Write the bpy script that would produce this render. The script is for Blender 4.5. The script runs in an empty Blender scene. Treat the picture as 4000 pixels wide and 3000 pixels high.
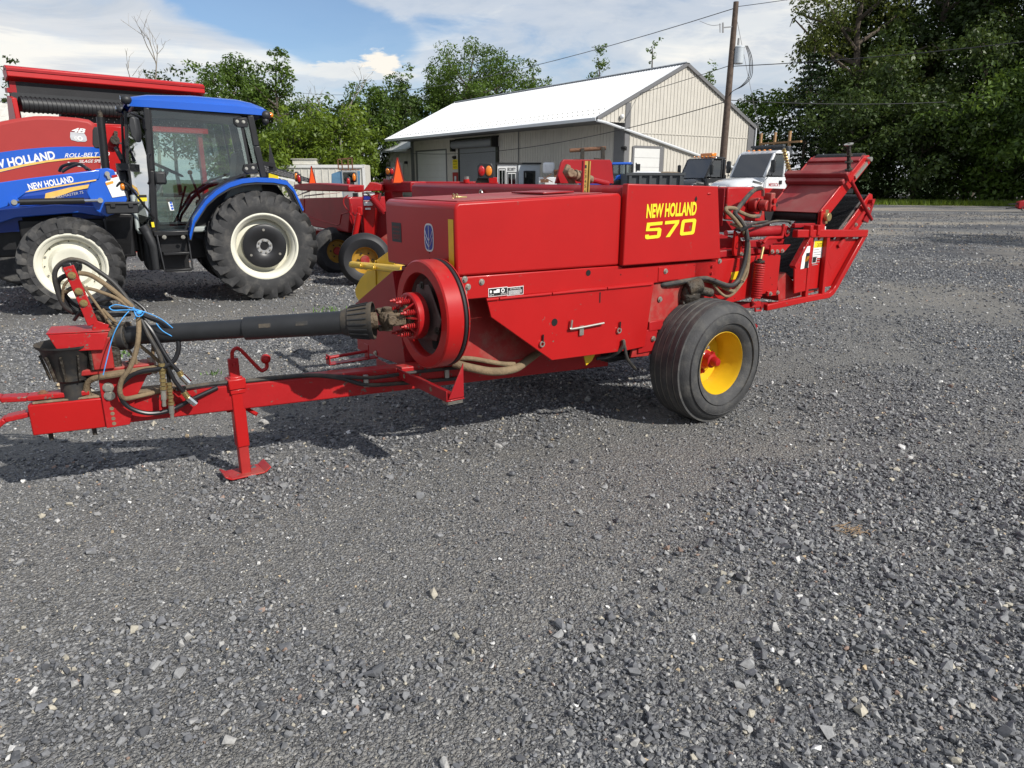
import bpy, bmesh, math, random
from mathutils import Vector, Matrix, noise
R = math.radians
rnd = random.Random(7)
scn = bpy.context.scene
COL = scn.collection

# ---------------------------------------------------------------- camera
cam_d = bpy.data.cameras.new('camera'); cam = bpy.data.objects.new('camera', cam_d); COL.objects.link(cam)
cam.location = (0, 0, 1.5); cam.rotation_euler = (R(90 - 16.093), 0, 0)
cam_d.sensor_width = 36; cam_d.lens = 24.957; cam_d.clip_start = 0.05; cam_d.clip_end = 3000
scn.camera = cam

# ---------------------------------------------------------------- sky, sun, exposure
SUN_EL, SUN_AZ = R(38), math.atan2(-0.60, 0.80)          # direction towards the sun, azimuth from +X
sun_dir = Vector((math.cos(SUN_EL) * math.cos(SUN_AZ), math.cos(SUN_EL) * math.sin(SUN_AZ), math.sin(SUN_EL)))
world = bpy.data.worlds.new('World'); scn.world = world; world.use_nodes = True
wt = world.node_tree; wt.nodes.clear()
def wn(t, **k):
    n = wt.nodes.new(t)
    for a, b in k.items(): setattr(n, a, b)
    return n
def wl(a, b): wt.links.new(a, b)
sky = wn('ShaderNodeTexSky', sky_type='NISHITA', sun_disc=False)
sky.sun_elevation = SUN_EL; sky.sun_rotation = math.pi / 2 - SUN_AZ
sky.air_density = 1.0; sky.dust_density = 0.35; sky.ozone_density = 2.6
tc = wn('ShaderNodeTexCoord'); sep = wn('ShaderNodeSeparateXYZ'); wl(tc.outputs['Generated'], sep.inputs[0])
def wm(op, a, b=None, c=None, clamp=False):
    n = wn('ShaderNodeMath', operation=op, use_clamp=clamp)
    for i, x in enumerate((a, b, c)):
        if x is None: continue
        if isinstance(x, (int, float)): n.inputs[i].default_value = x
        else: wl(x, n.inputs[i])
    return n.outputs[0]
# flat cloud deck: project the view direction on a plane high above
zc = wm('MAXIMUM', sep.outputs[2], 0.0); zd = wm('ADD', zc, 0.16)
cx = wm('DIVIDE', sep.outputs[0], zd); cy = wm('DIVIDE', sep.outputs[1], zd)
comb = wn('ShaderNodeCombineXYZ'); wl(cx, comb.inputs[0]); wl(cy, comb.inputs[1])
def wnoise(scale, detail, rough, off, dist=0.0):
    mp = wn('ShaderNodeMapping'); mp.inputs['Location'].default_value = off; wl(comb.outputs[0], mp.inputs[0])
    n = wn('ShaderNodeTexNoise'); n.inputs['Scale'].default_value = scale; n.inputs['Detail'].default_value = detail
    n.inputs['Roughness'].default_value = rough; n.inputs['Distortion'].default_value = dist
    wl(mp.outputs[0], n.inputs['Vector']); return n.outputs[0]
def wramp(fac, stops, interp='EASE'):
    r = wn('ShaderNodeValToRGB'); r.color_ramp.interpolation = interp
    e = r.color_ramp.elements
    while len(e) < len(stops): e.new(0.5)
    for i, (p, c) in enumerate(stops): e[i].position = p; e[i].color = (c, c, c, 1) if isinstance(c, (int, float)) else (*c, 1)
    wl(fac, r.inputs[0]); return r.outputs[0]
big = wnoise(0.55, 6, 0.55, (3.1, 7.7, 0.0), 0.4)
fine = wnoise(1.9, 8, 0.62, (1.3, 2.2, 4.0), 0.6)
# the broad gap of blue in the cloud deck
gx = wm('MULTIPLY', wm('SUBTRACT', wm('ADD', cx, 0.80), wm('MULTIPLY', wm('SUBTRACT', cy, 2.7), 0.30)), 2.5)
gy = wm('MULTIPLY', wm('SUBTRACT', cy, 2.72), 1.35)
gd = wm('SQRT', wm('ADD', wm('MULTIPLY', gx, gx), wm('MULTIPLY', gy, gy)))
gap = wm('SUBTRACT', 1.0, gd, None, True)
dens = wm('ADD', wm('MULTIPLY', big, 0.75), wm('MULTIPLY', fine, 0.42))
dens = wm('SUBTRACT', dens, wm('MULTIPLY', gap, 0.55))
# a flat deck closes up towards the horizon and opens overhead
hor = wm('POWER', wm('SUBTRACT', 1.0, zc), 6.0)
dens = wm('ADD', dens, wm('MULTIPLY', hor, 0.20))
mask = wramp(dens, [(0.48, 0.10), (0.62, 0.72), (0.76, 1.0)])
tone = wnoise(1.05, 9, 0.6, (9.1, 0.4, 2.0), 0.8)
ccol = wramp(tone, [(0.32, (5.6, 6.4, 7.5)), (0.50, (8.2, 8.5, 8.9)), (0.62, (11.0, 10.8, 10.2))], 'EASE')
# two small cumulus heads low over the trees
lump = wnoise(11.0, 6, 0.6, (2.7, 5.1, 1.0))
def puff(px_, py_, sx_, sy_):
    a = wm('DIVIDE', wm('ADD', cx, -px_), sx_); b = wm('DIVIDE', wm('ADD', cy, -py_), sy_)
    d = wm('SQRT', wm('ADD', wm('MULTIPLY', a, a), wm('MULTIPLY', b, b)))
    return wm('MULTIPLY', wm('ADD', wm('SUBTRACT', 1.05, d), wm('MULTIPLY', wm('SUBTRACT', lump, 0.5), 2.2)), 2.6, None, True)
pf = wm('MAXIMUM', wm('MAXIMUM', puff(-0.545, 3.25, 0.10, 0.17), wm('MULTIPLY', puff(-0.74, 3.32, 0.20, 0.13), 0.75)), wm('MULTIPLY', puff(-0.60, 3.42, 0.24, 0.07), 0.7))
pcol = wn('ShaderNodeMix', data_type='RGBA'); wl(pf, pcol.inputs['Factor']); wl(ccol, pcol.inputs['A']); pcol.inputs['B'].default_value = (11.2, 10.6, 9.6, 1)
mask = wm('MAXIMUM', mask, pf)
mixc = wn('ShaderNodeMix', data_type='RGBA'); wl(mask, mixc.inputs['Factor'])
tint = wn('ShaderNodeVectorMath', operation='MULTIPLY'); wl(sky.outputs[0], tint.inputs[0]); tint.inputs[1].default_value = (1.02, 1.16, 1.30)
wl(tint.outputs[0], mixc.inputs['A']); wl(pcol.outputs['Result'], mixc.inputs['B'])
bg = wn('ShaderNodeBackground'); bg.inputs['Strength'].default_value = 0.09
wl(mixc.outputs['Result'], bg.inputs[0])
wo = wn('ShaderNodeOutputWorld'); wl(bg.outputs[0], wo.inputs[0])

sun_d = bpy.data.lights.new('sun', 'SUN'); sun = bpy.data.objects.new('sun', sun_d); COL.objects.link(sun)
sun_d.energy = 5.0; sun_d.angle = R(0.53); sun_d.color = (1.0, 0.955, 0.88)
sun.rotation_euler = (-sun_dir).to_track_quat('-Z', 'Y').to_euler()
scn.view_settings.view_transform = 'Standard'; scn.view_settings.look = 'None'
scn.view_settings.exposure = 0.0; scn.view_settings.gamma = 1.0; scn.view_settings.use_curve_mapping = False
scn.cycles.max_bounces = 7; scn.cycles.diffuse_bounces = 2; scn.cycles.glossy_bounces = 3
scn.cycles.transmission_bounces = 6; scn.cycles.transparent_max_bounces = 12
scn.cycles.use_denoising = True

# ---------------------------------------------------------------- materials
def mat(name, col, rough=0.5, metal=0.0, coat=0.0, var=0.10, scale=5.0, dust=0.0, dcol=(0.23, 0.19, 0.14), up=0.35, bump=0.0, bscale=60.0, dscale=3.0, chips=0.0, spec=0.5):
    m = bpy.data.materials.new(name); m.use_nodes = True; t = m.node_tree; p = t.nodes['Principled BSDF']
    L = t.links.new
    def N(ty, **k):
        n = t.nodes.new(ty)
        for a, b in k.items(): setattr(n, a, b)
        return n
    co = N('ShaderNodeTexCoord')
    nz = N('ShaderNodeTexNoise'); nz.inputs['Scale'].default_value = scale; nz.inputs['Detail'].default_value = 6; nz.inputs['Roughness'].default_value = 0.6
    L(co.outputs['Object'], nz.inputs['Vector'])
    rp = N('ShaderNodeValToRGB'); e = rp.color_ramp.elements
    e[0].position = 0.3; e[1].position = 0.7
    e[0].color = (*[max(0, c * (1 - var)) for c in col], 1); e[1].color = (*[min(1, c * (1 + var)) for c in col], 1)
    L(nz.outputs[0], rp.inputs[0]); colout = rp.outputs[0]
    p.inputs['Roughness'].default_value = rough; p.inputs['Metallic'].default_value = metal
    p.inputs['Coat Weight'].default_value = coat; p.inputs['Coat Roughness'].default_value = 0.08
    p.inputs['Specular IOR Level'].default_value = spec
    if dust > 0:
        n2 = N('ShaderNodeTexNoise'); n2.inputs['Scale'].default_value = dscale; n2.inputs['Detail'].default_value = 10; n2.inputs['Roughness'].default_value = 0.68
        L(co.outputs['Object'], n2.inputs['Vector'])
        ge = N('ShaderNodeNewGeometry'); sx = N('ShaderNodeSeparateXYZ'); L(ge.outputs['Normal'], sx.inputs[0])
        mu = N('ShaderNodeMath', operation='MULTIPLY_ADD'); L(sx.outputs[2], mu.inputs[0]); mu.inputs[1].default_value = up * 0.35; L(n2.outputs[0], mu.inputs[2])
        mr = N('ShaderNodeMapRange'); mr.inputs['From Min'].default_value = 0.72 - 0.45 * dust; mr.inputs['From Max'].default_value = 0.95 - 0.35 * dust
        mr.inputs['To Max'].default_value = min(1.0, 0.25 + dust); L(mu.outputs[0], mr.inputs['Value'])
        mx = N('ShaderNodeMix', data_type='RGBA'); L(mr.outputs[0], mx.inputs['Factor']); L(colout, mx.inputs['A']); mx.inputs['B'].default_value = (*dcol, 1)
        colout = mx.outputs['Result']
        rr = N('ShaderNodeMapRange'); L(mr.outputs[0], rr.inputs['Value']); rr.inputs['To Min'].default_value = rough; rr.inputs['To Max'].default_value = 0.85
        L(rr.outputs[0], p.inputs['Roughness'])
        if coat > 0:
            cr = N('ShaderNodeMapRange'); L(mr.outputs[0], cr.inputs['Value']); cr.inputs['To Min'].default_value = coat; cr.inputs['To Max'].default_value = 0.0
            L(cr.outputs[0], p.inputs['Coat Weight'])
    if chips > 0:   # small chips and scratches down to primer
        nc = N('ShaderNodeTexNoise'); nc.inputs['Scale'].default_value = 42; nc.inputs['Detail'].default_value = 5; nc.inputs['Roughness'].default_value = 0.6; L(co.outputs['Object'], nc.inputs['Vector'])
        nl = N('ShaderNodeTexNoise'); nl.inputs['Scale'].default_value = 3.5; nl.inputs['Detail'].default_value = 3; L(co.outputs['Object'], nl.inputs['Vector'])
        ad = N('ShaderNodeMath', operation='MULTIPLY_ADD'); L(nl.outputs[0], ad.inputs[0]); ad.inputs[1].default_value = 0.35; L(nc.outputs[0], ad.inputs[2])
        cm_ = N('ShaderNodeMapRange'); cm_.inputs['From Min'].default_value = 0.90 - chips; cm_.inputs['From Max'].default_value = 0.93 - chips; L(ad.outputs[0], cm_.inputs['Value'])
        cx_ = N('ShaderNodeMix', data_type='RGBA'); L(cm_.outputs[0], cx_.inputs['Factor']); L(colout, cx_.inputs['A']); cx_.inputs['B'].default_value = (0.16, 0.10, 0.08, 1); colout = cx_.outputs['Result']
    L(colout, p.inputs['Base Color'])
    if bump > 0:
        nb = N('ShaderNodeTexNoise'); nb.inputs['Scale'].default_value = bscale; nb.inputs['Detail'].default_value = 4
        L(co.outputs['Object'], nb.inputs['Vector'])
        bp = N('ShaderNodeBump'); bp.inputs['Strength'].default_value = bump; bp.inputs['Distance'].default_value = 0.02
        L(nb.outputs[0], bp.inputs['Height']); L(bp.outputs[0], p.inputs['Normal'])
    return m

def glass(name, tint=(0.75, 0.85, 0.82), refl=1.45):
    m = bpy.data.materials.new(name); m.use_nodes = True; t = m.node_tree; t.nodes.clear()
    o = t.nodes.new('ShaderNodeOutputMaterial'); mx = t.nodes.new('ShaderNodeMixShader')
    fr = t.nodes.new('ShaderNodeFresnel'); fr.inputs[0].default_value = refl
    tr = t.nodes.new('ShaderNodeBsdfTransparent'); tr.inputs[0].default_value = (*tint, 1)
    gl = t.nodes.new('ShaderNodeBsdfGlossy'); gl.inputs['Roughness'].default_value = 0.02
    t.links.new(fr.outputs[0], mx.inputs[0]); t.links.new(tr.outputs[0], mx.inputs[1]); t.links.new(gl.outputs[0], mx.inputs[2]); t.links.new(mx.outputs[0], o.inputs[0])
    return m

M = {}
M['red'] = mat('red_paint', (0.415, 0.0105, 0.0105), 0.33, coat=0.08, var=0.09, scale=1.6, dust=0.13, dcol=(0.30, 0.16, 0.13), dscale=2.2, up=0.5, bump=0.035, bscale=3.5, chips=0.02, spec=0.32)
M['red_worn'] = mat('red_paint_worn', (0.38, 0.012, 0.014), 0.42, coat=0.08, var=0.14, scale=4, dust=0.30, dcol=(0.27, 0.15, 0.11), dscale=4, bump=0.06, bscale=25, chips=0.08, spec=0.3)
M['red_dusty_sheen'] = mat('red_paint_dusty_sheen', (0.30, 0.030, 0.034), 0.55, var=0.10, scale=4, dust=0.35, dcol=(0.32, 0.15, 0.13), dscale=3, up=0.6, chips=0.03, spec=0.4)  # dust, plus the pale sky reflection on upward sheets mixed into the colour
M['red_dirty'] = mat('red_paint_dirty', (0.33, 0.016, 0.014), 0.55, var=0.2, scale=6, dust=0.5, dscale=5)
M['red_old'] = mat('red_paint_old', (0.30, 0.011, 0.015), 0.40, coat=0.1, var=0.14, scale=3, dust=0.2, dscale=3, bump=0.04, bscale=5, chips=0.04, spec=0.3)
M['web'] = mat('dusty_cast_web', (0.10, 0.028, 0.026), 0.7, var=0.25, scale=6, dust=0.75, dcol=(0.105, 0.085, 0.075), dscale=3, bump=0.3, bscale=30)
M['yellow_shaded'] = mat('shaded_dusty_yellow_paint', (0.40, 0.22, 0.02), 0.55, var=0.2, scale=6, dust=0.4, dcol=(0.16, 0.12, 0.07), dscale=6)  # shade on the mower rims is painted in as a darker yellow, plus dust
M['stick'] = mat('stick_yellow', (0.36, 0.24, 0.05), 0.6, var=0.15, scale=20)
M['groove_dust'] = mat('groove_dust', (0.19, 0.18, 0.155), 0.95, var=0.4, scale=25)
M['yellow'] = mat('yellow_paint', (0.72, 0.445, 0.012), 0.42, coat=0.15, var=0.08, scale=5, dust=0.1, dcol=(0.2, 0.13, 0.06), dscale=6)
M['decal_yellow'] = mat('decal_yellow', (0.85, 0.66, 0.02), 0.5, var=0.04)
M['reflector_yellow'] = mat('reflective_yellow', (0.72, 0.45, 0.01), 0.45, var=0.08, scale=20)
M['black'] = mat('black_paint', (0.012, 0.012, 0.013), 0.38, var=0.3, dust=0.12, dcol=(0.09, 0.085, 0.08))
M['plastic'] = mat('black_plastic', (0.018, 0.019, 0.021), 0.5, var=0.25, scale=8, dust=0.2, dcol=(0.10, 0.095, 0.09))
M['plastic_dusty'] = mat('dusty_black_plastic', (0.022, 0.022, 0.022), 0.6, var=0.3, scale=9, dust=0.6, dcol=(0.13, 0.10, 0.065), dscale=5)
M['hole'] = mat('dark_opening', (0.006, 0.006, 0.006), 0.9, var=0.2)
M['rubber'] = mat('tyre_rubber', (0.048, 0.048, 0.049), 0.72, var=0.25, scale=9, dust=0.55, dcol=(0.13, 0.124, 0.11), up=0.05, dscale=11, bump=0.16, bscale=110)
M['rubber_lug'] = mat('lug_rubber', (0.036, 0.036, 0.037), 0.8, var=0.3, scale=6, dust=0.5, dcol=(0.13, 0.12, 0.105), up=0.1, dscale=6, bump=0.1, bscale=90)
M['rubber_dark'] = mat('clean_rubber', (0.016, 0.016, 0.018), 0.55, var=0.2, dust=0.12, dcol=(0.06, 0.06, 0.055))
M['hose'] = mat('hydraulic_hose', (0.030, 0.029, 0.028), 0.6, var=0.3, scale=20, dust=0.45, dcol=(0.20, 0.155, 0.10), dscale=9)
M['hose_clean'] = mat('hydraulic_hose_clean', (0.014, 0.014, 0.016), 0.38, var=0.2, dust=0.1, dscale=9)
M['hose_mud'] = mat('muddy_hose', (0.20, 0.145, 0.085), 0.85, var=0.3, scale=12, bump=0.3, bscale=80)
M['joint_mud'] = mat('muddy_joint', (0.075, 0.052, 0.032), 0.7, var=0.5, scale=16, dust=0.55, dcol=(0.21, 0.155, 0.095), dscale=9, bump=0.8, bscale=50)
M['grease'] = mat('greasy_cast_iron', (0.028, 0.023, 0.017), 0.6, var=0.5, scale=18, dust=0.5, dcol=(0.16, 0.12, 0.075), dscale=10, bump=0.7, bscale=55)
M['mud'] = mat('dried_mud', (0.21, 0.155, 0.10), 0.95, var=0.35, scale=14, bump=0.6, bscale=40)
M['steel'] = mat('bare_steel', (0.42, 0.40, 0.37), 0.38, metal=0.8, var=0.2, scale=20, dust=0.2)
M['zinc'] = mat('zinc_plated', (0.55, 0.53, 0.46), 0.35, metal=0.85, var=0.15, scale=20)
M['chrome'] = mat('chrome', (0.75, 0.75, 0.76), 0.08, metal=1.0, var=0.03)
M['brass'] = mat('yellow_zinc', (0.52, 0.40, 0.18), 0.35, metal=0.85, var=0.2, scale=20)
M['rust'] = mat('rusty_steel', (0.16, 0.075, 0.04), 0.8, var=0.4, scale=14, bump=0.2)
M['rim_white'] = mat('cream_wheel_paint', (0.74, 0.72, 0.60), 0.4, coat=0.15, var=0.05, scale=6, dust=0.12, dcol=(0.42, 0.37, 0.27), dscale=7)
M['red_faded'] = mat('faded_red_plastic', (0.38, 0.040, 0.036), 0.5, var=0.06, scale=1.5, dust=0.12, dcol=(0.38, 0.2, 0.17), spec=0.35)
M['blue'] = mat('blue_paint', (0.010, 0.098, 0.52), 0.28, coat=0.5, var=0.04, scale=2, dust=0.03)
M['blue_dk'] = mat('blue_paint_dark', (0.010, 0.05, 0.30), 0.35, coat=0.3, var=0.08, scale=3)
M['white'] = mat('white_paint', (0.72, 0.72, 0.71), 0.45, coat=0.15, var=0.05, scale=3, dust=0.05)
M['decal_white'] = mat('decal_white', (0.80, 0.80, 0.78), 0.5, var=0.04, scale=30)
M['decal_blue'] = mat('decal_blue', (0.02, 0.03, 0.26), 0.45, var=0.05)
M['decal_black'] = mat('decal_black', (0.012, 0.012, 0.012), 0.5, var=0.1)
M['decal_orange'] = mat('decal_orange', (0.85, 0.33, 0.03), 0.5, var=0.06)
M['decal_tan'] = mat('decal_gold', (0.80, 0.50, 0.12), 0.5, var=0.1, scale=20)
M['decal_silver'] = mat('decal_silver', (0.62, 0.62, 0.63), 0.35, metal=0.3, var=0.1, scale=15)
M['twine'] = mat('blue_twine', (0.05, 0.32, 0.72), 0.6, var=0.2, scale=40)
M['belt'] = mat('rubber_belt', (0.013, 0.013, 0.014), 0.62, var=0.3, scale=12, dust=0.08, bump=0.5, bscale=160)
M['glass'] = glass('cab_glass', (0.80, 0.88, 0.86), 1.9)
M['glass_truck'] = glass('truck_glass', (0.42, 0.50, 0.50), 2.4)
M['glass_dark'] = glass('tinted_glass', (0.30, 0.38, 0.38), 1.75)
M['lens_amber'] = mat('amber_lens', (0.75, 0.22, 0.015), 0.2, coat=0.6, var=0.1)
M['lens_red'] = mat('red_lens', (0.40, 0.008, 0.010), 0.2, coat=0.6, var=0.1)
M['smv'] = mat('fluorescent_orange', (0.95, 0.115, 0.018), 0.5, var=0.04)
M['smv_edge'] = mat('reflective_dark_red', (0.20, 0.012, 0.012), 0.4, var=0.06)
M['grey_cab'] = mat('grey_cab_trim', (0.34, 0.38, 0.37), 0.6, var=0.06)
M['grey'] = mat('grey_paint', (0.30, 0.30, 0.30), 0.5, var=0.1)

# ---------------------------------------------------------------- mesh building
def vec(a): return Vector(a)
def frame(d, up=(0, 0, 1)):
    d = vec(d).normalized(); u = vec(up)
    if abs(d.dot(u.normalized())) > 0.98: u = Vector((1, 0, 0))
    s = d.cross(u).normalized(); return s, s.cross(d).normalized(), d
def smooth_path(pts, k=6):
    pts = [vec(p) for p in pts]
    if len(pts) < 3: return pts
    out = []; n = len(pts)
    for i in range(n - 1):
        a = pts[max(0, i - 1)]; b = pts[i]; c = pts[i + 1]; d = pts[min(n - 1, i + 2)]
        for j in range(k):
            t = j / k; t2 = t * t; t3 = t2 * t
            out.append(0.5 * ((2 * b) + (c - a) * t + (2 * a - 5 * b + 4 * c - d) * t2 + (3 * b - a - 3 * c + d) * t3))
    out.append(pts[-1]); return out
class MB:
    def __init__(s): s.v = []; s.f = []
    def add(s, vs, fs):
        n = len(s.v); s.v += [tuple(p) for p in vs]; s.f += [tuple(i + n for i in f) for f in fs]; return s
    def box(s, c, d, rot=None):
        h = [x / 2 for x in d]; vs = []
        for k in range(8):
            p = Vector(((-1, 1)[k & 1] * h[0], (-1, 1)[k >> 1 & 1] * h[1], (-1, 1)[k >> 2 & 1] * h[2]))
            if rot: p = rot @ p
            vs.append(p + vec(c))
        return s.add(vs, [(0, 2, 3, 1), (4, 5, 7, 6), (0, 1, 5, 4), (2, 6, 7, 3), (0, 4, 6, 2), (1, 3, 7, 5)])
    def span(s, a, b): # box from corner a to corner b
        return s.box([(x + y) / 2 for x, y in zip(a, b)], [abs(x - y) for x, y in zip(a, b)])
    def bar(s, p, q, w, h, up=(0, 0, 1)): # w across, h along up
        p = vec(p); q = vec(q); a, b, d = frame(q - p, up); vs = []
        for e in (p, q):
            for i, j in ((-1, -1), (1, -1), (1, 1), (-1, 1)): vs.append(e + a * (i * w / 2) + b * (j * h / 2))
        return s.add(vs, [(3, 2, 1, 0), (4, 5, 6, 7), (0, 1, 5, 4), (1, 2, 6, 5), (2, 3, 7, 6), (3, 0, 4, 7)])
    def prism(s, pts, ex): # planar polygon and an extrusion vector
        pts = [vec(p) for p in pts]; ex = vec(ex); n = len(pts)
        nrm = Vector((0, 0, 0))
        for i in range(n): nrm += pts[i].cross(pts[(i + 1) % n])
        if nrm.dot(ex) > 0: pts.reverse()
        vs = pts + [p + ex for p in pts]
        return s.add(vs, [tuple(range(n)), tuple(range(2 * n - 1, n - 1, -1))] + [(i, i + n, (i + 1) % n + n, (i + 1) % n) for i in range(n)])
    def tube(s, pts, r, n=8, smooth=0, caps=True, closed=False, ring=None):
        pts = smooth_path(pts, smooth) if smooth else [vec(p) for p in pts]
        m = len(pts); rs = r if isinstance(r, (list, tuple)) else None
        if rs and len(rs) != m: rs = [rs[0] + (rs[-1] - rs[0]) * i / (m - 1) for i in range(m)]
        base = len(s.v); a = None
        for i in range(m):
            d = (pts[(i + 1) % m] - pts[i - 1]) if closed else (pts[min(i + 1, m - 1)] - pts[max(i - 1, 0)])
            if d.length < 1e-9: d = Vector((0, 0, 1))
            d.normalize()
            if a is None: a = frame(d)[0]; b = d.cross(a)
            else:
                a = a - d * a.dot(d)
                if a.length < 1e-6: a = frame(d)[0]
                a.normalize(); b = d.cross(a)
            rr = rs[i] if rs else r
            for k in range(n):
                t = 2 * math.pi * k / n; s.v.append(tuple(pts[i] + a * (rr * math.cos(t)) + b * (rr * math.sin(t))))
        for i in range(m if closed else m - 1):
            i2 = (i + 1) % m
            for k in range(n):
                k2 = (k + 1) % n; s.f.append((base + i * n + k, base + i * n + k2, base + i2 * n + k2, base + i2 * n + k))
        if caps and not closed:
            s.f.append(tuple(base + k for k in range(n - 1, -1, -1))); s.f.append(tuple(base + (m - 1) * n + k for k in range(n)))
        return s
    def cyl(s, p, q, r, n=16, r2=None): return s.tube([p, q], [r, r if r2 is None else r2], n)
    def lathe(s, prof, o, ax, n=32, closed=False, arc=None):
        o = vec(o); a, b, d = frame(ax); base = len(s.v); m = len(prof)
        for i in range(n):
            t = 2 * math.pi * i / n; e = a * math.cos(t) + b * math.sin(t)
            for (r, h) in prof: s.v.append(tuple(o + e * r + d * h))
        for i in range(n):
            i2 = (i + 1) % n
            for j in range(m if closed else m - 1):
                j2 = (j + 1) % m; s.f.append((base + i * m + j, base + i * m + j2, base + i2 * m + j2, base + i2 * m + j))
        return s
    def ball(s, c, r, n=12, sc=(1, 1, 1)):
        base = len(s.v); c = vec(c); rows = n // 2
        for i in range(1, rows):
            t = math.pi * i / rows
            for k in range(n):
                u = 2 * math.pi * k / n
                s.v.append((c.x + r * sc[0] * math.sin(t) * math.cos(u), c.y + r * sc[1] * math.sin(t) * math.sin(u), c.z + r * sc[2] * math.cos(t)))
        top = len(s.v); s.v.append((c.x, c.y, c.z + r * sc[2])); s.v.append((c.x, c.y, c.z - r * sc[2]))
        for i in range(rows - 2):
            for k in range(n):
                k2 = (k + 1) % n; s.f.append((base + i * n + k, base + (i + 1) * n + k, base + (i + 1) * n + k2, base + i * n + k2))
        for k in range(n):
            k2 = (k + 1) % n; s.f.append((top, base + k, base + k2)); s.f.append((top + 1, base + (rows - 2) * n + k2, base + (rows - 2) * n + k))
        return s
    def helix(s, p, q, rad, r, turns, n=6, seg=12):
        p = vec(p); q = vec(q); a, b, d = frame(q - p); pts = []
        N = int(turns * seg)
        for i in range(N + 1):
            t = 2 * math.pi * i / seg; pts.append(p + (q - p) * (i / N) + a * (rad * math.cos(t)) + b * (rad * math.sin(t)))
        return s.tube(pts, r, n)
    def disc(s, c, nrm, r, t=0.004, n=16): # thin round plate
        c = vec(c); d = vec(nrm).normalized(); return s.cyl(c, c + d * t, r, n)
    def build(s, name, m, parent=None, bevel=0.0, ang=35, flat=False, label=None):
        me = bpy.data.meshes.new(name); me.from_pydata(s.v, [], s.f); me.validate(); me.update()
        if len(s.f) < 20000:
            bm = bmesh.new(); bm.from_mesh(me); bmesh.ops.recalc_face_normals(bm, faces=bm.faces); bm.to_mesh(me); bm.free()
        if m is not None: me.materials.append(M[m] if isinstance(m, str) else m)
        if not flat:
            me.polygons.foreach_set('use_smooth', [True] * len(me.polygons)); me.set_sharp_from_angle(angle=R(ang))
        o = bpy.data.objects.new(name, me); COL.objects.link(o)
        if parent is not None: o.parent = parent
        if bevel > 0:
            b = o.modifiers.new('bevel', 'BEVEL'); b.width = bevel; b.segments = 2; b.limit_method = 'ANGLE'; b.angle_limit = R(40)
        if label: o['label'] = label
        return o
def thing(name, label, cat, loc=(0, 0, 0), rz=0.0, group=None):
    o = bpy.data.objects.new(name, None); COL.objects.link(o); o.location = loc; o.rotation_euler = (0, 0, R(rz)); o.empty_display_size = 0.2
    o['label'] = label; o['category'] = cat
    if group: o['group'] = group
    return o
def tag(o, label, cat, group=None):
    o['label'] = label; o['category'] = cat
    if group: o['group'] = group
    return o
def kind(o, k, label=None):
    o['kind'] = k
    if label: o['label'] = label
    return o
def dup(root, loc, rz, label=None, scale=None):
    r = root.copy(); COL.objects.link(r); r.location = loc; r.rotation_euler = (0, 0, R(rz))
    if scale: r.scale = scale
    if label: r['label'] = label
    for ch in list(root.children):
        c = ch.copy(); COL.objects.link(c); c.parent = r
        for g in ch.children:
            d = g.copy(); COL.objects.link(d); d.parent = c
    return r
def hexbolt(p, d, r=0.011, h=0.009): # bolt head with washer
    mb = MB(); p = vec(p); d = vec(d).normalized()
    mb.cyl(p, p + d * 0.003, r * 1.5, 14); mb.cyl(p + d * 0.003, p + d * (0.003 + h), r, 6); return mb
def bolts(parent, pts, d, r=0.011, m='zinc', name='bolt'):
    for p in pts: hexbolt(p, d, r).build(name, m, parent, flat=True)
def text(name, s, m, parent, p0, xv, yv, depth=0.0015, off=0.0, shear=0.0, label=None):
    """lettering whose bounding box runs from p0 along xv and yv"""
    cu = bpy.data.curves.new('txt', 'FONT'); cu.body = s; cu.size = 1.0; cu.offset = off; cu.shear = shear; cu.resolution_u = 3
    ob = bpy.data.objects.new('txt', cu); COL.objects.link(ob)
    me0 = bpy.data.meshes.new_from_object(ob.evaluated_get(bpy.context.evaluated_depsgraph_get())) if False else ob.to_mesh()
    vs = [v.co.copy() for v in me0.vertices]; fs = [tuple(p.vertices) for p in me0.polygons]
    ob.to_mesh_clear(); bpy.data.objects.remove(ob); bpy.data.curves.remove(cu)
    x0 = min(v.x for v in vs); x1 = max(v.x for v in vs); y0 = min(v.y for v in vs); y1 = max(v.y for v in vs)
    p0 = vec(p0); xv = vec(xv); yv = vec(yv); n = xv.cross(yv).normalized()
    mb = MB(); mb.v = [tuple(p0 + xv * ((v.x - x0) / (x1 - x0)) + yv * ((v.y - y0) / (y1 - y0)) + n * depth) for v in vs]; mb.f = fs
    return mb.build(name, m, parent, flat=True, label=label)
def plate(name, m, parent, p0, xv, yv, t=0.001, label=None): # flat decal rectangle lying on a surface
    p0 = vec(p0); xv = vec(xv); yv = vec(yv); n = xv.cross(yv).normalized() * t
    return MB().prism([p0, p0 + xv, p0 + xv + yv, p0 + yv], n).build(name, m, parent, flat=True, label=label)


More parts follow.
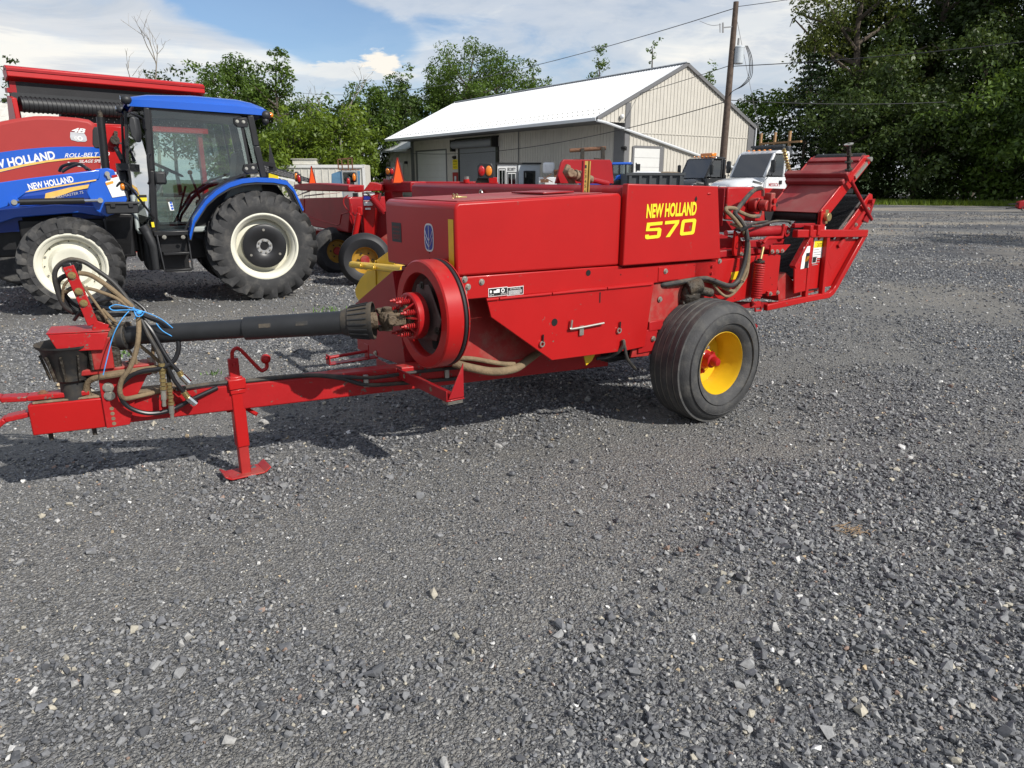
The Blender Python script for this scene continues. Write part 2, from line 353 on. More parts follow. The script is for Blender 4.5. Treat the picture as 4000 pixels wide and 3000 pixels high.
# ---------------------------------------------------------------- ground
import numpy as np
def gz(x, y):
    f = 1.0 if y < 40 else max(0.0, 1 - (y - 40) / 40)
    return f * (0.020 * noise.noise(Vector((x * 0.55, y * 0.55, 3.0))) + 0.012 * noise.noise(Vector((x * 1.7, y * 1.7, 9.0))) + 0.006 * noise.noise(Vector((x * 4.5, y * 4.5, 1.0)))) - 0.006
def coarse(x, y):
    """0 = packed fines, 1 = loose coarse stone"""
    c = 0.50 + 0.16 * x / (0.5 * abs(y) + 1) + 1.15 * noise.noise(Vector((x * 0.62 + 4, y * 0.62 + 1.5, 0.3))) + 0.5 * noise.noise(Vector((x * 1.9, y * 1.9, 5.0)))
    for (a, b, sx, sy, k) in ((-0.9, 2.75, 1.5, 0.55, 0.85), (-2.6, 2.2, 0.9, 0.8, 0.6), (0.9, 3.7, 1.6, 0.30, 0.5), (3.6, 3.2, 0.9, 1.2, 0.35), (4.5, 8.0, 2.5, 0.9, 0.6), (-0.6, 1.45, 0.8, 0.25, 0.4)):
        c -= k * math.exp(-((x - a) / sx) ** 2 - ((y - b) / sy) ** 2)
    return min(1.0, max(0.0, c))
def ground_material():
    m = bpy.data.materials.new('gravel_ground'); m.use_nodes = True; t = m.node_tree; p = t.nodes['Principled BSDF']; L = t.links.new
    def N(ty, **k):
        n = t.nodes.new(ty)
        for a, b in k.items(): setattr(n, a, b)
        return n
    co = N('ShaderNodeTexCoord').outputs['Object']
    def noi(s, d=5, r=0.6, off=None, sc=None):
        v = co
        if off or sc:
            mp = N('ShaderNodeMapping'); L(co, mp.inputs[0])
            if off: mp.inputs['Location'].default_value = off
            if sc: mp.inputs['Scale'].default_value = sc
            v = mp.outputs[0]
        n = N('ShaderNodeTexNoise'); n.inputs['Scale'].default_value = s; n.inputs['Detail'].default_value = d; n.inputs['Roughness'].default_value = r
        L(v, n.inputs['Vector']); return n.outputs[0]
    def ramp(f, st, interp='LINEAR'):
        r = N('ShaderNodeValToRGB'); r.color_ramp.interpolation = interp; e = r.color_ramp.elements
        while len(e) < len(st): e.new(0.5)
        for i, (q, c) in enumerate(st): e[i].position = q; e[i].color = (*c, 1) if not isinstance(c, float) else (c, c, c, 1)
        L(f, r.inputs[0]); return r.outputs[0]
    def mix(f, a, b, mode='MIX'):
        n = N('ShaderNodeMix', data_type='RGBA', blend_type=mode)
        if isinstance(f, float): n.inputs['Factor'].default_value = f
        else: L(f, n.inputs['Factor'])
        for k, x in (('A', a), ('B', b)):
            if isinstance(x, tuple): n.inputs[k].default_value = (*x, 1)
            else: L(x, n.inputs[k])
        return n.outputs['Result']
    wob = N('ShaderNodeVectorMath', operation='MULTIPLY_ADD')
    nw = N('ShaderNodeTexNoise'); nw.inputs['Scale'].default_value = 60; L(co, nw.inputs['Vector'])
    L(nw.outputs['Color'], wob.inputs[0]); wob.inputs[1].default_value = (0.012, 0.012, 0.012); L(co, wob.inputs[2])
    def vor(scale):
        v = N('ShaderNodeTexVoronoi'); v.inputs['Scale'].default_value = scale; v.inputs['Randomness'].default_value = 1.0; L(wob.outputs[0], v.inputs['Vector'])
        sp = N('ShaderNodeSeparateColor'); L(v.outputs['Color'], sp.inputs[0]); return v.outputs['Distance'], sp.outputs[0]
    st = [(0.0, (0.095, 0.098, 0.104)), (0.30, (0.150, 0.153, 0.160)), (0.58, (0.212, 0.214, 0.216)), (0.82, (0.29, 0.288, 0.28)), (0.94, (0.38, 0.35, 0.29)), (0.98, (0.55, 0.54, 0.52))]
    d1, c1 = vor(58); d2, c2 = vor(125)
    col1 = ramp(c1, st, 'CONSTANT'); col2 = ramp(c2, st, 'CONSTANT')
    sel = ramp(noi(9, 4), [(0.42, 0.0), (0.58, 1.0)])
    stones = mix(sel, col1, col2)
    fines = mix(noi(140, 3), (0.160, 0.157, 0.150), (0.34, 0.325, 0.295))
    at_ = N('ShaderNodeAttribute'); at_.attribute_name = 'coarse'
    patch = ramp(at_.outputs['Fac'], [(0.10, 0.95), (0.75, 0.05)])
    pm = N('ShaderNodeMath', operation='MULTIPLY'); L(patch, pm.inputs[0]); L(ramp(noi(22, 4, 0.7), [(0.35, 0.35), (0.62, 1.0)]), pm.inputs[1])
    base = mix(pm.outputs[0], stones, fines)
    # worn tan wheel tracks and dark blue-grey bands across the far yard
    sy = N('ShaderNodeSeparateXYZ'); L(co, sy.inputs[0])
    far = N('ShaderNodeMapRange'); L(sy.outputs[1], far.inputs['Value']); far.inputs['From Min'].default_value = 6; far.inputs['From Max'].default_value = 14
    tr = ramp(noi(0.30, 6, 0.6, (2.0, 5.0, 0), (0.5, 1.0, 1.0)), [(0.46, 0.0), (0.60, 0.8)])
    tm = N('ShaderNodeMath', operation='MULTIPLY'); L(tr, tm.inputs[0]); L(far.outputs[0], tm.inputs[1])
    base = mix(tm.outputs[0], base, (0.40, 0.35, 0.28))
    dk = ramp(noi(0.36, 5, 0.55, (12.0, 3.0, 0), (0.4, 1.0, 1.0)), [(0.50, 0.0), (0.62, 0.7)])
    dm = N('ShaderNodeMath', operation='MULTIPLY'); L(dk, dm.inputs[0]); L(far.outputs[0], dm.inputs[1])
    base = mix(dm.outputs[0], base, (0.075, 0.08, 0.095))
    # grass creeps in beyond the yard
    gr = N('ShaderNodeMapRange'); L(sy.outputs[1], gr.inputs['Value']); gr.inputs['From Min'].default_value = 78; gr.inputs['From Max'].default_value = 90
    base = mix(gr.outputs[0], base, (0.05, 0.085, 0.025))
    L(base, p.inputs['Base Color']); p.inputs['Roughness'].default_value = 0.9; p.inputs['Specular IOR Level'].default_value = 0.3
    hh = N('ShaderNodeMath', operation='MINIMUM'); L(d1, hh.inputs[0]); L(d2, hh.inputs[1])
    b1 = N('ShaderNodeBump', invert=True); b1.inputs['Strength'].default_value = 1.0; b1.inputs['Distance'].default_value = 0.02; L(hh.outputs[0], b1.inputs['Height'])
    b2 = N('ShaderNodeBump'); b2.inputs['Strength'].default_value = 0.5; b2.inputs['Distance'].default_value = 0.006; L(noi(160, 3), b2.inputs['Height']); L(b1.outputs[0], b2.inputs['Normal'])
    L(b2.outputs[0], p.inputs['Normal'])
    return m
def coords(segs):
    out = []
    for a, b, st in segs:
        n = max(1, round((b - a) / st)); out += [a + (b - a) * i / n for i in range(n)]
    return out + [segs[-1][1]]
gxs = coords([(-900, -120, 130), (-120, -30, 15), (-30, -9, 3), (-9, 9, 0.15), (9, 30, 3), (30, 120, 15), (120, 900, 130)])
gys = coords([(-60, -6, 9), (-6, 0, 1), (0, 16, 0.15), (16, 40, 2), (40, 120, 10), (120, 1500, 140)])
mb = MB(); nx = len(gxs)
mb.v = [(x, y, gz(x, y)) for y in gys for x in gxs]
mb.f = [(j * nx + i, j * nx + i + 1, (j + 1) * nx + i + 1, (j + 1) * nx + i) for j in range(len(gys) - 1) for i in range(nx - 1)]
gob = kind(mb.build('ground', ground_material(), ang=180), 'structure', 'dark grey crushed stone yard with dusty patches')
ca = gob.data.attributes.new('coarse', 'FLOAT', 'POINT'); ca.data.foreach_set('value', np.array([coarse(v.co.x, v.co.y) if v.co.y < 60 and abs(v.co.x) < 40 else 0.5 for v in gob.data.vertices], dtype=np.float32))

# loose stones lying on the yard: a few angular chips, instanced in great number
def stone_material():
    m = bpy.data.materials.new('crushed_stone'); m.use_nodes = True; t = m.node_tree; p = t.nodes['Principled BSDF']; L = t.links.new
    oi = t.nodes.new('ShaderNodeObjectInfo'); r = t.nodes.new('ShaderNodeValToRGB'); r.color_ramp.interpolation = 'CONSTANT'; e = r.color_ramp.elements
    st = [(0, (0.088, 0.091, 0.098)), (0.15, (0.128, 0.131, 0.139)), (0.36, (0.170, 0.173, 0.181)), (0.58, (0.218, 0.220, 0.224)), (0.76, (0.268, 0.267, 0.264)), (0.88, (0.35, 0.343, 0.328)), (0.945, (0.42, 0.385, 0.31)), (0.970, (0.46, 0.36, 0.23)), (0.975, (0.27, 0.19, 0.15)), (0.981, (0.56, 0.55, 0.53)), (0.993, (0.78, 0.77, 0.74))]
    while len(e) < len(st): e.new(0.5)
    for i, (q, c) in enumerate(st): e[i].position = q; e[i].color = (*c, 1)
    L(oi.outputs['Random'], r.inputs[0])
    co = t.nodes.new('ShaderNodeTexCoord'); nz = t.nodes.new('ShaderNodeTexNoise'); nz.inputs['Scale'].default_value = 2.2; nz.inputs['Detail'].default_value = 6; nz.inputs['Roughness'].default_value = 0.75
    L(co.outputs['Object'], nz.inputs['Vector'])
    mr = t.nodes.new('ShaderNodeMapRange'); L(nz.outputs[0], mr.inputs[0]); mr.inputs['From Min'].default_value = 0.3; mr.inputs['From Max'].default_value = 0.7; mr.inputs['To Min'].default_value = 0.72; mr.inputs['To Max'].default_value = 1.25
    mx = t.nodes.new('ShaderNodeVectorMath'); mx.operation = 'MULTIPLY'; L(r.outputs[0], mx.inputs[0]); L(mr.outputs[0], mx.inputs[1])
    L(mx.outputs[0], p.inputs['Base Color']); p.inputs['Roughness'].default_value = 0.72; p.inputs['Specular IOR Level'].default_value = 0.45
    return m
sm = stone_material(); proto = bpy.data.collections.new('stone_shapes')
for k in range(9):
    rr = random.Random(100 + k); bm = bmesh.new()
    fl = rr.uniform(0.45, 0.85); wd = rr.uniform(0.6, 0.95)
    for _ in range(rr.randint(9, 13)):
        d = Vector((rr.gauss(0, 1), rr.gauss(0, 1), rr.gauss(0, 1))).normalized() * rr.uniform(0.75, 1.0)
        bm.verts.new((d.x, d.y * wd, d.z * fl))
    g = bmesh.ops.convex_hull(bm, input=bm.verts)
    bmesh.ops.delete(bm, geom=list({x for x in g['geom_interior'] if isinstance(x, bmesh.types.BMVert)}), context='VERTS')
    me = bpy.data.meshes.new('stone_shape'); bm.to_mesh(me); bm.free(); me.materials.append(sm)
    proto.objects.link(bpy.data.objects.new('stone_shape', me))
rs = np.random.RandomState(5)
PX, SC, RT = [], [], []
def scatter(y0, y1, dens, lo, hi, bury, powr=1.6, thr=0.2):
    area = (0.85 * (y1 * y1 - y0 * y0) + 4.8 * (y1 - y0)); n = int(area * dens)
    ys = y0 + (y1 - y0) * np.sqrt(rs.uniform(0, 1, n)) if y0 < 0.5 else np.sqrt(rs.uniform(y0 * y0, y1 * y1, n)); xs = rs.uniform(-1, 1, n) * (0.85 * ys + 2.4)
    for x, y, q, s in zip(xs, ys, rs.uniform(0, 1, n), rs.uniform(0, 1, n)):
        x = float(x); y = float(y)
        c = coarse(x, y)
        out = max(0.0, abs(x) - 0.78 * y - 0.5) / 1.9            # thinner towards the far sides
        if q > (thr + (1 - thr) * min(1, max(0, c))) * (1 - 0.55 * min(1, out)): continue
        r = lo + (hi - lo) * float(s) ** powr
        PX.append((x, y, gz(x, y) + r * bury)); SC.append((r, r, r))
        RT.append((rs.normal(0, 0.35), rs.normal(0, 0.35), rs.uniform(0, 6.283)))
scatter(0.55, 3.7, 5200, 0.0030, 0.0075, 0.2, 1.3, 0.70)
scatter(0.55, 3.7, 2700, 0.0065, 0.0130, 0.32, 1.6, 0.16)
scatter(0.55, 3.7, 1000, 0.0110, 0.0200, 0.40, 1.8, 0.0)
scatter(0.55, 3.7, 130, 0.018, 0.034, 0.30, 2.2, 0.08)
scatter(3.7, 8.0, 900, 0.006, 0.011, 0.2, 1.3, 0.4)
scatter(3.7, 8.0, 1700, 0.008, 0.016, 0.32, 1.6, 0.12)
scatter(3.7, 8.0, 300, 0.013, 0.023, 0.35, 2.0, 0.0)
scatter(3.7, 8.0, 40, 0.022, 0.038, 0.25, 2.2, 0.1)
scatter(8.0, 13.0, 520, 0.012, 0.026, 0.25, 1.8, 0.2)
scatter(13.0, 20.0, 190, 0.016, 0.034, 0.2, 1.8, 0.15)
scatter(20.0, 34.0, 36, 0.022, 0.05, 0.2, 2.0, 0.1)
me = bpy.data.meshes.new('gravel'); me.from_pydata(PX, [], [])
for nm, dat in (('scl', SC), ('rot', RT)):
    a = me.attributes.new(nm, 'FLOAT_VECTOR', 'POINT'); a.data.foreach_set('vector', np.array(dat, dtype=np.float32).ravel())
me.materials.append(sm)
gravel = bpy.data.objects.new('gravel', me); COL.objects.link(gravel); kind(gravel, 'stuff', 'loose angular stones covering the yard')
ng = bpy.data.node_groups.new('scatter_stones', 'GeometryNodeTree')
ng.interface.new_socket('Geometry', in_out='INPUT', socket_type='NodeSocketGeometry'); ng.interface.new_socket('Geometry', in_out='OUTPUT', socket_type='NodeSocketGeometry')
gi = ng.nodes.new('NodeGroupInput'); go = ng.nodes.new('NodeGroupOutput')
iop = ng.nodes.new('GeometryNodeInstanceOnPoints'); ci = ng.nodes.new('GeometryNodeCollectionInfo'); ci.inputs['Collection'].default_value = proto
ci.inputs['Separate Children'].default_value = True; ci.inputs['Reset Children'].default_value = True
rv = ng.nodes.new('FunctionNodeRandomValue'); rv.data_type = 'INT'; rv.inputs[4].default_value = 0; rv.inputs[5].default_value = 8
na = ng.nodes.new('GeometryNodeInputNamedAttribute'); na.data_type = 'FLOAT_VECTOR'; na.inputs[0].default_value = 'scl'
nr = ng.nodes.new('GeometryNodeInputNamedAttribute'); nr.data_type = 'FLOAT_VECTOR'; nr.inputs[0].default_value = 'rot'
er = ng.nodes.new('FunctionNodeEulerToRotation')
gl = ng.links.new
gl(gi.outputs[0], iop.inputs['Points']); gl(ci.outputs[0], iop.inputs['Instance']); iop.inputs['Pick Instance'].default_value = True
gl(rv.outputs[2], iop.inputs['Instance Index']); gl(nr.outputs[0], er.inputs[0]); gl(er.outputs[0], iop.inputs['Rotation']); gl(na.outputs[0], iop.inputs['Scale'])
gl(iop.outputs[0], go.inputs[0])
md = gravel.modifiers.new('scatter', 'NODES'); md.node_group = ng


# ---------------------------------------------------------------- the square baler in the middle of the yard
# local axes: x runs from the hitch to the rear, y from the near (left) side to the far side, z up
bal = thing('square_baler', 'red square hay baler with yellow 570 lettering standing in front on the gravel', 'baler', (1.35, 4.29, 0), 35)
OUT = (0, -1, 0)
Y0 = 0.28
# front hood with rolled top edges
hood = MB().prism([(-1.786, Y0, 1.040), (-1.786, Y0, 1.372), (-1.765, Y0, 1.393), (-0.715, Y0, 1.425), (-0.700, Y0, 1.405), (-0.700, Y0, 1.024)], (0, 0.775, 0)).build('front_hood', 'red', bal, bevel=0.012)
MB().prism([(-1.745, 0.33, 1.3935), (-1.745, 1.02, 1.3935), (-0.80, 1.02, 1.4225), (-0.80, 0.33, 1.4225)], (0, 0, 0.006)).build('top_lid', 'red_dusty_sheen', hood, bevel=0.003)
MB().prism([(-1.15, 0.42, 1.422), (-1.15, 0.72, 1.422), (-0.93, 0.72, 1.428), (-0.93, 0.42, 1.428)], (0, 0, 0.01)).build('lid_cover', 'red_old', hood, bevel=0.004)
MB().helix((-1.62, 0.58, 1.409), (-1.58, 0.58, 1.409), 0.018, 0.003, 2).build('latch_ring', 'brass', hood)
MB().box((-1.56, 0.60, 1.408), (0.07, 0.02, 0.012)).build('lid_latch', 'brass', hood, bevel=0.003)
plate('reflector', 'reflector_yellow', hood, (-1.7868, 0.345, 1.055), (0, -0.048, 0), (0, 0, 0.258))
# emblem: blue leaf in an oval
def emblem():
    cy, cz, w, h = 0.545, 1.212, 0.049, 0.071
    def sup(sx, sz, x, n=32, e=3.2):
        out = []
        for i in range(n):
            t = 2 * math.pi * i / n; c = math.cos(t); s = math.sin(t)
            out.append((x, cy - sx * math.copysign(abs(c) ** (2 / e), c), cz + sz * math.copysign(abs(s) ** (2 / e), s)))
        return out
    e = MB().prism(sup(w, h, -1.7865), (-0.0012, 0, 0)).build('emblem', 'decal_silver', hood, flat=True)
    MB().prism(sup(w * 0.84, h * 0.88, -1.788), (-0.0006, 0, 0)).build('emblem_field', 'decal_blue', hood, flat=True)
    lv = MB()
    def vein(a, b, c, t=0.0032):
        pts = [(-1.7893, cy - p[0] * w * 0.84, cz + p[1] * h * 0.88) for p in (a, b, c)]
        lv.tube(smooth_path(pts, 5), t, 4)
    vein((0, -1), (0, 0), (0, 0.98), 0.0018)
    for s in (-1, 1):
        for z0, z1 in ((-0.78, 0.0), (-0.28, 0.52)): vein((0, z0), (s * 0.5, z0 + (z1 - z0) * 0.42), (s * 0.93, z1 + 0.05), 0.0021)
    lv.build('emblem_leaf', 'decal_silver', hood)
emblem()
plate('maker_plate', 'decal_black', hood, (-1.7868, 0.975, 1.165), (0, -0.115, 0), (0, 0, 0.105))
for k, z in enumerate((1.24, 1.215, 1.195, 1.18)):
    text('lettering', ('MESSICK', 'FARM EQUIPMENT', 'SALES', 'SERVICE')[k], 'red_dirty', hood, (-1.7885, 0.960, z), (0, -0.085, 0), (0, 0, 0.011), 0.0003)
for z_ in (1.135, 1.105): MB().disc((-1.7865, 0.545, z_), (-1, 0, 0), 0.004, 0.001, 8).build('hole', 'hole', hood, flat=True)
# wide feeder housing behind the front hood; its dark front face runs across the machine
fh = MB().prism([(-0.685, 0.30, 1.00), (-0.685, 0.30, 1.445), (-0.655, 0.30, 1.468), (0.08, 0.30, 1.458), (0.16, 0.30, 1.00)], (0, 2.57, 0)).build('feeder_housing', 'red_old', bal, bevel=0.014)
MB().helix((-0.699, 1.75, 1.405), (-0.695, 1.75, 1.405), 0.018, 0.006, 1).build('lift_ring', 'steel', fh)
MB().bar((-0.688, 0.62, 1.36), (-0.688, 0.62, 1.472), 0.006, 0.004).build('panel_seam', 'hole', fh)
# the lettered side door
dr = MB().prism([(-0.686, 0.250, 1.476), (0.078, 0.250, 1.458), (0.158, 0.250, 1.012), (-0.698, 0.250, 1.023)], (0, 0.045, 0)).build('side_door', 'red', bal, bevel=0.006)
text('lettering', 'NEW HOLLAND', 'decal_yellow', dr, (-0.533, 0.249, 1.283), (0.425, 0, 0.006), (0, 0, 0.081), 0.0015, off=0.04, shear=0.06)
def digit(polys, x0, w):
    o = vec((-0.536, 0.249, 1.164)); g = MB()
    for pl in polys: g.prism([o + Vector(((x0 + p[0] * w + p[1] * 0.012), -0.0003, (x0 + p[0] * w) * 0.03 + p[1] * 0.094)) for p in pl], (0, -0.0015, 0))
    g.build('model_number', 'decal_yellow', dr, flat=True)
digit([[(0, 1), (1, 1), (1, 0.80), (0.22, 0.80), (0.20, 0.64), (0, 0.50)], [(0.0, 0.50), (0.2, 0.64), (0.84, 0.64), (0.95, 0.59), (1, 0.50), (1, 0.13), (0.95, 0.04), (0.84, 0), (0.76, 0.2), (0.76, 0.45)], [(0, 0.28), (0.22, 0.28), (0.24, 0.2), (0.76, 0.2), (0.84, 0), (0.14, 0), (0.04, 0.05), (0, 0.15)]], 0.0, 0.128)
digit([[(0, 1), (1, 1), (1, 0.80), (0, 0.80)], [(0.74, 0.80), (1, 0.80), (0.48, 0), (0.20, 0)]], 0.150, 0.120)
digit([[(0.14, 1), (0.86, 1), (0.96, 0.95), (1, 0.85), (0.78, 0.76), (0.74, 0.80), (0.26, 0.80), (0.22, 0.76), (0, 0.85), (0.04, 0.95)], [(1, 0.85), (1, 0.15), (0.78, 0.24), (0.78, 0.76)], [(0, 0.85), (0.22, 0.76), (0.22, 0.24), (0, 0.15)], [(0.14, 0), (0.04, 0.05), (0, 0.15), (0.22, 0.24), (0.26, 0.20), (0.74, 0.20), (0.78, 0.24), (1, 0.15), (0.96, 0.05), (0.86, 0)]], 0.292, 0.130)
MB().prism([(-0.118, 0.249, 1.367), (-0.106, 0.249, 1.385), (-0.118, 0.249, 1.403), (-0.130, 0.249, 1.385)], (0, -0.001, 0)).build('key_hole', 'hole', dr, flat=True)
MB().ball((0.0, 0.249, 1.415), 0.02, 10, (1, 0.25, 0.35)).build('grip_dimple', 'red_worn', dr)
# side rail
rail = MB().prism([(-1.775, Y0, 0.921), (-1.783, Y0, 1.036), (-0.70, Y0, 1.020), (-0.66, Y0, 1.004), (0.155, Y0, 1.000), (0.155, Y0, 0.900), (-0.42, Y0, 0.897)], (0, 0.03, 0)).build('side_rail', 'red', bal, bevel=0.004)
MB().prism([(-1.77, Y0 - 0.004, 0.925), (-1.778, Y0 - 0.004, 1.030), (-1.605, Y0 - 0.004, 1.028), (-1.605, Y0 - 0.004, 0.923)], (0, 0.003, 0)).build('doubler_plate', 'red', rail, bevel=0.002)
MB().prism([(-0.375, Y0 - 0.004, 0.905), (-0.375, Y0 - 0.004, 0.99), (-0.195, Y0 - 0.004, 0.99), (-0.195, Y0 - 0.004, 0.905)], (0, 0.003, 0)).build('access_cover', 'red', rail, bevel=0.002)
bolts(rail, [(-1.741, 0.276, 1.024), (-1.723, 0.276, 0.985), (-1.745, 0.276, 0.958), (-1.642, 0.276, 1.003), (-0.317, 0.276, 0.963), (0.183, 0.280, 0.992)], OUT)
for p in ((0.111, 0.280, 0.964), (0.110, 0.280, 0.920)): hexbolt(p, OUT, 0.009).build('bolt', 'red_worn', rail, flat=True)
for p, rr in (((-0.932, 0.279, 0.997), 0.017), ((-0.684, 0.279, 0.969), 0.004), ((-0.057, 0.279, 0.981), 0.003)): MB().disc(p, OUT, rr, 0.0012).build('hole', 'hole', rail, flat=True)
o1 = vec((-1.599, 0.280, 0.922)); plate('oil_decal', 'decal_white', rail, o1, (0.118, 0, 0.0), (0, 0, 0.044)); plate('oil_decal_field', 'decal_black', rail, o1 + Vector((0.003, -0.001, 0.003)), (0.112, 0, 0.0), (0, 0, 0.038))
p = o1 + Vector((0.006, -0.0021, 0.006))
text('lettering', 'SAE 90', 'decal_white', rail, (p[0], p[1], p[2]), (0.026, 0, 0), (0, 0, 0.007), 0.0003); text('lettering', 'HYPOID', 'decal_white', rail, (p[0] + 0.07, p[1], p[2]), (0.034, 0, 0), (0, 0, 0.007), 0.0003)
MB().ball((p[0] + 0.008, p[1], p[2] + 0.02), 0.008, 10, (0.8, 0.1, 1.0)).build('oil_drop', 'decal_white', rail)
MB().prism([(p[0] + 0.025, p[1], p[2] + 0.012), (p[0] + 0.025, p[1], p[2] + 0.024), (p[0] + 0.04, p[1], p[2] + 0.024), (p[0] + 0.045, p[1], p[2] + 0.031), (p[0] + 0.062, p[1], p[2] + 0.031), (p[0] + 0.062, p[1], p[2] + 0.012)], (0, -0.0004, 0)).build('gearbox_symbol', 'decal_white', rail, flat=True)
MB().lathe([(0.006, 0), (0.006, 0.0006), (0.011, 0.0006), (0.011, 0)], (p[0] + 0.082, p[1], p[2] + 0.021), OUT, 20).build('gear_symbol', 'decal_white', rail, flat=True)
o2 = vec((-1.483, 0.280, 0.918)); plate('attention_decal', 'decal_white', rail, o2, (0.104, 0, 0.0), (0, 0, 0.044)); plate('attention_field', 'decal_black', rail, o2 + Vector((0.003, -0.001, 0.003)), (0.098, 0, 0.0), (0, 0, 0.038))
text('lettering', 'ATTENTION', 'decal_white', rail, o2 + Vector((0.018, -0.0021, 0.030)), (0.066, 0, 0), (0, 0, 0.008), 0.0003)
for k in range(4): plate('text_line', 'decal_white', rail, o2 + Vector((0.008, -0.0021, 0.006 + 0.0055 * k)), (0.085 - 0.012 * (k == 0), 0, 0), (0, 0, 0.0024), 0.0003)
# lower shield
sh = MB().prism([(-1.615, 0.272, 0.917), (-1.588, 0.272, 0.818), (-1.186, 0.272, 0.531), (-0.617, 0.272, 0.509), (-0.463, 0.272, 0.513), (-0.412, 0.272, 0.905)], (0, 0.012, 0)).build('lower_shield', 'red', bal, bevel=0.003)
for a, b in ((-1.62, -1.545), (-1.54, -1.20), (-1.195, -0.80), (-0.795, -0.43)):
    za = 0.9155 - (a + 1.62) * 0.0138; zb = 0.9155 - (b + 1.62) * 0.0138
    MB().cyl((a, 0.268, za - 0.004), (b - 0.003, 0.268, zb - 0.004), 0.008, 10).build('hinge_tube', 'red', sh)
for p, rr in (((-1.173, 0.272, 0.745), 0.021),): MB().disc(p, OUT, rr, 0.0015).build('hole', 'hole', sh, flat=True)
p = vec((-0.846, 0.271, 0.852)); MB().prism([p + vec(q) for q in ((-0.004, 0, -0.03), (0.004, 0, -0.03), (0.004, 0, 0.03), (-0.004, 0, 0.03))], (0, -0.0012, 0)).build('slot', 'hole', sh, flat=True)
for q in ((-1.263, 0.262, 0.636), (-0.693, 0.262, 0.643)):
    q = vec(q); MB().lathe([(0.010, -0.003), (0.010, 0.003), (0.017, 0.003), (0.017, -0.003)], q, OUT, 18, closed=True).build('ring_latch', 'zinc', sh)
    MB().bar(q + vec((0.004, 0, 0.012)), q + vec((0.006, 0, 0.052)), 0.008, 0.006).build('latch_slot', 'hole', sh)
q = vec((-0.984, 0.255, 0.698))
MB().tube([q + vec((-0.078, 0, 0.050)), q + vec((-0.082, 0, 0.01)), q + vec((-0.07, 0, -0.001)), q + vec((0.16, 0, 0.006))], 0.0065, 8, smooth=4).box(q + vec((0, 0.008, -0.02)), (0.03, 0.006, 0.055)).build('door_handle', 'zinc', sh)
# inner structure behind the shields
MB().span((-1.72, 0.47, 0.55), (-0.40, 1.02, 1.02)).build('plunger_housing', 'red_dirty', bal, bevel=0.01)
MB().prism([(-1.72, 0.44, 0.90), (-1.72, 0.44, 0.60), (-1.50, 0.44, 0.52), (-0.60, 0.44, 0.52), (-0.60, 0.44, 0.90)], (0, 0.02, 0)).build('inner_plate', 'red_dirty', bal)
MB().span((-0.60, 0.60, 0.47), (0.12, 2.2, 0.62)).cyl((0.0, 0.30, 0.39), (0.0, 2.3, 0.39), 0.045).build('axle_beam', 'red_dirty', bal, bevel=0.01)
MB().prism([(-0.42, 0.30, 0.89), (-0.42, 0.30, 0.63), (-0.50, 0.30, 0.62), (-0.55, 0.30, 0.45), (-0.40, 0.30, 0.44), (-0.1, 0.30, 0.55), (0.25, 0.30, 0.70), (0.25, 0.30, 0.89)], (0, 0.02, 0)).build('knotter_frame', 'red_dirty', bal, bevel=0.003)
MB().prism([(-0.42, 0.285, 0.66), (-0.42, 0.285, 0.60), (-0.30, 0.285, 0.60), (-0.30, 0.285, 0.66)], (0, 0.08, 0)).prism([(-0.50, 0.288, 0.61), (-0.50, 0.288, 0.47), (-0.36, 0.288, 0.47), (-0.34, 0.288, 0.61)], (0, 0.02, 0)).build('axle_bracket', 'red_worn', bal, bevel=0.004)
bolts(bal, [(-0.33, 0.296, 0.79), (-0.38, 0.284, 0.55)], OUT, 0.012)
g = MB(); g.ball((-0.08, 0.27, 0.80), 0.075, 12, (1, 0.7, 1.1)); g.cyl((-0.08, 0.25, 0.84), (0.07, 0.23, 0.80), 0.028); g.cyl((-0.13, 0.27, 0.84), (-0.03, 0.24, 0.86), 0.05); g.box((-0.08, 0.29, 0.72), (0.14, 0.06, 0.10))
g.build('knotter_drive', 'grease', bal, bevel=0.01)
MB().prism([(-0.16, 0.296, 0.92), (-0.16, 0.296, 0.78), (0.10, 0.296, 0.78), (0.10, 0.296, 0.92)], (0, 0.003, 0)).build('pale_panel', 'red_dirty', bal)
# muddy draper hoses and yellow tab under the body
MB().tube([(-1.716, 0.450, 0.585), (-1.604, 0.420, 0.569), (-1.445, 0.400, 0.524), (-1.351, 0.400, 0.507)], 0.013, 10, smooth=6).build('return_hose', 'hose_mud', bal)
MB().tube([(-1.717, 0.450, 0.557), (-1.640, 0.400, 0.530), (-1.504, 0.380, 0.492), (-1.365, 0.380, 0.487), (-1.249, 0.420, 0.508), (-1.128, 0.460, 0.541)], 0.023, 12, smooth=6).build('needle_bar', 'hose_mud', bal)
MB().prism([(-0.874, 0.360, 0.493), (-0.787, 0.360, 0.492), (-0.813, 0.360, 0.456), (-0.856, 0.360, 0.434)], (0, 0.006, 0)).build('yellow_tab', 'yellow', bal)
MB().tube([(-0.659, 0.262, 0.582), (-0.664, 0.250, 0.553), (-0.684, 0.280, 0.504), (-0.711, 0.330, 0.473), (-0.777, 0.360, 0.465)], 0.011, 8, smooth=6).build('tie_hose', 'hose', bal)
MB().tube([(-0.663, 0.258, 0.583), (-0.653, 0.250, 0.534), (-0.627, 0.250, 0.463), (-0.505, 0.300, 0.371)], 0.010, 8, smooth=6).build('drain_hose', 'hose', bal)
MB().span((-0.62, 0.42, 0.40), (-0.28, 0.62, 0.47)).cyl((-0.7, 0.40, 0.44), (-0.3, 0.40, 0.44), 0.012).build('needle_yoke', 'black', bal, bevel=0.008)

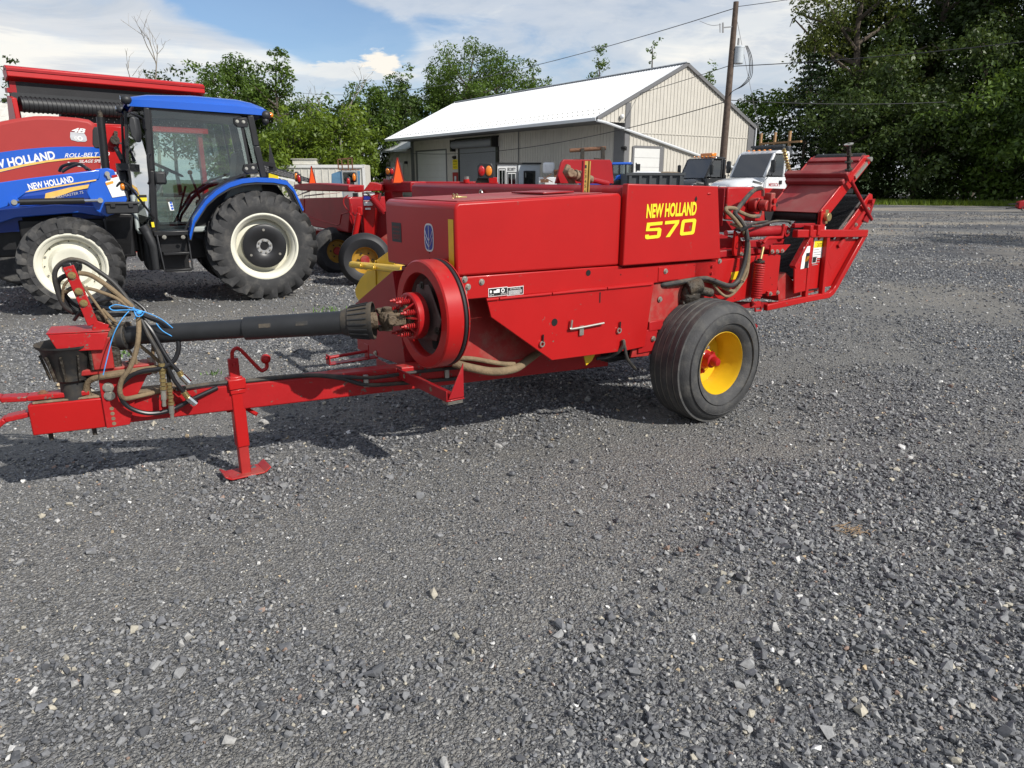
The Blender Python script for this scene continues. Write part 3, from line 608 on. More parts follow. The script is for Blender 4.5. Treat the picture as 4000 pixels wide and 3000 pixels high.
# flywheel with slip clutch
FC = Vector((-1.94, 0.375, 0.852)); AX = (1, 0, 0)
fw = MB().lathe([(0.204, 0.010), (0.210, 0.0), (0.262, 0.0), (0.27, 0.008), (0.27, 0.088), (0.262, 0.095), (0.214, 0.095), (0.204, 0.085)], FC, AX, 72, closed=True).build('flywheel', 'red', bal)
MB().lathe([(0.06, 0.065), (0.13, 0.075), (0.180, 0.070), (0.207, 0.045), (0.207, 0.065), (0.18, 0.085), (0.06, 0.085)], FC, AX, 48).build('flywheel_web', 'web', fw)
for k in range(3):
    a = R(25 + 120 * k); c = FC + Vector((0.071, 0.150 * math.cos(a), 0.150 * math.sin(a)))
    MB().ball(c, 0.042, 12, (0.12, 0.8, 1.0)).build('web_opening', 'hole', fw)
MB().lathe([(0.262, 0.096), (0.269, 0.100), (0.271, 0.106), (0.269, 0.112), (0.262, 0.116)], FC, AX, 72, closed=True).build('belt_ring', 'rubber_dark', fw)
MB().lathe([(0.2, 0.118), (0.270, 0.118), (0.270, 0.123), (0.2, 0.123)], FC, AX, 64, closed=True).build('rim_guard', 'red_worn', fw)
tri = MB(); pr = []
for k in range(3):
    for d, rr in ((-22, 0.16), (22, 0.16)):
        a = R(85 + 120 * k + d); pr.append(FC + Vector((0.022, rr * math.cos(a), rr * math.sin(a))))
tri.prism(pr, (0.012, 0, 0)).build('clutch_bracket', 'web', fw, bevel=0.006)
for k in range(3):
    a = R(85 + 120 * k); hexbolt(FC + Vector((0.02, 0.145 * math.cos(a), 0.145 * math.sin(a))), (-1, 0, 0), 0.013).build('bolt', 'grease', fw, flat=True)
cd = Vector((-0.955, 0.27, -0.05)).normalized()                      # shaft leaves the flywheel at an angle
CC = FC + Vector((-0.01, 0, 0))
cl = MB().lathe([(0.05, 0.0), (0.112, 0.0), (0.116, 0.006), (0.116, 0.055), (0.108, 0.06), (0.04, 0.052)], CC, (-1, 0, 0), 40).build('slip_clutch', 'red_worn', bal)
for k in range(8):
    a = R(22 + 45 * k); o = CC + Vector((-0.056, 0.086 * math.cos(a), 0.086 * math.sin(a)))
    sp = MB().helix(o, o + Vector((-0.055, 0, 0)), 0.011, 0.0032, 5, 6, 10).build('clutch_spring', 'red_worn', cl)
    MB().cyl(o, o + Vector((-0.082, 0, 0)), 0.005, 8).cyl(o + Vector((-0.055, 0, 0)), o + Vector((-0.067, 0, 0)), 0.010, 6).build('spring_bolt', 'red_worn', cl)
for k in range(8):
    a = R(45 * k); e = Vector((0, math.cos(a), math.sin(a))); MB().prism([CC + Vector((-0.056, 0, 0)) + e * 0.05, CC + Vector((-0.056, 0, 0)) + e * 0.108, CC + Vector((-0.10, 0, 0)) + e * 0.05], e.cross(Vector((1, 0, 0))) * 0.008).build('clutch_rib', 'red_worn', cl)
yk = CC + Vector((-0.095, 0.0, 0.0)); y2 = yk + cd * 0.10
j = MB(); j.cyl(CC + Vector((-0.05, 0, 0)), CC + Vector((-0.085, 0, 0)), 0.06, 18); j.cyl(CC + Vector((-0.085, 0, 0)), yk, 0.036)
for s in (-1, 1): j.bar(yk + Vector((0, 0.042 * s, 0)), yk + Vector((-0.09, 0.040 * s, 0)), 0.022, 0.06); j.bar(y2 + Vector((0.045, 0, 0.042 * s)), y2 + Vector((0.045, 0, 0.042 * s)) + cd * 0.06, 0.06, 0.022)
xc = yk + Vector((-0.075, 0, 0)); j.cyl(xc + Vector((0, -0.062, 0)), xc + Vector((0, 0.062, 0)), 0.024); j.cyl(xc + Vector((0, 0, -0.058)), xc + Vector((0, 0, 0.058)), 0.024); j.ball(xc, 0.045, 12)
j.cyl(xc + cd * 0.05, xc + cd * 0.14, 0.040)
j.build('universal_joint', 'joint_mud', bal, bevel=0.006)
# shielded drive shaft from the joint to the gearbox over the hitch
SA = xc + cd * 0.085; SB = Vector((-3.17, 1.02, 0.785)); sd = (SB - SA).normalized()
cone = MB().lathe([(0.058, 0.150), (0.064, 0.135), (0.067, 0.120), (0.074, 0.115), (0.079, 0.07), (0.086, 0.02), (0.089, 0.015), (0.091, 0.0), (0.086, 0.0), (0.072, 0.07), (0.055, 0.14)], SA - sd * 0.02, sd, 32).build('joint_guard', 'plastic_dusty', bal)
a_, b_, d_ = frame(sd)
for k in range(20):
    t = 2 * math.pi * k / 20; e = a_ * math.cos(t) + b_ * math.sin(t); MB().bar(SA + sd * 0.004 + e * 0.087, SA + sd * 0.09 + e * 0.075, 0.005, 0.008, e).build('guard_rib', 'plastic', cone)
SM = SA + (SB - SA) * 0.50
MB().cyl(SM, SB + sd * 0.02, 0.045, 24).build('shaft_tube', 'plastic', bal)
MB().cyl(SA + sd * 0.08, SM + sd * 0.015, 0.0555, 28).build('shaft_tube', 'plastic', bal)
for f_ in (0.27, 0.42):
    q = SA + (SB - SA) * f_; nn = (Vector((-0.35, -0.88, 0.30))); nn = (nn - sd * nn.dot(sd)).normalized(); q += nn * 0.0545
    MB().bar(q - sd * 0.028, q + sd * 0.028, 0.02, 0.003, nn).build('shaft_window', 'hose', bal, bevel=0.001)
# front skirt plate and cross member under the flywheel
MB().prism([(-1.800, 1.534, 0.735), (-1.800, 0.967, 0.999), (-1.800, 0.848, 0.463), (-1.800, 1.542, 0.433)], (0.012, 0, 0)).build('front_skirt', 'red_old', bal, bevel=0.003)
MB().prism([(-1.79, 0.96, 1.0), (-1.79, 0.85, 0.47), (-1.60, 0.85, 0.47), (-1.60, 0.96, 1.0)], (0, 0.012, 0)).build('skirt_return', 'red_old', bal)
hexbolt((-1.803, 1.250, 0.466), (-1, 0, 0), 0.010).build('bolt', 'zinc', bal, flat=True)
cm = MB().span((-1.905, 0.20, 0.435), (-1.898, 1.02, 0.492)).span((-1.897, 0.20, 0.435), (-1.80, 1.02, 0.442)).prism([(-1.80, 0.205, 0.445), (-1.89, 0.205, 0.445), (-1.80, 0.205, 0.62)], (0, 0.008, 0)).build('cross_member', 'red_old', bal, bevel=0.002)
for y_ in (0.36, 0.66): MB().ball((-1.9055, y_, 0.465), 0.013, 10, (0.06, 0.9, 1)).build('hole', 'mud', cm)
for z_ in (0.430, 0.424, 0.418): MB().box((-1.85, 0.235, z_), (0.085, 0.06, 0.0035)).build('shim', 'zinc', cm)
MB().span((-2.22, 0.93, 0.515), (-1.93, 0.985, 0.522)).span((-2.22, 0.93, 0.523), (-2.213, 0.985, 0.57)).span((-1.99, 0.93, 0.523), (-1.983, 0.985, 0.60)).cyl((-2.23, 0.957, 0.553), (-1.98, 0.957, 0.560), 0.009).build('tongue_latch', 'red_old', bal, bevel=0.002)

# tongue
TA = Vector((-3.60, 1.115, 0.432)); TB = Vector((-0.55, 0.535, 0.425)); td = (TB - TA).normalized(); tn = Vector((td.y, -td.x, 0)).normalized()  # tn points to the near side
if tn.y > 0: tn = -tn
def TG(s, a, z): return TA + td * s + tn * a + Vector((0, 0, z))
ton = MB().bar(TA, TB, 0.10, 0.135).build('tongue', 'red_worn', bal, bevel=0.008)
MB().bar(TG(0.0, 0.0, 0.0), TG(0.33, 0, 0), 0.112, 0.147).build('tongue_sleeve', 'red', ton, bevel=0.006)
MB().bar(TG(0.02, 0, 0.079), TG(0.62, 0, 0.079), 0.095, 0.010).build('dirt_layer', 'mud', ton, bevel=0.003)
for z_, dz in ((0.10, 0.03), (0.025, -0.075)):
    pts = [TG(0.25, 0, z_ + 0.0), TG(0.0, 0, z_), TG(-0.10, 0, z_ + dz * 0.2), TG(-0.18, 0, z_ + dz), TG(-0.32, 0, z_ + dz)]
    mbb = MB()
    for u, w in zip(pts[:-1], pts[1:]): mbb.bar(u, w, 0.075, 0.024)
    mbb.build('hitch_strap', 'red_worn', ton, bevel=0.005)
for s_ in (0.06, 0.24): MB().cyl(TG(s_, 0, -0.12), TG(s_, 0, -0.05), 0.010).build('hitch_bolt', 'grease', ton); hexbolt(TG(s_, 0, 0.112), (0, 0, 1), 0.014).build('bolt', 'rust', ton, flat=True)
# adjustable bracket plate carrying the gearbox
bp = MB().prism([TG(0.30, 0.056, -0.075), TG(0.30, 0.056, 0.16), TG(0.35, 0.056, 0.19), TG(0.52, 0.056, 0.19), TG(0.44, 0.056, 0.055), TG(0.40, 0.056, -0.07)], tn * 0.012).build('bracket_plate', 'red_worn', bal, bevel=0.003)
for z_ in (0.085, 0.125): hexbolt(TG(0.335, 0.069, z_), tn, 0.016, 0.013).build('bolt', 'zinc', bp, flat=True)
for z_ in (-0.055, -0.03, -0.005, 0.02): MB().disc(TG(0.335, 0.0685, z_), tn, 0.009, 0.0008).build('hole', 'mud', bp, flat=True)
MB().bar(TG(0.15, 0, 0.20), TG(0.54, 0, 0.205), 0.12, 0.028).build('gearbox_arm', 'red_dirty', bal, bevel=0.006)
MB().bar(TG(0.36, 0.0, 0.175), TG(0.52, 0.0, 0.175), 0.10, 0.03).build('arm_block', 'red_dirty', bal, bevel=0.004)
MB().cyl(TG(0.53, 0.02, 0.16), TG(0.53, 0.02, 0.245), 0.019).build('swivel_pin', 'steel', bal)
hexbolt(TG(0.45, 0.0, 0.22), (0, 0, 1), 0.02, 0.016).build('bolt', 'mud', bal, flat=True)
gb = MB(); gb.box(TG(0.33, 0.0, 0.30), (0.13, 0.13, 0.18)); gb.cyl(TG(0.33, 0, 0.345), SB, 0.06, 20); gb.cyl(TG(0.28, 0, 0.35), TG(0.15, 0, 0.34), 0.05, 16); gb.cyl(TG(0.33, 0, 0.15), TG(0.33, 0, 0.2), 0.022, 8)
gb.build('swivel_gearbox', 'grease', bal, bevel=0.014)
MB().bar(TG(0.29, 0.07, 0.29), TG(0.375, 0.07, 0.29), 0.012, 0.15).build('gearbox_cheek', 'red_dirty', bal, bevel=0.004)
MB().cyl(SB - sd * 0.01, SB + sd * 0.05, 0.068, 20).build('shaft_collar', 'plastic_dusty', bal, bevel=0.004)
MB().lathe([(0.050, -0.19), (0.052, -0.02), (0.075, -0.005), (0.082, 0.05), (0.085, 0.055), (0.112, 0.14), (0.128, 0.155), (0.130, 0.165), (0.106, 0.145), (0.075, 0.05), (0.045, 0.0)], TG(0.185, 0.0, 0.175), (0.02, 0, 1), 32).build('shaft_guard', 'plastic_dusty', bal)
for k in range(10):
    t = 2 * math.pi * k / 10; e = Vector((math.cos(t), math.sin(t), 0)); o = TG(0.185, 0, 0.175); MB().bar(o + e * 0.083 + Vector((0, 0, 0.0)), o + e * 0.108 + Vector((0, 0, 0.12)), 0.008, 0.012, e).build('guard_rib', 'grease', bal)
shd = MB(); s0 = TG(0.07, 0.10, 0.0); s1 = TG(0.36, 0.10, 0.0)
shd.prism([TG(0.165, 0.10, 0.320), TG(0.135, 0.095, 0.400), TG(0.375, 0.095, 0.392), TG(0.345, 0.10, 0.312)], tn * -0.006)
shd.prism([TG(0.13, 0.095, 0.400), TG(0.13, -0.06, 0.405), TG(0.38, -0.06, 0.400), TG(0.38, 0.095, 0.395)], (0, 0, 0.006))
shd.build('gearbox_shield', 'red_worn', bal, bevel=0.004)
# hose stand
hs = MB(); HP = [TG(0.37, 0.055, 0.400), TG(0.315, 0.055, 0.425), TG(0.285, 0.05, 0.56), TG(0.255, 0.05, 0.695)]
for u, w in zip(HP[:-1], HP[1:]): hs.bar(u, w, 0.045, 0.012, tn)
stand = hs.build('hose_stand', 'red_worn', bal, bevel=0.003)
for f_ in (0.15, 0.42, 0.62):
    q = HP[3] + (HP[1] - HP[3]) * f_ + tn * 0.008; hexbolt(q, tn, 0.011).build('bolt', 'brass', stand, flat=True)
MB().bar(TG(0.27, 0.03, 0.63), TG(0.25, 0.03, 0.71), 0.04, 0.05, tn).build('hose_clamp', 'black', stand, bevel=0.008)
# hoses, looped over the stand and tied in a bundle
def hose(name, m, r, pts): return MB().tube([vec(p) for p in pts], r, 10, smooth=7).build(name, m, bal)
KN = (12, 920, 575)
hose('hydraulic_hose', 'hose', 0.0105, [(-3.326, 1.100, 0.886), (-3.394, 1.080, 0.936), (-3.416, 1.060, 1.035), (-3.408, 1.050, 1.108), (-3.361, 1.040, 1.149), (-3.303, 1.030, 1.144), (-3.243, 1.020, 1.094), (-3.191, 1.000, 1.038), (-3.151, 0.970, 0.968), (-3.120, 0.940, 0.909), (-3.096, 0.900, 0.810), (-3.065, 0.880, 0.716), (-3.055, 0.880, 0.662)])
hose('hydraulic_hose', 'hose_mud', 0.011, [(-3.324, 1.030, 1.092), (-3.279, 1.020, 1.080), (-3.227, 1.000, 1.036), (-3.173, 0.970, 0.975), (-3.128, 0.930, 0.911), (-3.128, 0.900, 0.844), (-3.152, 0.880, 0.749), (-3.191, 0.880, 0.662), (-3.233, 0.890, 0.604), (-3.246, 0.900, 0.546), (-3.228, 0.930, 0.506), (-3.166, 0.950, 0.501), (-3.060, 0.950, 0.513)])
hose('hydraulic_hose', 'hose_mud', 0.008, [(-3.384, 1.070, 1.006), (-3.350, 1.040, 1.022), (-3.292, 1.020, 1.019), (-3.241, 1.000, 0.998), (-3.187, 0.970, 0.967), (-3.136, 0.940, 0.910)])
hose('hydraulic_hose', 'hose_mud', 0.006, [(-3.401, 1.070, 0.963), (-3.388, 1.040, 1.035), (-3.358, 1.020, 1.066), (-3.323, 1.020, 1.046), (-3.287, 1.010, 0.975), (-3.241, 1.000, 0.872), (-3.201, 1.000, 0.774), (-3.159, 0.990, 0.686), (-3.146, 1.000, 0.618)])
hose('hydraulic_hose', 'hose_mud', 0.008, [(-3.254, 1.020, 0.921), (-3.215, 1.010, 0.862), (-3.171, 1.000, 0.791), (-3.119, 0.970, 0.732), (-3.073, 0.950, 0.677), (-3.052, 0.930, 0.641)])
hose('hydraulic_hose', 'hose_clean', 0.011, [(-3.136, 0.930, 0.922), (-3.085, 0.910, 0.884), (-3.028, 0.890, 0.850), (-2.984, 0.880, 0.800), (-2.975, 0.870, 0.738), (-3.002, 0.870, 0.673), (-3.065, 0.880, 0.640), (-3.142, 0.900, 0.632), (-3.198, 0.910, 0.612), (-3.242, 0.920, 0.562), (-3.238, 0.930, 0.495), (-3.199, 0.930, 0.445), (-3.129, 0.925, 0.414), (-3.038, 0.920, 0.417), (-2.936, 0.915, 0.455), (-2.816, 0.910, 0.495)])
hose('hydraulic_hose', 'hose_clean', 0.010, [(-3.116, 0.940, 0.893), (-3.077, 0.900, 0.818), (-3.045, 0.880, 0.724), (-3.018, 0.870, 0.659), (-2.990, 0.870, 0.612)])
hose('hydraulic_hose', 'hose_clean', 0.010, [(-3.112, 0.950, 0.876), (-3.073, 0.900, 0.771), (-3.039, 0.880, 0.660), (-3.012, 0.880, 0.570), (-2.979, 0.880, 0.508)])
hose('hydraulic_hose', 'hose_clean', 0.009, [(-3.102, 0.970, 0.856), (-3.081, 0.930, 0.782), (-3.053, 0.910, 0.698), (-3.034, 0.900, 0.634), (-3.034, 0.900, 0.558)])
hose('hydraulic_hose', 'hose_clean', 0.008, [(-3.369, 1.080, 0.873), (-3.335, 1.050, 0.915), (-3.262, 1.020, 0.957), (-3.193, 0.990, 0.969), (-3.134, 0.970, 0.959), (-3.096, 0.950, 0.925), (-3.083, 0.940, 0.900)])
hose('hydraulic_hose', 'hose_clean', 0.007, [(-3.322, 1.090, 0.892), (-3.251, 1.050, 0.885), (-3.183, 1.020, 0.883), (-3.146, 0.990, 0.888)])
hose('hydraulic_hose', 'hose_clean', 0.009, [(-3.314, 1.090, 0.947), (-3.247, 1.050, 0.921), (-3.179, 1.020, 0.913), (-3.130, 0.980, 0.911)])
hose('hydraulic_hose', 'hose_mud', 0.008, [(-3.078, 0.980, 0.815), (-3.069, 0.980, 0.745), (-3.083, 0.990, 0.659), (-3.115, 1.000, 0.616)])
for dy in (0, 0.028):
    hose('hydraulic_hose', 'hose_mud', 0.014, [TG(0.245, -0.01 + dy, 0.07), TG(0.24, 0.0 + dy, 0.12), TG(0.27, 0.02 + dy, 0.165), TG(0.36, 0.075 + dy, 0.19), TG(0.50, 0.09 + dy, 0.20), TG(0.62, 0.08 + dy, 0.205)])
hose('brake_line', 'hose', 0.011, [TG(0.62, 0.06, 0.08), TG(0.80, 0.05, 0.085), TG(1.0, 0.04, 0.078), TG(1.25, 0.05, 0.078), TG(1.42, 0.058, 0.045), TG(1.55, 0.062, -0.005), TG(1.75, 0.062, -0.02), TG(2.1, 0.06, -0.03)])
hose('brake_line', 'hose', 0.010, [TG(1.0, 0.02, 0.078), TG(1.25, 0.045, 0.078), TG(1.45, 0.06, 0.05), TG(1.60, 0.062, 0.03), TG(1.85, 0.06, 0.035), TG(2.2, 0.055, 0.03)])
for s_, z_ in ((1.555, 0.015), (2.02, 0.0)): MB().bar(TG(s_, 0.055, z_ - 0.035), TG(s_, 0.055, z_ + 0.035), 0.028, 0.022, tn).build('hose_bracket', 'steel', bal, bevel=0.004)
def coupler(a, b, tip):
    a = vec(a); b = vec(b); d = (b - a); cq = MB(); n = 7
    for k in range(n): cq.cyl(a + d * (k / n), a + d * ((k + 0.8) / n), 0.0125 if k % 2 else 0.0155, 10)
    o = cq.build('hose_coupler', 'brass', bal)
    MB().cyl(b, b + d * 0.35, 0.013, 10).cyl(b + d * 0.35, b + d * 0.6, 0.0095, 10).build('coupler_tip', 'chrome' if tip else 'zinc', o)
hose('hydraulic_hose', 'hose_clean', 0.011, [(-3.363, 1.100, 0.900), (-3.400, 1.090, 0.975), (-3.407, 1.080, 1.046), (-3.383, 1.060, 1.076), (-3.357, 1.050, 1.082)])
hose('hydraulic_hose', 'hose_clean', 0.010, [(-3.361, 1.120, 0.907), (-3.385, 1.110, 0.956), (-3.386, 1.100, 0.993), (-3.365, 1.080, 1.016), (-3.344, 1.070, 1.020)])
hose('hydraulic_hose', 'hose_clean', 0.009, [(-3.385, 1.100, 0.988), (-3.357, 1.100, 0.945), (-3.299, 1.080, 0.906), (-3.233, 1.050, 0.891), (-3.154, 1.000, 0.888)])
hose('hydraulic_hose', 'hose', 0.008, [(-3.271, 1.060, 0.865), (-3.214, 1.040, 0.842), (-3.164, 1.020, 0.821), (-3.108, 1.000, 0.818)])
MB().ball((-3.261, 1.050, 0.879), 0.03, 10, (1, 1, 1.3)).build('gearbox_breather', 'grease', bal)
coupler((-3.056, 0.880, 0.663), (-3.066, 0.880, 0.531), 0); coupler((-3.035, 0.900, 0.561), (-3.039, 0.900, 0.445), 0)
coupler((-2.989, 0.870, 0.615), (-2.978, 0.870, 0.586), 1); coupler((-2.979, 0.880, 0.508), (-2.959, 0.880, 0.468), 1)
MB().cyl((-2.980, 0.870, 0.592), (-2.953, 0.870, 0.552), 0.017, 10).build('coupler_sleeve', 'chrome', bal); MB().cyl((-2.963, 0.880, 0.477), (-2.932, 0.880, 0.439), 0.017, 10).build('coupler_sleeve', 'chrome', bal)
tw = tag(MB().tube([(-3.235, 0.905, 0.945), (-3.206, 0.900, 0.954), (-3.161, 0.890, 0.940), (-3.125, 0.880, 0.925), (-3.071, 0.870, 0.899), (-3.030, 0.865, 0.870), (-2.992, 0.860, 0.828)], 0.0023, 6, smooth=6)
    .tube([(-3.235, 0.905, 0.945), (-3.222, 0.900, 0.930), (-3.176, 0.890, 0.928), (-3.134, 0.880, 0.924), (-3.127, 0.880, 0.908), (-3.143, 0.880, 0.885)], 0.0028, 6, smooth=6)
    .tube([(-3.159, 0.890, 0.923), (-3.201, 0.880, 0.881), (-3.240, 0.880, 0.816), (-3.275, 0.880, 0.725), (-3.303, 0.890, 0.641)], 0.0023, 6, smooth=6)
    .tube([(-3.058, 0.870, 0.857), (-3.036, 0.865, 0.819), (-2.992, 0.860, 0.784)], 0.0025, 6, smooth=4).ball((-3.122, 0.875, 0.913), 0.010, 10, (1.3, 0.8, 1))
    .tube([(-3.138, 0.900, 0.936), (-3.136, 0.870, 0.901), (-3.116, 0.870, 0.898), (-3.094, 0.900, 0.912)], 0.0028, 6, smooth=5).build('twine', 'twine'), 'bright blue plastic twine tying the bundle of hoses above the hitch', 'twine')
tw.location = bal.location; tw.rotation_euler = bal.rotation_euler
# parking jack on the near side of the tongue
JX = Vector((-2.725, 0.925, 0))
jk = MB().box(JX + Vector((0, 0, 0.35)), (0.062, 0.062, 0.38)).box(JX + Vector((0, 0, 0.502)), (0.085, 0.085, 0.055)).build('jack_tube', 'red', bal, bevel=0.006)
MB().box(JX + Vector((0, 0, 0.462)), (0.072, 0.072, 0.022)).build('jack_collar', 'red', jk, bevel=0.003)
MB().box(JX + Vector((0, 0, 0.10)), (0.050, 0.050, 0.20)).build('jack_leg', 'red_dirty', bal, bevel=0.004)
ft = MB(); prof = [(-0.115, 0.030), (-0.085, 0.010), (0.085, 0.010), (0.118, 0.034)]
for (a, za), (b, zb) in zip(prof[:-1], prof[1:]): ft.bar(JX + Vector((a, 0, za)), JX + Vector((b, 0, zb)), 0.135, 0.009)
ft.build('jack_foot', 'red_worn', bal, bevel=0.003)
MB().box(JX + Vector((0, 0.055, 0.42)), (0.10, 0.05, 0.16)).build('jack_mount', 'red_worn', bal, bevel=0.004)
MB().cyl(JX + Vector((0.03, 0.04, 0.36)), JX + Vector((0.085, -0.02, 0.32)), 0.011, 8).cyl(JX + Vector((0.04, 0.0, 0.45)), JX + Vector((0.10, 0.0, 0.46)), 0.012, 8).build('jack_pin', 'red', bal)
MB().box(JX + Vector((0, 0, 0.575)), (0.05, 0.028, 0.11)).cyl(JX + Vector((0, -0.02, 0.60)), JX + Vector((0, 0.02, 0.60)), 0.009).build('crank_clevis', 'red_worn', bal, bevel=0.004)
MB().tube([JX + Vector(q) for q in ((0, 0, 0.58), (0.0, 0, 0.655), (0.02, 0, 0.678), (0.045, 0, 0.665), (0.125, 0.0, 0.555), (0.15, 0, 0.547), (0.165, 0, 0.56), (0.166, 0, 0.585))], 0.0095, 10, smooth=4).build('crank_handle', 'red', bal)
MB().ball(JX + Vector((0.163, 0, 0.603)), 0.026, 16).build('crank_knob', 'red', bal)

# left wheel
WC = Vector((0, 0.02, 0.385))
def rib_tyre():
    w = 0.33; pr = [(0.205, 0.028), (0.235, 0.008), (0.275, -0.008), (0.315, -0.004), (0.345, 0.012), (0.362, 0.030), (0.371, 0.045)]
    n = 5; y = 0.045; st = (w - 0.09) / n
    for k in range(n):
        ra = 0.3835 + 0.008 * math.sin(math.pi * (k + 0.5) / n)
        pr += [(ra, y), (ra + 0.0015, y + st * 0.5), (ra, y + st - 0.011), (ra - 0.011, y + st - 0.0085), (ra - 0.011, y + st - 0.003)]; y += st
    pr += [(0.371, w - 0.045), (0.345, w - 0.012), (0.275, w + 0.008), (0.205, w - 0.028), (0.195, w - 0.05), (0.195, 0.05)]
    return pr
wh = MB().lathe([(0.20, 0.03), (0.212, 0.036), (0.212, 0.05), (0.197, 0.056), (0.192, 0.09), (0.176, 0.13), (0.170, 0.20), (0.176, 0.27), (0.192, 0.31), (0.192, 0.30), (0.165, 0.2), (0.168, 0.13), (0.186, 0.09), (0.19, 0.056)], WC, (0, 1, 0), 64, closed=True).build('wheel', 'yellow', bal)
MB().lathe(rib_tyre(), WC, (0, 1, 0), 96, closed=True).build('tyre', 'rubber', wh, ang=50)
for yy_, rr_ in ((0.045 + 0.048 * (k + 1) - 0.006, 0.3812 + 0.008 * math.sin(math.pi * (k + 0.5) / 5)) for k in range(4)): MB().lathe([(rr_ - 0.004, -0.0035), (rr_, -0.0025), (rr_, 0.0025), (rr_ - 0.004, 0.0035)], WC + Vector((0, yy_, 0)), (0, 1, 0), 80).build('groove', 'groove_dust', wh)
for rr_, t_ in ((0.262, 0.0025), (0.325, 0.003)): MB().lathe([(rr_ - t_, 0.002), (rr_, -0.0115 if rr_ < 0.3 else -0.006), (rr_ + t_, 0.002)], WC, (0, 1, 0), 80).build('sidewall_ring', 'rubber', wh)
MB().lathe([(0.0, 0.172), (0.06, 0.172), (0.085, 0.178), (0.10, 0.192), (0.172, 0.196), (0.172, 0.204), (0.0, 0.204)], WC, (0, 1, 0), 48).build('wheel_disc', 'yellow', wh)
hb = MB().lathe([(0.0, 0.055), (0.022, 0.058), (0.030, 0.072), (0.031, 0.10), (0.045, 0.105), (0.048, 0.15), (0.062, 0.16), (0.062, 0.175)], WC, (0, 1, 0), 28).build('hub', 'red_worn', wh)
for k in range(6):
    a = R(60 * k + 20); e = Vector((math.cos(a), 0, math.sin(a))); hexbolt(WC + e * 0.078 + Vector((0, 0.174, 0)), OUT, 0.012, 0.016).build('wheel_nut', 'zinc' if k % 2 else 'red_worn', wh, flat=True)
for a in (70, 250): MB().disc(WC + Vector((0.135 * math.cos(R(a)), 0.194, 0.135 * math.sin(R(a)))), OUT, 0.012, 0.001, 4).build('hand_hole', 'hole', wh, flat=True)
MB().cyl(WC + Vector((-0.12, 0.16, -0.13)), WC + Vector((-0.128, 0.10, -0.142)), 0.006, 8).build('valve', 'black', wh)

# bale case behind the door
bc = MB().prism([(-0.05, Y0, 0.72), (-0.05, Y0, 1.0), (0.16, Y0, 0.998), (0.80, Y0, 1.008), (0.835, Y0, 0.99), (0.835, Y0, 0.745), (0.60, Y0, 0.725), (0.30, Y0, 0.70)], (0, 0.45, 0)).build('bale_case', 'red', bal, bevel=0.006)
plate('reflector', 'reflector_yellow', bc, (0.312, 0.280, 0.860), (0.172, 0, 0.006), (0, 0, 0.050))
for p in ((0.359, 0.280, 0.944), (0.371, 0.280, 0.731), (0.740, 0.280, 0.841), (0.766, 0.280, 0.793)): MB().disc(p, OUT, 0.004, 0.001, 8).build('hole', 'hole', bc, flat=True)
MB().prism([(0.705, 0.262, 0.752), (0.815, 0.262, 0.750), (0.815, 0.262, 0.715), (0.704, 0.262, 0.718)], (0, 0.014, 0)).build('corner_plate', 'red', bc, bevel=0.002)
bolts(bc, [(0.730, 0.262, 0.734), (0.812, 0.262, 0.735)], OUT, 0.010)
MB().prism([(0.687, 0.265, 1.070), (0.914, 0.265, 1.062), (0.843, 0.265, 1.010), (0.691, 0.265, 1.011)], (0, 0.012, 0)).build('rail_bracket', 'red', bc, bevel=0.002)
bolts(bc, [(0.707, 0.265, 1.025), (0.764, 0.265, 1.022), (0.820, 0.265, 1.023)], OUT, 0.010)
MB().prism([(0.309, 0.270, 1.181), (0.357, 0.270, 1.145), (0.396, 0.270, 1.067), (0.393, 0.270, 1.009), (0.320, 0.270, 1.018), (0.307, 0.270, 1.050)], (0, 0.02, 0)).build('hose_support', 'red', bc, bevel=0.003)
hexbolt((0.385, 0.270, 1.026), OUT, 0.010).build('bolt', 'zinc', bc, flat=True)
# bale density rails, spring and crank
MB().bar((0.16, 0.34, 1.03), (0.93, 0.34, 1.03), 0.05, 0.045).bar((0.18, 0.70, 1.03), (1.15, 0.70, 1.03), 0.05, 0.05).bar((0.62, 0.29, 1.035), (0.62, 0.76, 1.035), 0.06, 0.04).build('density_rail', 'red_old', bal, bevel=0.006)
MB().prism([(0.20, 0.5, 1.0), (0.45, 0.5, 1.14), (0.70, 0.5, 1.08), (0.95, 0.5, 1.0)], (0, 0.02, 0)).prism([(0.16, 0.33, 1.0), (0.16, 0.33, 1.06), (0.22, 0.33, 1.03), (0.25, 0.33, 1.0)], (0, 0.02, 0)).build('rail_gusset', 'red_old', bal, bevel=0.004)
MB().helix((0.540, 0.232, 0.963), (0.535, 0.232, 0.730), 0.030, 0.0085, 15, 8, 14).build('tension_spring', 'red_worn', bal)
MB().cyl((0.540, 0.232, 0.963), (0.535, 0.232, 0.730), 0.020, 10).build('spring_core', 'red_dirty', bal)
MB().cyl((0.586, 0.250, 1.062), (0.544, 0.235, 0.961), 0.009, 10).build('tension_rod', 'brass', bal)
q = vec((0.540, 0.235, 0.965)); MB().cyl(q, q + Vector((0, 0, 0.012)), 0.034, 14).cyl(q + Vector((0, 0, 0.012)), q + Vector((0, 0, 0.024)), 0.018, 6).build('spring_cap', 'grease', bal)
MB().tube([(0.595, 0.260, 1.089), (0.626, 0.260, 1.116), (0.684, 0.260, 1.119), (0.774, 0.260, 1.117), (0.795, 0.260, 1.127), (0.801, 0.260, 1.206)], 0.011, 10, smooth=4).build('tension_crank', 'red', bal)
MB().prism([(0.579, 0.270, 1.096), (0.655, 0.270, 1.096), (0.666, 0.270, 1.063), (0.657, 0.270, 1.046), (0.590, 0.270, 1.060)], (0, 0.04, 0)).build('crank_nut_bracket', 'red_old', bal, bevel=0.004)
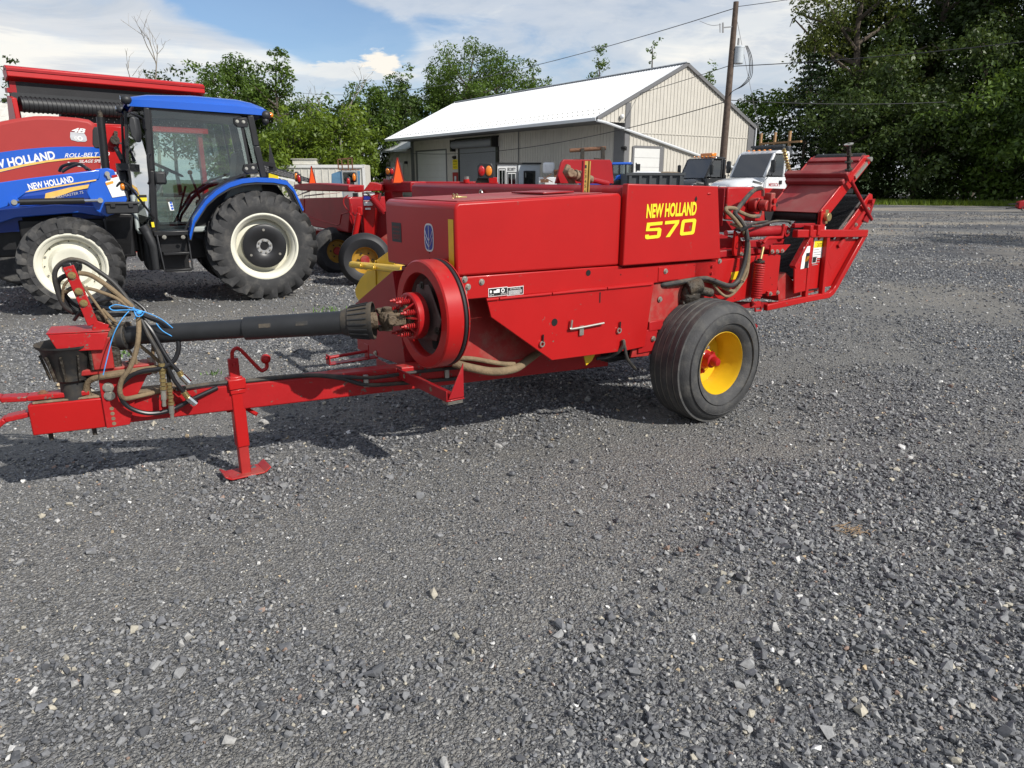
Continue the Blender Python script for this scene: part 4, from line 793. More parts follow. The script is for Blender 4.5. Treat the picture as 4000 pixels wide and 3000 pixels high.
MB().prism([(0.520, 0.250, 0.696), (0.614, 0.250, 0.694), (0.625, 0.250, 0.659), (0.525, 0.250, 0.662)], (0, 0.02, 0)).tube([(0.560, 0.250, 0.658), (0.564, 0.250, 0.632), (0.624, 0.250, 0.629), (0.626, 0.250, 0.655)], 0.008, 6).build('spring_anchor', 'red_worn', bal)
MB().tube([(0.517, 0.230, 0.728), (0.477, 0.220, 0.715), (0.543, 0.240, 0.684)], 0.007, 6, smooth=4).build('spring_hook', 'red_worn', bal)
MB().bar((0.2, 0.4, 0.69), (1.0, 0.4, 0.61), 0.06, 0.04).bar((0.35, 0.32, 0.66), (0.72, 0.36, 0.48), 0.05, 0.04).build('lower_frame_bar', 'red_old', bal, bevel=0.004)
# hydraulic cylinder on top of the case
MB().cyl((0.55, 0.42, 1.15), (0.98, 0.42, 1.145), 0.036, 20).box((1.0, 0.42, 1.14), (0.05, 0.09, 0.08)).build('cylinder', 'red_old', bal, bevel=0.004)
MB().cyl((0.40, 0.42, 1.152), (0.56, 0.42, 1.15), 0.018, 14).build('cylinder_rod', 'chrome', bal)
MB().disc((1.0, 0.372, 1.14), OUT, 0.034, 0.012, 20).build('cylinder_eye', 'red_old', bal); hexbolt((1.0, 0.358, 1.14), OUT, 0.010).build('bolt', 'zinc', bal, flat=True)
MB().bar((0.60, 0.42, 1.06), (1.05, 0.42, 1.065), 0.02, 0.06).build('cylinder_base', 'red_old', bal, bevel=0.004)
hose('thrower_hose', 'hose', 0.010, [(0.436, 0.300, 1.214), (0.554, 0.340, 1.210), (0.714, 0.400, 1.212), (0.865, 0.440, 1.213)])
hose('thrower_hose', 'hose', 0.009, [(0.450, 0.300, 1.205), (0.596, 0.340, 1.194), (0.751, 0.380, 1.199), (0.909, 0.420, 1.211), (0.987, 0.420, 1.212), (1.091, 0.420, 1.205), (1.112, 0.420, 1.189)])
# motor plate of the thrower
mp = MB().prism([(0.639, 0.620, 1.223), (0.637, 0.620, 1.447), (0.799, 0.620, 1.448), (1.034, 0.620, 1.438), (1.095, 0.620, 1.193)], (0, 0.03, 0)).build('motor_plate', 'red_worn', bal, bevel=0.01)
MB().span((0.60, 0.62, 1.18), (0.607, 0.95, 1.44)).prism([(0.61, 0.66, 1.44), (0.61, 0.95, 1.44), (0.95, 0.95, 1.44), (0.95, 0.66, 1.44)], (0, 0, 0.006)).build('motor_shroud', 'red_old', bal, bevel=0.004)
MB().prism([(0.653, 0.630, 1.216), (0.721, 0.630, 1.209), (0.793, 0.630, 1.137), (0.760, 0.630, 1.125)], (0, 0.25, 0)).build('shroud_lower', 'red_old', bal)
mo = MB(); m0 = vec((0.908, 0.620, 1.322)); mo.cyl(m0, m0 + Vector((0, -0.07, 0)), 0.050, 20); mo.cyl(m0 + Vector((0.01, -0.07, 0)), m0 + Vector((0.02, -0.13, -0.005)), 0.040, 14); mo.box(m0 + Vector((0.045, -0.12, 0.02)), (0.05, 0.06, 0.13)); mo.box(m0 + Vector((0.08, -0.12, -0.01)), (0.03, 0.05, 0.07))
mo.build('hydraulic_motor', 'red_dirty', bal, bevel=0.008)
MB().cyl(m0 + Vector((0.05, -0.15, 0.03)), m0 + Vector((0.05, -0.165, 0.03)), 0.018, 12).cyl(m0 + Vector((0.05, -0.15, -0.02)), m0 + Vector((0.05, -0.165, -0.02)), 0.018, 12).build('motor_port', 'red', bal)
MB().disc(vec((1.231, 0.700, 1.263)), OUT, 0.085, 0.03, 28).build('drive_sheave', 'rubber_dark', bal, bevel=0.004)
MB().prism([(1.490, 0.950, 1.432), (1.782, 0.950, 1.424), (1.703, 0.950, 1.345), (1.511, 0.950, 1.350)], (0, 0.02, 0)).build('rear_shield', 'red', bal, bevel=0.004)
# big hose bundle that swings from the motor down beside the case
hose('bundle_hose', 'hose', 0.0155, [(0.808, 0.480, 1.439), (0.694, 0.440, 1.430), (0.574, 0.400, 1.391), (0.404, 0.340, 1.316), (0.326, 0.300, 1.284), (0.349, 0.270, 1.245), (0.365, 0.240, 1.192), (0.374, 0.225, 1.121), (0.369, 0.220, 1.043), (0.355, 0.220, 0.964), (0.327, 0.220, 0.894), (0.295, 0.220, 0.852), (0.217, 0.220, 0.838), (0.076, 0.240, 0.882), (-0.010, 0.255, 0.897), (-0.293, 0.290, 0.879), (-0.289, 0.330, 0.881)])
hose('bundle_hose', 'hose_mud', 0.013, [(0.802, 0.500, 1.247), (0.679, 0.460, 1.256), (0.465, 0.380, 1.293), (0.347, 0.320, 1.316), (0.242, 0.300, 1.323), (0.210, 0.280, 1.307), (0.259, 0.270, 1.271), (0.314, 0.260, 1.224), (0.359, 0.245, 1.168), (0.406, 0.240, 1.099), (0.415, 0.240, 1.019), (0.410, 0.240, 0.938), (0.364, 0.240, 0.856), (0.319, 0.245, 0.791), (0.235, 0.250, 0.812), (0.113, 0.260, 0.863), (-0.016, 0.275, 0.885), (-0.281, 0.300, 0.867)])
hose('bundle_hose', 'hose_mud', 0.009, [(0.285, 0.300, 1.223), (0.298, 0.280, 1.215), (0.337, 0.250, 1.192), (0.374, 0.235, 1.148), (0.413, 0.235, 1.079), (0.424, 0.235, 0.978), (0.411, 0.235, 0.886), (0.357, 0.235, 0.825), (0.293, 0.240, 0.773), (0.229, 0.240, 0.764), (0.166, 0.245, 0.797), (0.108, 0.255, 0.853)])
for p in ((13, 0),):
    q = vec((0.329, 0.235, 1.201)); MB().bar(q + Vector((-0.05, 0, -0.015)), q + Vector((0.06, 0, 0.01)), 0.05, 0.012).build('hose_tie', 'black', bal)
for a in ((0.369, 0.222, 1.128), (0.323, 0.222, 0.853), (0.066, 0.240, 0.886)):
    a = vec(a); MB().tube([a + Vector((0.03 * math.cos(t), 0.03 * math.sin(t), 0.004 * math.cos(t))) for t in [k * math.pi / 8 for k in range(16)]], 0.003, 5, closed=True).build('cable_tie', 'black', bal)
MB().cyl((0.795, 0.500, 1.247), (0.871, 0.520, 1.246), 0.015, 10).tube([(0.860, 0.520, 1.246), (0.915, 0.540, 1.253), (0.945, 0.560, 1.275)], 0.010, 8, smooth=4).build('hose_fitting', 'zinc', bal)
MB().tube([(0.808, 0.480, 1.441), (0.861, 0.500, 1.432), (0.898, 0.520, 1.389)], 0.012, 8, smooth=4).build('hose_fitting', 'steel', bal)

# bale thrower: two belt decks in a red frame
yn, yf = 0.30, 0.72
def deck(name, a0, a1, thick, m, belt=False):
    a0 = Vector(a0); a1 = Vector(a1); d = (a1 - a0).normalized(); n = Vector((-d.z, 0, d.x))
    return a0, a1, d, n
U0 = Vector((1.26, 0, 1.265)); U1 = Vector((1.775, 0, 1.670)); ud = (U1 - U0).normalized(); un = Vector((-ud.z, 0, ud.x))
def UP(s, y, h): q = U0 + ud * s + un * h; return Vector((q.x, y, q.z))
UL = (U1 - U0).length
MB().prism([UP(0.0, yn, 0.0), UP(0.0, yf, 0.0), UP(UL, yf, 0.0), UP(UL, yn, 0.0)], un * 0.006).build('upper_deck_cover', 'red_dusty_sheen', bal)
ur = MB().prism([UP(-0.10, yn - 0.012, -0.115), UP(0.0, yn - 0.012, 0.012), UP(UL - 0.02, yn - 0.012, 0.012), UP(UL + 0.03, yn - 0.012, -0.02), UP(UL + 0.02, yn - 0.012, -0.08), UP(0.1, yn - 0.012, -0.085), UP(-0.03, yn - 0.012, -0.14)], (0, 0.011, 0)).prism([UP(-0.03, yf, -0.10), UP(0.0, yf, 0.012), UP(UL - 0.02, yf, 0.012), UP(UL + 0.02, yf, -0.06), UP(0.1, yf, -0.075)], (0, 0.011, 0)).build('upper_deck_side', 'red', bal, bevel=0.004)
MB().cyl(UP(UL, yn + 0.02, -0.03), UP(UL, yf - 0.02, -0.03), 0.042, 20).cyl(UP(0.02, yn + 0.02, -0.045), UP(0.02, yf - 0.02, -0.045), 0.042, 20).prism([UP(0.0, yn + 0.03, -0.085), UP(0.0, yf - 0.03, -0.085), UP(UL, yf - 0.03, -0.07), UP(UL, yn + 0.03, -0.07)], un * 0.008).build('upper_belt', 'belt', bal)
MB().bar(UP(UL - 0.07, yn, 0.014), UP(UL - 0.07, yf, 0.014), 0.03, 0.016, un).build('deck_lip', 'red_dusty_sheen', bal, bevel=0.004)
cb = MB(); cb.bar(UP(0.36, yn - 0.05, 0.05), UP(0.36, yf + 0.05, 0.05), 0.05, 0.07, un); cb.bar(UP(0.315, yn - 0.03, 0.03), UP(0.315, yf + 0.03, 0.03), 0.04, 0.04, un)
cb.build('cross_channel', 'red_dusty_sheen', bal, bevel=0.008)
MB().prism([UP(0.34, yn - 0.052, 0.0), UP(0.40, yn - 0.052, 0.0), UP(0.40, yn - 0.052, 0.06), UP(0.34, yn - 0.052, 0.06)], (0, 0.008, 0)).build('channel_end', 'red', bal)
kp = UP(0.38, yn - 0.04, 0.07)
kn = MB().cyl(kp, kp + Vector((-0.06, -0.01, 0.18)), 0.014, 12); 
for f_ in (0.05, 0.35, 0.6): o = kp + Vector((-0.06, -0.01, 0.18)) * f_; kn.cyl(o, o + Vector((-0.003, 0, 0.008)), 0.027, 14)
kn.build('adjuster_rod', 'grease', bal); o = kp + Vector((-0.06, -0.01, 0.18)); MB().lathe([(0.012, 0), (0.030, 0), (0.032, 0.007), (0.012, 0.009)], o, (-0.3, 0, 0.95), 20).build('adjuster_disc', 'zinc', bal)
kp2 = UP(0.38, yf + 0.03, 0.06); MB().helix(kp2, kp2 + Vector((-0.06, 0.03, 0.17)), 0.014, 0.006, 8, 6, 10).cyl(kp2, kp2 + Vector((-0.06, 0.03, 0.18)), 0.010, 8).build('adjuster_spring', 'brass', bal)
MB().cyl(UP(0.36, yn - 0.05, 0.0), Vector((1.93, yn - 0.03, 1.20)), 0.013, 12).build('stay_rod', 'red_old', bal)
MB().cyl(UP(0.02, yn - 0.06, -0.05), UP(0.02, yn - 0.012, -0.05), 0.03, 16).box(UP(0.02, yn - 0.018, -0.05), (0.09, 0.010, 0.10)).build('bearing', 'brass', bal, bevel=0.003)
MB().cyl(UP(UL - 0.005, yn - 0.045, -0.03), UP(UL - 0.005, yn - 0.012, -0.03), 0.017, 10).bar(UP(UL - 0.20, yn - 0.018, -0.045), UP(UL - 0.03, yn - 0.018, -0.045), 0.012, 0.03, un).build('belt_tensioner', 'zinc', bal)
# lower deck
L0 = Vector((1.16, 0, 0.80)); L1 = Vector((1.865, 0, 1.365)); ld = (L1 - L0).normalized(); ln = Vector((-ld.z, 0, ld.x)); LL = (L1 - L0).length
def LP(s, y, h): q = L0 + ld * s + ln * h; return Vector((q.x, y, q.z))
lb = MB(); n = 60
lb.prism([LP(0, yn + 0.015, -0.02), LP(0, yf - 0.015, -0.02), LP(LL, yf - 0.015, -0.005), LP(LL, yn + 0.015, -0.005)], ln * 0.02); lb.cyl(LP(LL, yn + 0.015, -0.035), LP(LL, yf - 0.015, -0.035), 0.048, 24)
for k in range(62):
    s = LL * k / 62; lb.bar(LP(s, yn + 0.02, 0.017), LP(s, yf - 0.02, 0.017), 0.006, 0.006, ln)
lb.build('lower_belt', 'belt', bal)
ls = MB().prism([LP(0.28, yn - 0.016, -0.005), LP(LL + 0.035, yn - 0.016, 0.012), LP(LL + 0.06, yn - 0.016, -0.02), LP(LL + 0.02, yn - 0.016, -0.11), LP(0.40, yn - 0.016, -0.17), LP(0.28, yn - 0.016, -0.17)], (0, 0.012, 0)).prism([LP(0.1, yf + 0.004, 0.0), LP(LL + 0.02, yf + 0.004, 0.0), LP(LL, yf + 0.004, -0.12), LP(0.1, yf + 0.004, -0.12)], (0, 0.012, 0)).build('lower_deck_side', 'red', bal, bevel=0.004)
MB().bar(LP(0.42, yn - 0.025, -0.06), LP(LL - 0.02, yn - 0.025, -0.05), 0.016, 0.03, ln).cyl(LP(LL, yn - 0.05, -0.035), LP(LL, yn - 0.016, -0.035), 0.018, 10).cyl(LP(0.60, yn - 0.05, -0.06), LP(0.60, yn - 0.016, -0.06), 0.014, 8).build('belt_tensioner', 'red_worn', bal)
for s in (0.66, 0.84, 0.52): hexbolt(LP(s, yn - 0.034, -0.055), OUT, 0.010).build('bolt', 'zinc', bal, flat=True)
MB().bar(LP(0.45, yn + 0.012, 0.006), LP(LL - 0.05, yn + 0.012, 0.006), 0.006, 0.02, ln).build('belt_edge_strip', 'steel', bal)
MB().prism([LP(LL - 0.14, yn - 0.03, -0.10), LP(LL + 0.06, yn - 0.03, -0.06), LP(LL - 0.10, yn - 0.03, -0.16)], (0, 0.25, 0)).build('discharge_lip', 'red_old', bal)
# side frame of the thrower
fr_ = MB(); yb = 0.265
top0 = Vector((0.95, yb, 1.135)); top1 = Vector((1.86, yb, 1.10))
fr_.bar(top0, top1, 0.045, 0.055)
MB().tube([(1.83, yb, 1.085), (1.50, yb, 0.685), (1.455, yb, 0.655), (1.38, yb, 0.645), (1.10, yb, 0.645), (0.60, yb, 0.630)], 0.0, 4) if False else None
pth = [Vector(q) for q in ((1.835, yb, 1.085), (1.53, yb, 0.715), (1.495, yb, 0.680), (1.445, yb, 0.660), (1.15, yb, 0.655), (0.70, yb, 0.640))]
for u, w in zip(pth[:-1], pth[1:]): fr_.bar(u - (w - u).normalized() * 0.006, w + (w - u).normalized() * 0.006, 0.045, 0.036, (0, 1, 0))
frm = fr_.build('thrower_frame', 'red', bal, bevel=0.006)
for x_ in (1.135, 1.345): MB().bar((x_ - 0.0, yb, 1.11), (x_ + 0.015, yb, 0.665), 0.035, 0.035, (0, 1, 0)).build('frame_post', 'red', frm, bevel=0.005)
MB().prism([(1.10, yb + 0.02, 1.08), (1.80, yb + 0.02, 1.06), (1.52, yb + 0.02, 0.72), (1.16, yb + 0.02, 0.72)], (0, 0.008, 0)).build('frame_sheet', 'red', frm)
MB().prism([(1.120, 0.250, 1.106), (1.113, 0.250, 1.076), (1.118, 0.250, 0.885), (1.130, 0.250, 0.720), (0.994, 0.250, 0.712), (0.965, 0.250, 0.907)], (0, 0.012, 0)).build('entry_guard', 'red', frm, bevel=0.003)
MB().prism([(1.112, 0.245, 1.108), (0.957, 0.245, 0.911), (0.979, 0.245, 0.891), (1.124, 0.245, 1.095)], (0, 0.045, 0)).build('guard_flange', 'red_worn', frm, bevel=0.002)
MB().prism([(1.18, yb + 0.04, 0.70), (1.50, yb + 0.04, 0.70), (0.9, yb + 0.04, 0.66), (0.86, yb + 0.04, 0.80), (0.95, yb + 0.04, 0.86)], (0, 0.42, 0)).build('thrower_floor', 'red_dirty', frm)
for x_ in (1.10, 1.19): MB().box((x_, yb - 0.002, 1.15), (0.035, 0.06, 0.075)).build('frame_clip', 'red', frm, bevel=0.005)
MB().bar((1.0, 0.32, 1.185), (1.25, 0.32, 1.18), 0.03, 0.03).bar((0.9, 0.74, 1.16), (1.3, 0.74, 1.16), 0.03, 0.05).build('upper_rail', 'red_old', frm, bevel=0.004)
MB().prism([UP(-0.12, yn - 0.03, -0.15), UP(-0.04, yn - 0.03, -0.15), UP(0.05, yn - 0.03, 0.0), UP(0.0, yn - 0.03, 0.02)], (0, 0.012, 0)).build('deck_bracket', 'red', bal, bevel=0.003)
dd = plate('caution_decal', 'decal_white', frm, (1.221, 0.284, 0.945), (0.125, 0, 0.0), (0, 0, 0.225))
plate('caution_band', 'decal_yellow', frm, (1.225, 0.283, 1.021), (0.118, 0, 0), (0, 0, 0.05))
text('lettering', 'CAUTION', 'decal_black', frm, (1.257, 0.282, 1.025), (0.075, 0, 0), (0, 0, 0.028), 0.0004)
for k in range(7): plate('text_line', 'grey', frm, (1.2275 + 0.0, 0.2833, 0.895 + 0.018 * k), (0.09 - 0.02 * (k % 3 == 0), 0, 0), (0, 0, 0.005), 0.0003)
plate('serial_decal', 'decal_white', frm, (1.222, 0.284, 0.909), (0.055, 0, 0), (0, 0, 0.05)); plate('serial_field', 'decal_black', frm, (1.225, 0.283, 0.913), (0.045, 0, 0), (0, 0, 0.040), 0.0004)
plate('hand_decal', 'decal_white', frm, (1.035, 0.249, 0.884), (0.10, 0, 0.005), (0.012, 0, 0.155)); plate('hand_decal_band', 'decal_orange', frm, (1.076, 0.248, 0.934), (0.046, 0, 0.002), (0.003, 0, 0.036), 0.0004); plate('hand_decal_field', 'decal_black', frm, (1.078, 0.248, 0.886), (0.046, 0, 0.002), (0.006, 0, 0.108), 0.0004)

# pickup side with yellow wind guard beyond the hood
MB().span((-0.62, 1.06, 0.42), (0.05, 2.86, 1.0)).build('pickup_housing', 'red_dirty', bal, bevel=0.02)
MB().lathe([(0.0, 0), (0.16, 0), (0.16, 1.5), (0.0, 1.5)], (-0.62, 1.25, 0.40), (0, 1, 0), 20).build('pickup_reel', 'red_dirty', bal)
yg = MB().prism([(-1.250, 2.155, 0.992), (-1.250, 2.411, 0.895), (-1.250, 2.736, 0.715), (-1.250, 2.858, 0.615), (-1.250, 2.843, 0.559), (-1.250, 2.787, 0.530), (-1.250, 2.092, 0.847), (-1.250, 2.076, 0.998)], (0.008, 0, 0)).build('wind_guard', 'yellow', bal, bevel=0.003)
MB().bar((-1.256, 2.402, 0.896), (-1.256, 2.417, 0.706), 0.012, 0.006).build('guard_seam', 'yellow', yg)
MB().cyl((-1.380, 2.571, 0.857), (-1.380, 1.676, 0.909), 0.026, 12).cyl((-1.390, 2.401, 0.869), (-1.390, 1.657, 0.897), 0.020, 12).build('guard_tube', 'yellow', bal)
for a in ((-1.420, 2.297, 0.879), (-1.420, 2.063, 0.886)): hexbolt(a, (-1, 0, 0), 0.014).build('bolt', 'yellow', bal, flat=True)
MB().bar((-1.36, 2.35, 0.86), (-0.66, 2.35, 0.80), 0.05, 0.05).bar((-1.36, 1.85, 0.90), (-0.66, 1.85, 0.84), 0.05, 0.05).build('guard_arm', 'yellow', bal, bevel=0.004)
# measuring stick and knotter drive covers on top
st = MB().bar((-0.79, 0.50, 1.40), (-0.785, 0.50, 1.60), 0.03, 0.012, (0, 1, 0)).bar((-0.765, 0.497, 1.40), (-0.76, 0.497, 1.60), 0.008, 0.02, (0, 1, 0)).build('measuring_stick', 'stick', bal)
MB().bar((-0.809, 0.496, 1.40), (-0.804, 0.496, 1.60), 0.010, 0.016, (0, 1, 0)).build('stick_back', 'red_old', st)
for k in range(6): text('stick_number', str(6 - k), 'decal_black', st, (-0.795, 0.4935, 1.425 + 0.027 * k), (0.014, 0, 0), (0, 0, 0.018), 0.0005)
MB().prism([(-0.364, 1.300, 1.471), (-0.316, 1.300, 1.613), (-0.295, 1.300, 1.632), (0.138, 1.300, 1.637), (0.157, 1.300, 1.615), (0.184, 1.300, 1.469)], (0, 0.02, 0)).build('drive_shield', 'red_old', bal, bevel=0.004)
MB().prism([(-0.345, 1.200, 1.599), (-0.319, 1.200, 1.592), (-0.264, 1.200, 1.470), (-0.316, 1.200, 1.470), (-0.374, 1.200, 1.546)], (0, 0.02, 0)).build('drive_arm', 'mud', bal, bevel=0.003)
kk = MB(); A = vec((-0.381, 1.160, 1.542)); Bq = vec((-0.157, 1.160, 1.497))
kk.cyl(A, A + Vector((0, -0.05, 0)), 0.03, 14); kk.cyl(A, Bq, 0.026, 12)
for f_ in (0.3, 0.45, 0.6, 0.75): o = A + (Bq - A) * f_; kk.cyl(o, o + (Bq - A) * 0.07, 0.038, 12)
kk.build('drive_joint', 'mud', bal, bevel=0.005)
MB().cyl(Bq, (-0.004, 1.160, 1.470), 0.018, 10).build('drive_rod', 'red_old', bal)


# ---------------------------------------------------------------- blue loader tractor on the left
# local axes: x runs from the nose to the rear, y from the near side to the far side
trc = thing('loader_tractor', 'blue cab tractor with a front loader and cream wheel rims parked behind the baler', 'tractor', (-3.12, 9.12, 0), 30)
def lug_tyre(Ro, Ri, w, nl, lug, wd, sweep):
    """tyre about the y axis, near face at y=0"""
    c = Ro - lug
    car = [(Ri, 0.05 * w), (Ri + 0.03, 0.02 * w), (Ri + (c - Ri) * 0.45, -0.02 * w), (c - 0.07, 0.02 * w), (c - 0.025, 0.09 * w), (c - 0.004, 0.25 * w), (c, 0.5 * w)]
    prof = car + [(r, w - y) for r, y in reversed(car[:-1])] + [(Ri - 0.01, 0.8 * w), (Ri - 0.01, 0.2 * w)]
    return prof, c
def add_lugs(mb, Ro, w, nl, lug, wd, sweep):
    c = Ro - lug
    for side in (0, 1):
        for k in range(nl):
            th0 = 2 * math.pi * (k + 0.5 * side) / nl
            secs = [(0.54, 0.0, c - 0.012, Ro, 1.0), (0.30, 0.42, c - 0.014, Ro - 0.001, 1.0), (0.10, 0.80, c - 0.04, Ro - 0.008, 1.1), (0.012, 0.96, c - 0.07, Ro - 0.028, 1.25), (-0.012, 1.02, c - 0.13, Ro - 0.095, 1.1)]
            base = len(mb.v)
            for (yy, s, r0, r1, ws) in secs:
                y = yy * w if side == 0 else w - yy * w
                for rr, hw in ((r0, wd * 0.62 * ws), (r1, wd * 0.42 * ws)):
                    for sg in (-1, 1):
                        t = th0 + sweep * s + sg * hw / Ro; mb.v.append((rr * math.cos(t), y, rr * math.sin(t)))
            for i in range(len(secs) - 1):
                a = base + 4 * i; b = a + 4
                mb.f += [(a + 2, a + 3, b + 3, b + 2), (a, a + 2, b + 2, b), (a + 3, a + 1, b + 1, b + 3), (a + 1, a, b, b + 1)]
            mb.f += [(base, base + 1, base + 3, base + 2), (base + 4 * (len(secs) - 1) + 2, base + 4 * (len(secs) - 1) + 3, base + 4 * (len(secs) - 1) + 1, base + 4 * (len(secs) - 1))]
def tractor_wheel(Ro, Rr, w, nl, lug, wd, sweep, front):
    prof, c = lug_tyre(Ro, Rr, w, nl, lug, wd, sweep)
    wl_ = MB().lathe([(Rr + 0.012, 0.055 * w), (Rr + 0.014, 0.035 * w), (Rr - 0.004, 0.03 * w), (Rr - 0.018, 0.06 * w), (Rr - 0.022, 0.12 * w), (Rr - 0.05, 0.22 * w), (Rr - 0.055, 0.6 * w), (Rr - 0.02, 0.95 * w), (Rr - 0.03, 0.95 * w), (Rr - 0.066, 0.6 * w), (Rr - 0.062, 0.22 * w), (Rr - 0.03, 0.11 * w)], (0, 0, 0), (0, 1, 0), 64, closed=True).build('wheel', 'rim_white', trc)
    t = MB().lathe(prof, (0, 0, 0), (0, 1, 0), 88, closed=True); add_lugs(t, Ro, w, nl, lug, wd, sweep)
    t.build('tyre', 'rubber_lug', wl_, ang=32)
    if not front:
        MB().lathe([(0.0, 0.30 * w), (0.16, 0.30 * w), (0.20, 0.26 * w), (0.30, 0.40 * w), (Rr - 0.05, 0.46 * w), (Rr - 0.05, 0.49 * w), (0, 0.43 * w)], (0, 0, 0), (0, 1, 0), 56).build('wheel_disc', 'rim_white', wl_)
        wt_ = MB().lathe([(0.10, 0.13 * w), (0.13, 0.10 * w), (0.245, 0.09 * w), (0.27, 0.11 * w), (0.275, 0.26 * w), (0.10, 0.26 * w)], (0, 0, 0), (0, 1, 0), 56, closed=True).build('wheel_weight', 'black', wl_)
        for k in range(3):
            a = R(90 + 120 * k + 0); MB().cyl((0.205 * math.cos(a), 0.075 * w, 0.205 * math.sin(a)), (0.205 * math.cos(a), 0.12 * w, 0.205 * math.sin(a)), 0.016, 12).build('weight_bolt', 'zinc', wl_)
        MB().lathe([(0.0, 0.22 * w), (0.055, 0.20 * w), (0.06, 0.15 * w), (0.098, 0.15 * w), (0.10, 0.26 * w)], (0, 0, 0), (0, 1, 0), 32).build('hub', 'grey', wl_)
        MB().disc((0, 0.2 * w, 0), (0, -1, 0), 0.05, 0.004, 20).build('hub_cap', 'black', wl_)
        for k in range(8):
            a = R(45 * k + 10); MB().cyl((0.078 * math.cos(a), 0.145 * w, 0.078 * math.sin(a)), (0.078 * math.cos(a), 0.11 * w, 0.078 * math.sin(a)), 0.012, 6).build('wheel_nut', 'zinc', wl_)
    else:
        MB().lathe([(0.0, 0.24 * w), (0.14, 0.24 * w), (0.17, 0.20 * w), (0.20, 0.20 * w), (0.24, 0.36 * w), (Rr - 0.05, 0.42 * w), (Rr - 0.05, 0.45 * w), (0.22, 0.40 * w), (0.0, 0.30 * w)], (0, 0, 0), (0, 1, 0), 56).build('wheel_disc', 'rim_white', wl_)
        MB().lathe([(0.0, 0.05 * w), (0.05, 0.05 * w), (0.06, 0.12 * w), (0.098, 0.16 * w), (0.10, 0.24 * w)], (0, 0, 0), (0, 1, 0), 32).build('hub', 'black', wl_)
        for k in range(8):
            a = R(45 * k + 10); MB().cyl((0.08 * math.cos(a), 0.15 * w, 0.08 * math.sin(a)), (0.08 * math.cos(a), 0.10 * w, 0.08 * math.sin(a)), 0.010, 6).build('wheel_nut', 'black', wl_)
        for k in range(16):
            a = R(22.5 * k); rr = Rr - 0.08; MB().disc((rr * math.cos(a), 0.385 * w - 0.006, rr * math.sin(a)), (0, -1, 0), 0.012 if k % 2 else 0.009, 0.004, 10 if k % 2 else 4).build('rim_bolt', 'zinc' if k % 2 else 'hole', wl_, flat=True)
    return wl_
def place_part(o, loc, rz=0.0): o.location = loc; o.rotation_euler = (0, 0, rz); return o
def copy_part(o, loc, rz):
    c = o.copy(); COL.objects.link(c); c.parent = trc; c.location = loc; c.rotation_euler = (0, 0, rz)
    for g in o.children: d = g.copy(); COL.objects.link(d); d.parent = c
    return c
rw = place_part(tractor_wheel(0.685, 0.40, 0.42, 21, 0.048, 0.062, 0.34, False), (0, 0, 0.68)); copy_part(rw, (0, 1.98, 0.68), math.pi)
fwl = place_part(tractor_wheel(0.548, 0.355, 0.34, 19, 0.042, 0.052, 0.36, True), (-2.13, 0.12, 0.543), R(-3)); copy_part(fwl, (-2.13, 1.86, 0.543), math.pi)
# fenders: swept sheet over the rear wheels
fp = [(-0.861, 0.854), (-0.795, 1.044), (-0.632, 1.260), (-0.500, 1.370), (-0.346, 1.457), (-0.19, 1.505), (-0.03, 1.521), (0.18, 1.515), (0.344, 1.484), (0.42, 1.40), (0.488, 1.225), (0.515, 1.16)]
def fender(y0, y1):
    g = MB(); n = len(fp)
    for (x, z) in fp: g.v += [(x, y0, z), (x, y1, z), (x + 0.02, y0 + 0.015, z - 0.03), (x + 0.02, y1, z - 0.03), (x, y0, z - 0.055), (x + 0.012, y0 + 0.012, z - 0.055)]
    for i in range(n - 1):
        a = 6 * i; b = a + 6; g.f += [(a, b, b + 1, a + 1), (a + 2, a + 3, b + 3, b + 2), (a, a + 4, b + 4, b), (a + 5, a + 2, b + 2, b + 5), (a + 4, a + 5, b + 5, b + 4)]
    g.f += [(0, 1, 3, 2), (6 * n - 6, 6 * n - 4, 6 * n - 3, 6 * n - 5)]
    return g.build('fender', 'blue', trc, ang=50)
fender(0.06, 0.52); fender(1.92, 1.46)
for y_ in (0.075, 1.90):
    g = MB()
    for (x, z), (x2, z2) in zip(fp[:-1], fp[1:]): g.bar((x, y_ + (0.02 if y_ < 1 else -0.02), z - 0.065), (x2, y_ + (0.02 if y_ < 1 else -0.02), z2 - 0.065), 0.05, 0.03)
    g.build('fender_flare', 'plastic', trc)
MB().prism([(-0.86, 0.50, 0.86), (-0.60, 0.50, 1.28), (-0.3, 0.50, 1.46), (0.3, 0.50, 1.46), (0.45, 0.50, 1.2), (0.3, 0.50, 0.7), (-0.4, 0.50, 0.6)], (0, 0.03, 0)).build('inner_fender', 'plastic', trc)
# chassis
ch = MB(); ch.span((-3.05, 0.78, 0.62), (-1.35, 1.22, 1.0)).span((-1.4, 0.72, 0.50), (0.35, 1.28, 0.95)).cyl((0, 0.30, 0.68), (0, 1.70, 0.68), 0.13).cyl((-2.13, 0.35, 0.55), (-2.13, 1.65, 0.55), 0.09).span((-3.25, 0.62, 0.55), (-2.9, 1.38, 0.95)).span((-1.75, 0.35, 0.60), (-1.45, 0.75, 1.05)).span((-2.6, 0.6, 0.75), (-1.5, 0.8, 1.05))
ch.build('chassis', 'black', trc, bevel=0.02)
MB().span((-1.36, 0.36, 0.42), (-0.92, 0.80, 0.86)).build('fuel_tank', 'plastic', trc, bevel=0.04)
MB().tube([(-1.329, 0.240, 0.945), (-1.283, 0.220, 0.800), (-1.259, 0.220, 0.725), (-1.260, 0.220, 0.448)], [0.055, 0.058, 0.06, 0.05], 14).build('filler_pipe', 'plastic', trc)
MB().cyl((-1.344, 0.240, 0.963), (-1.310, 0.240, 0.899), 0.062, 16).build('filler_cap', 'plastic', trc)
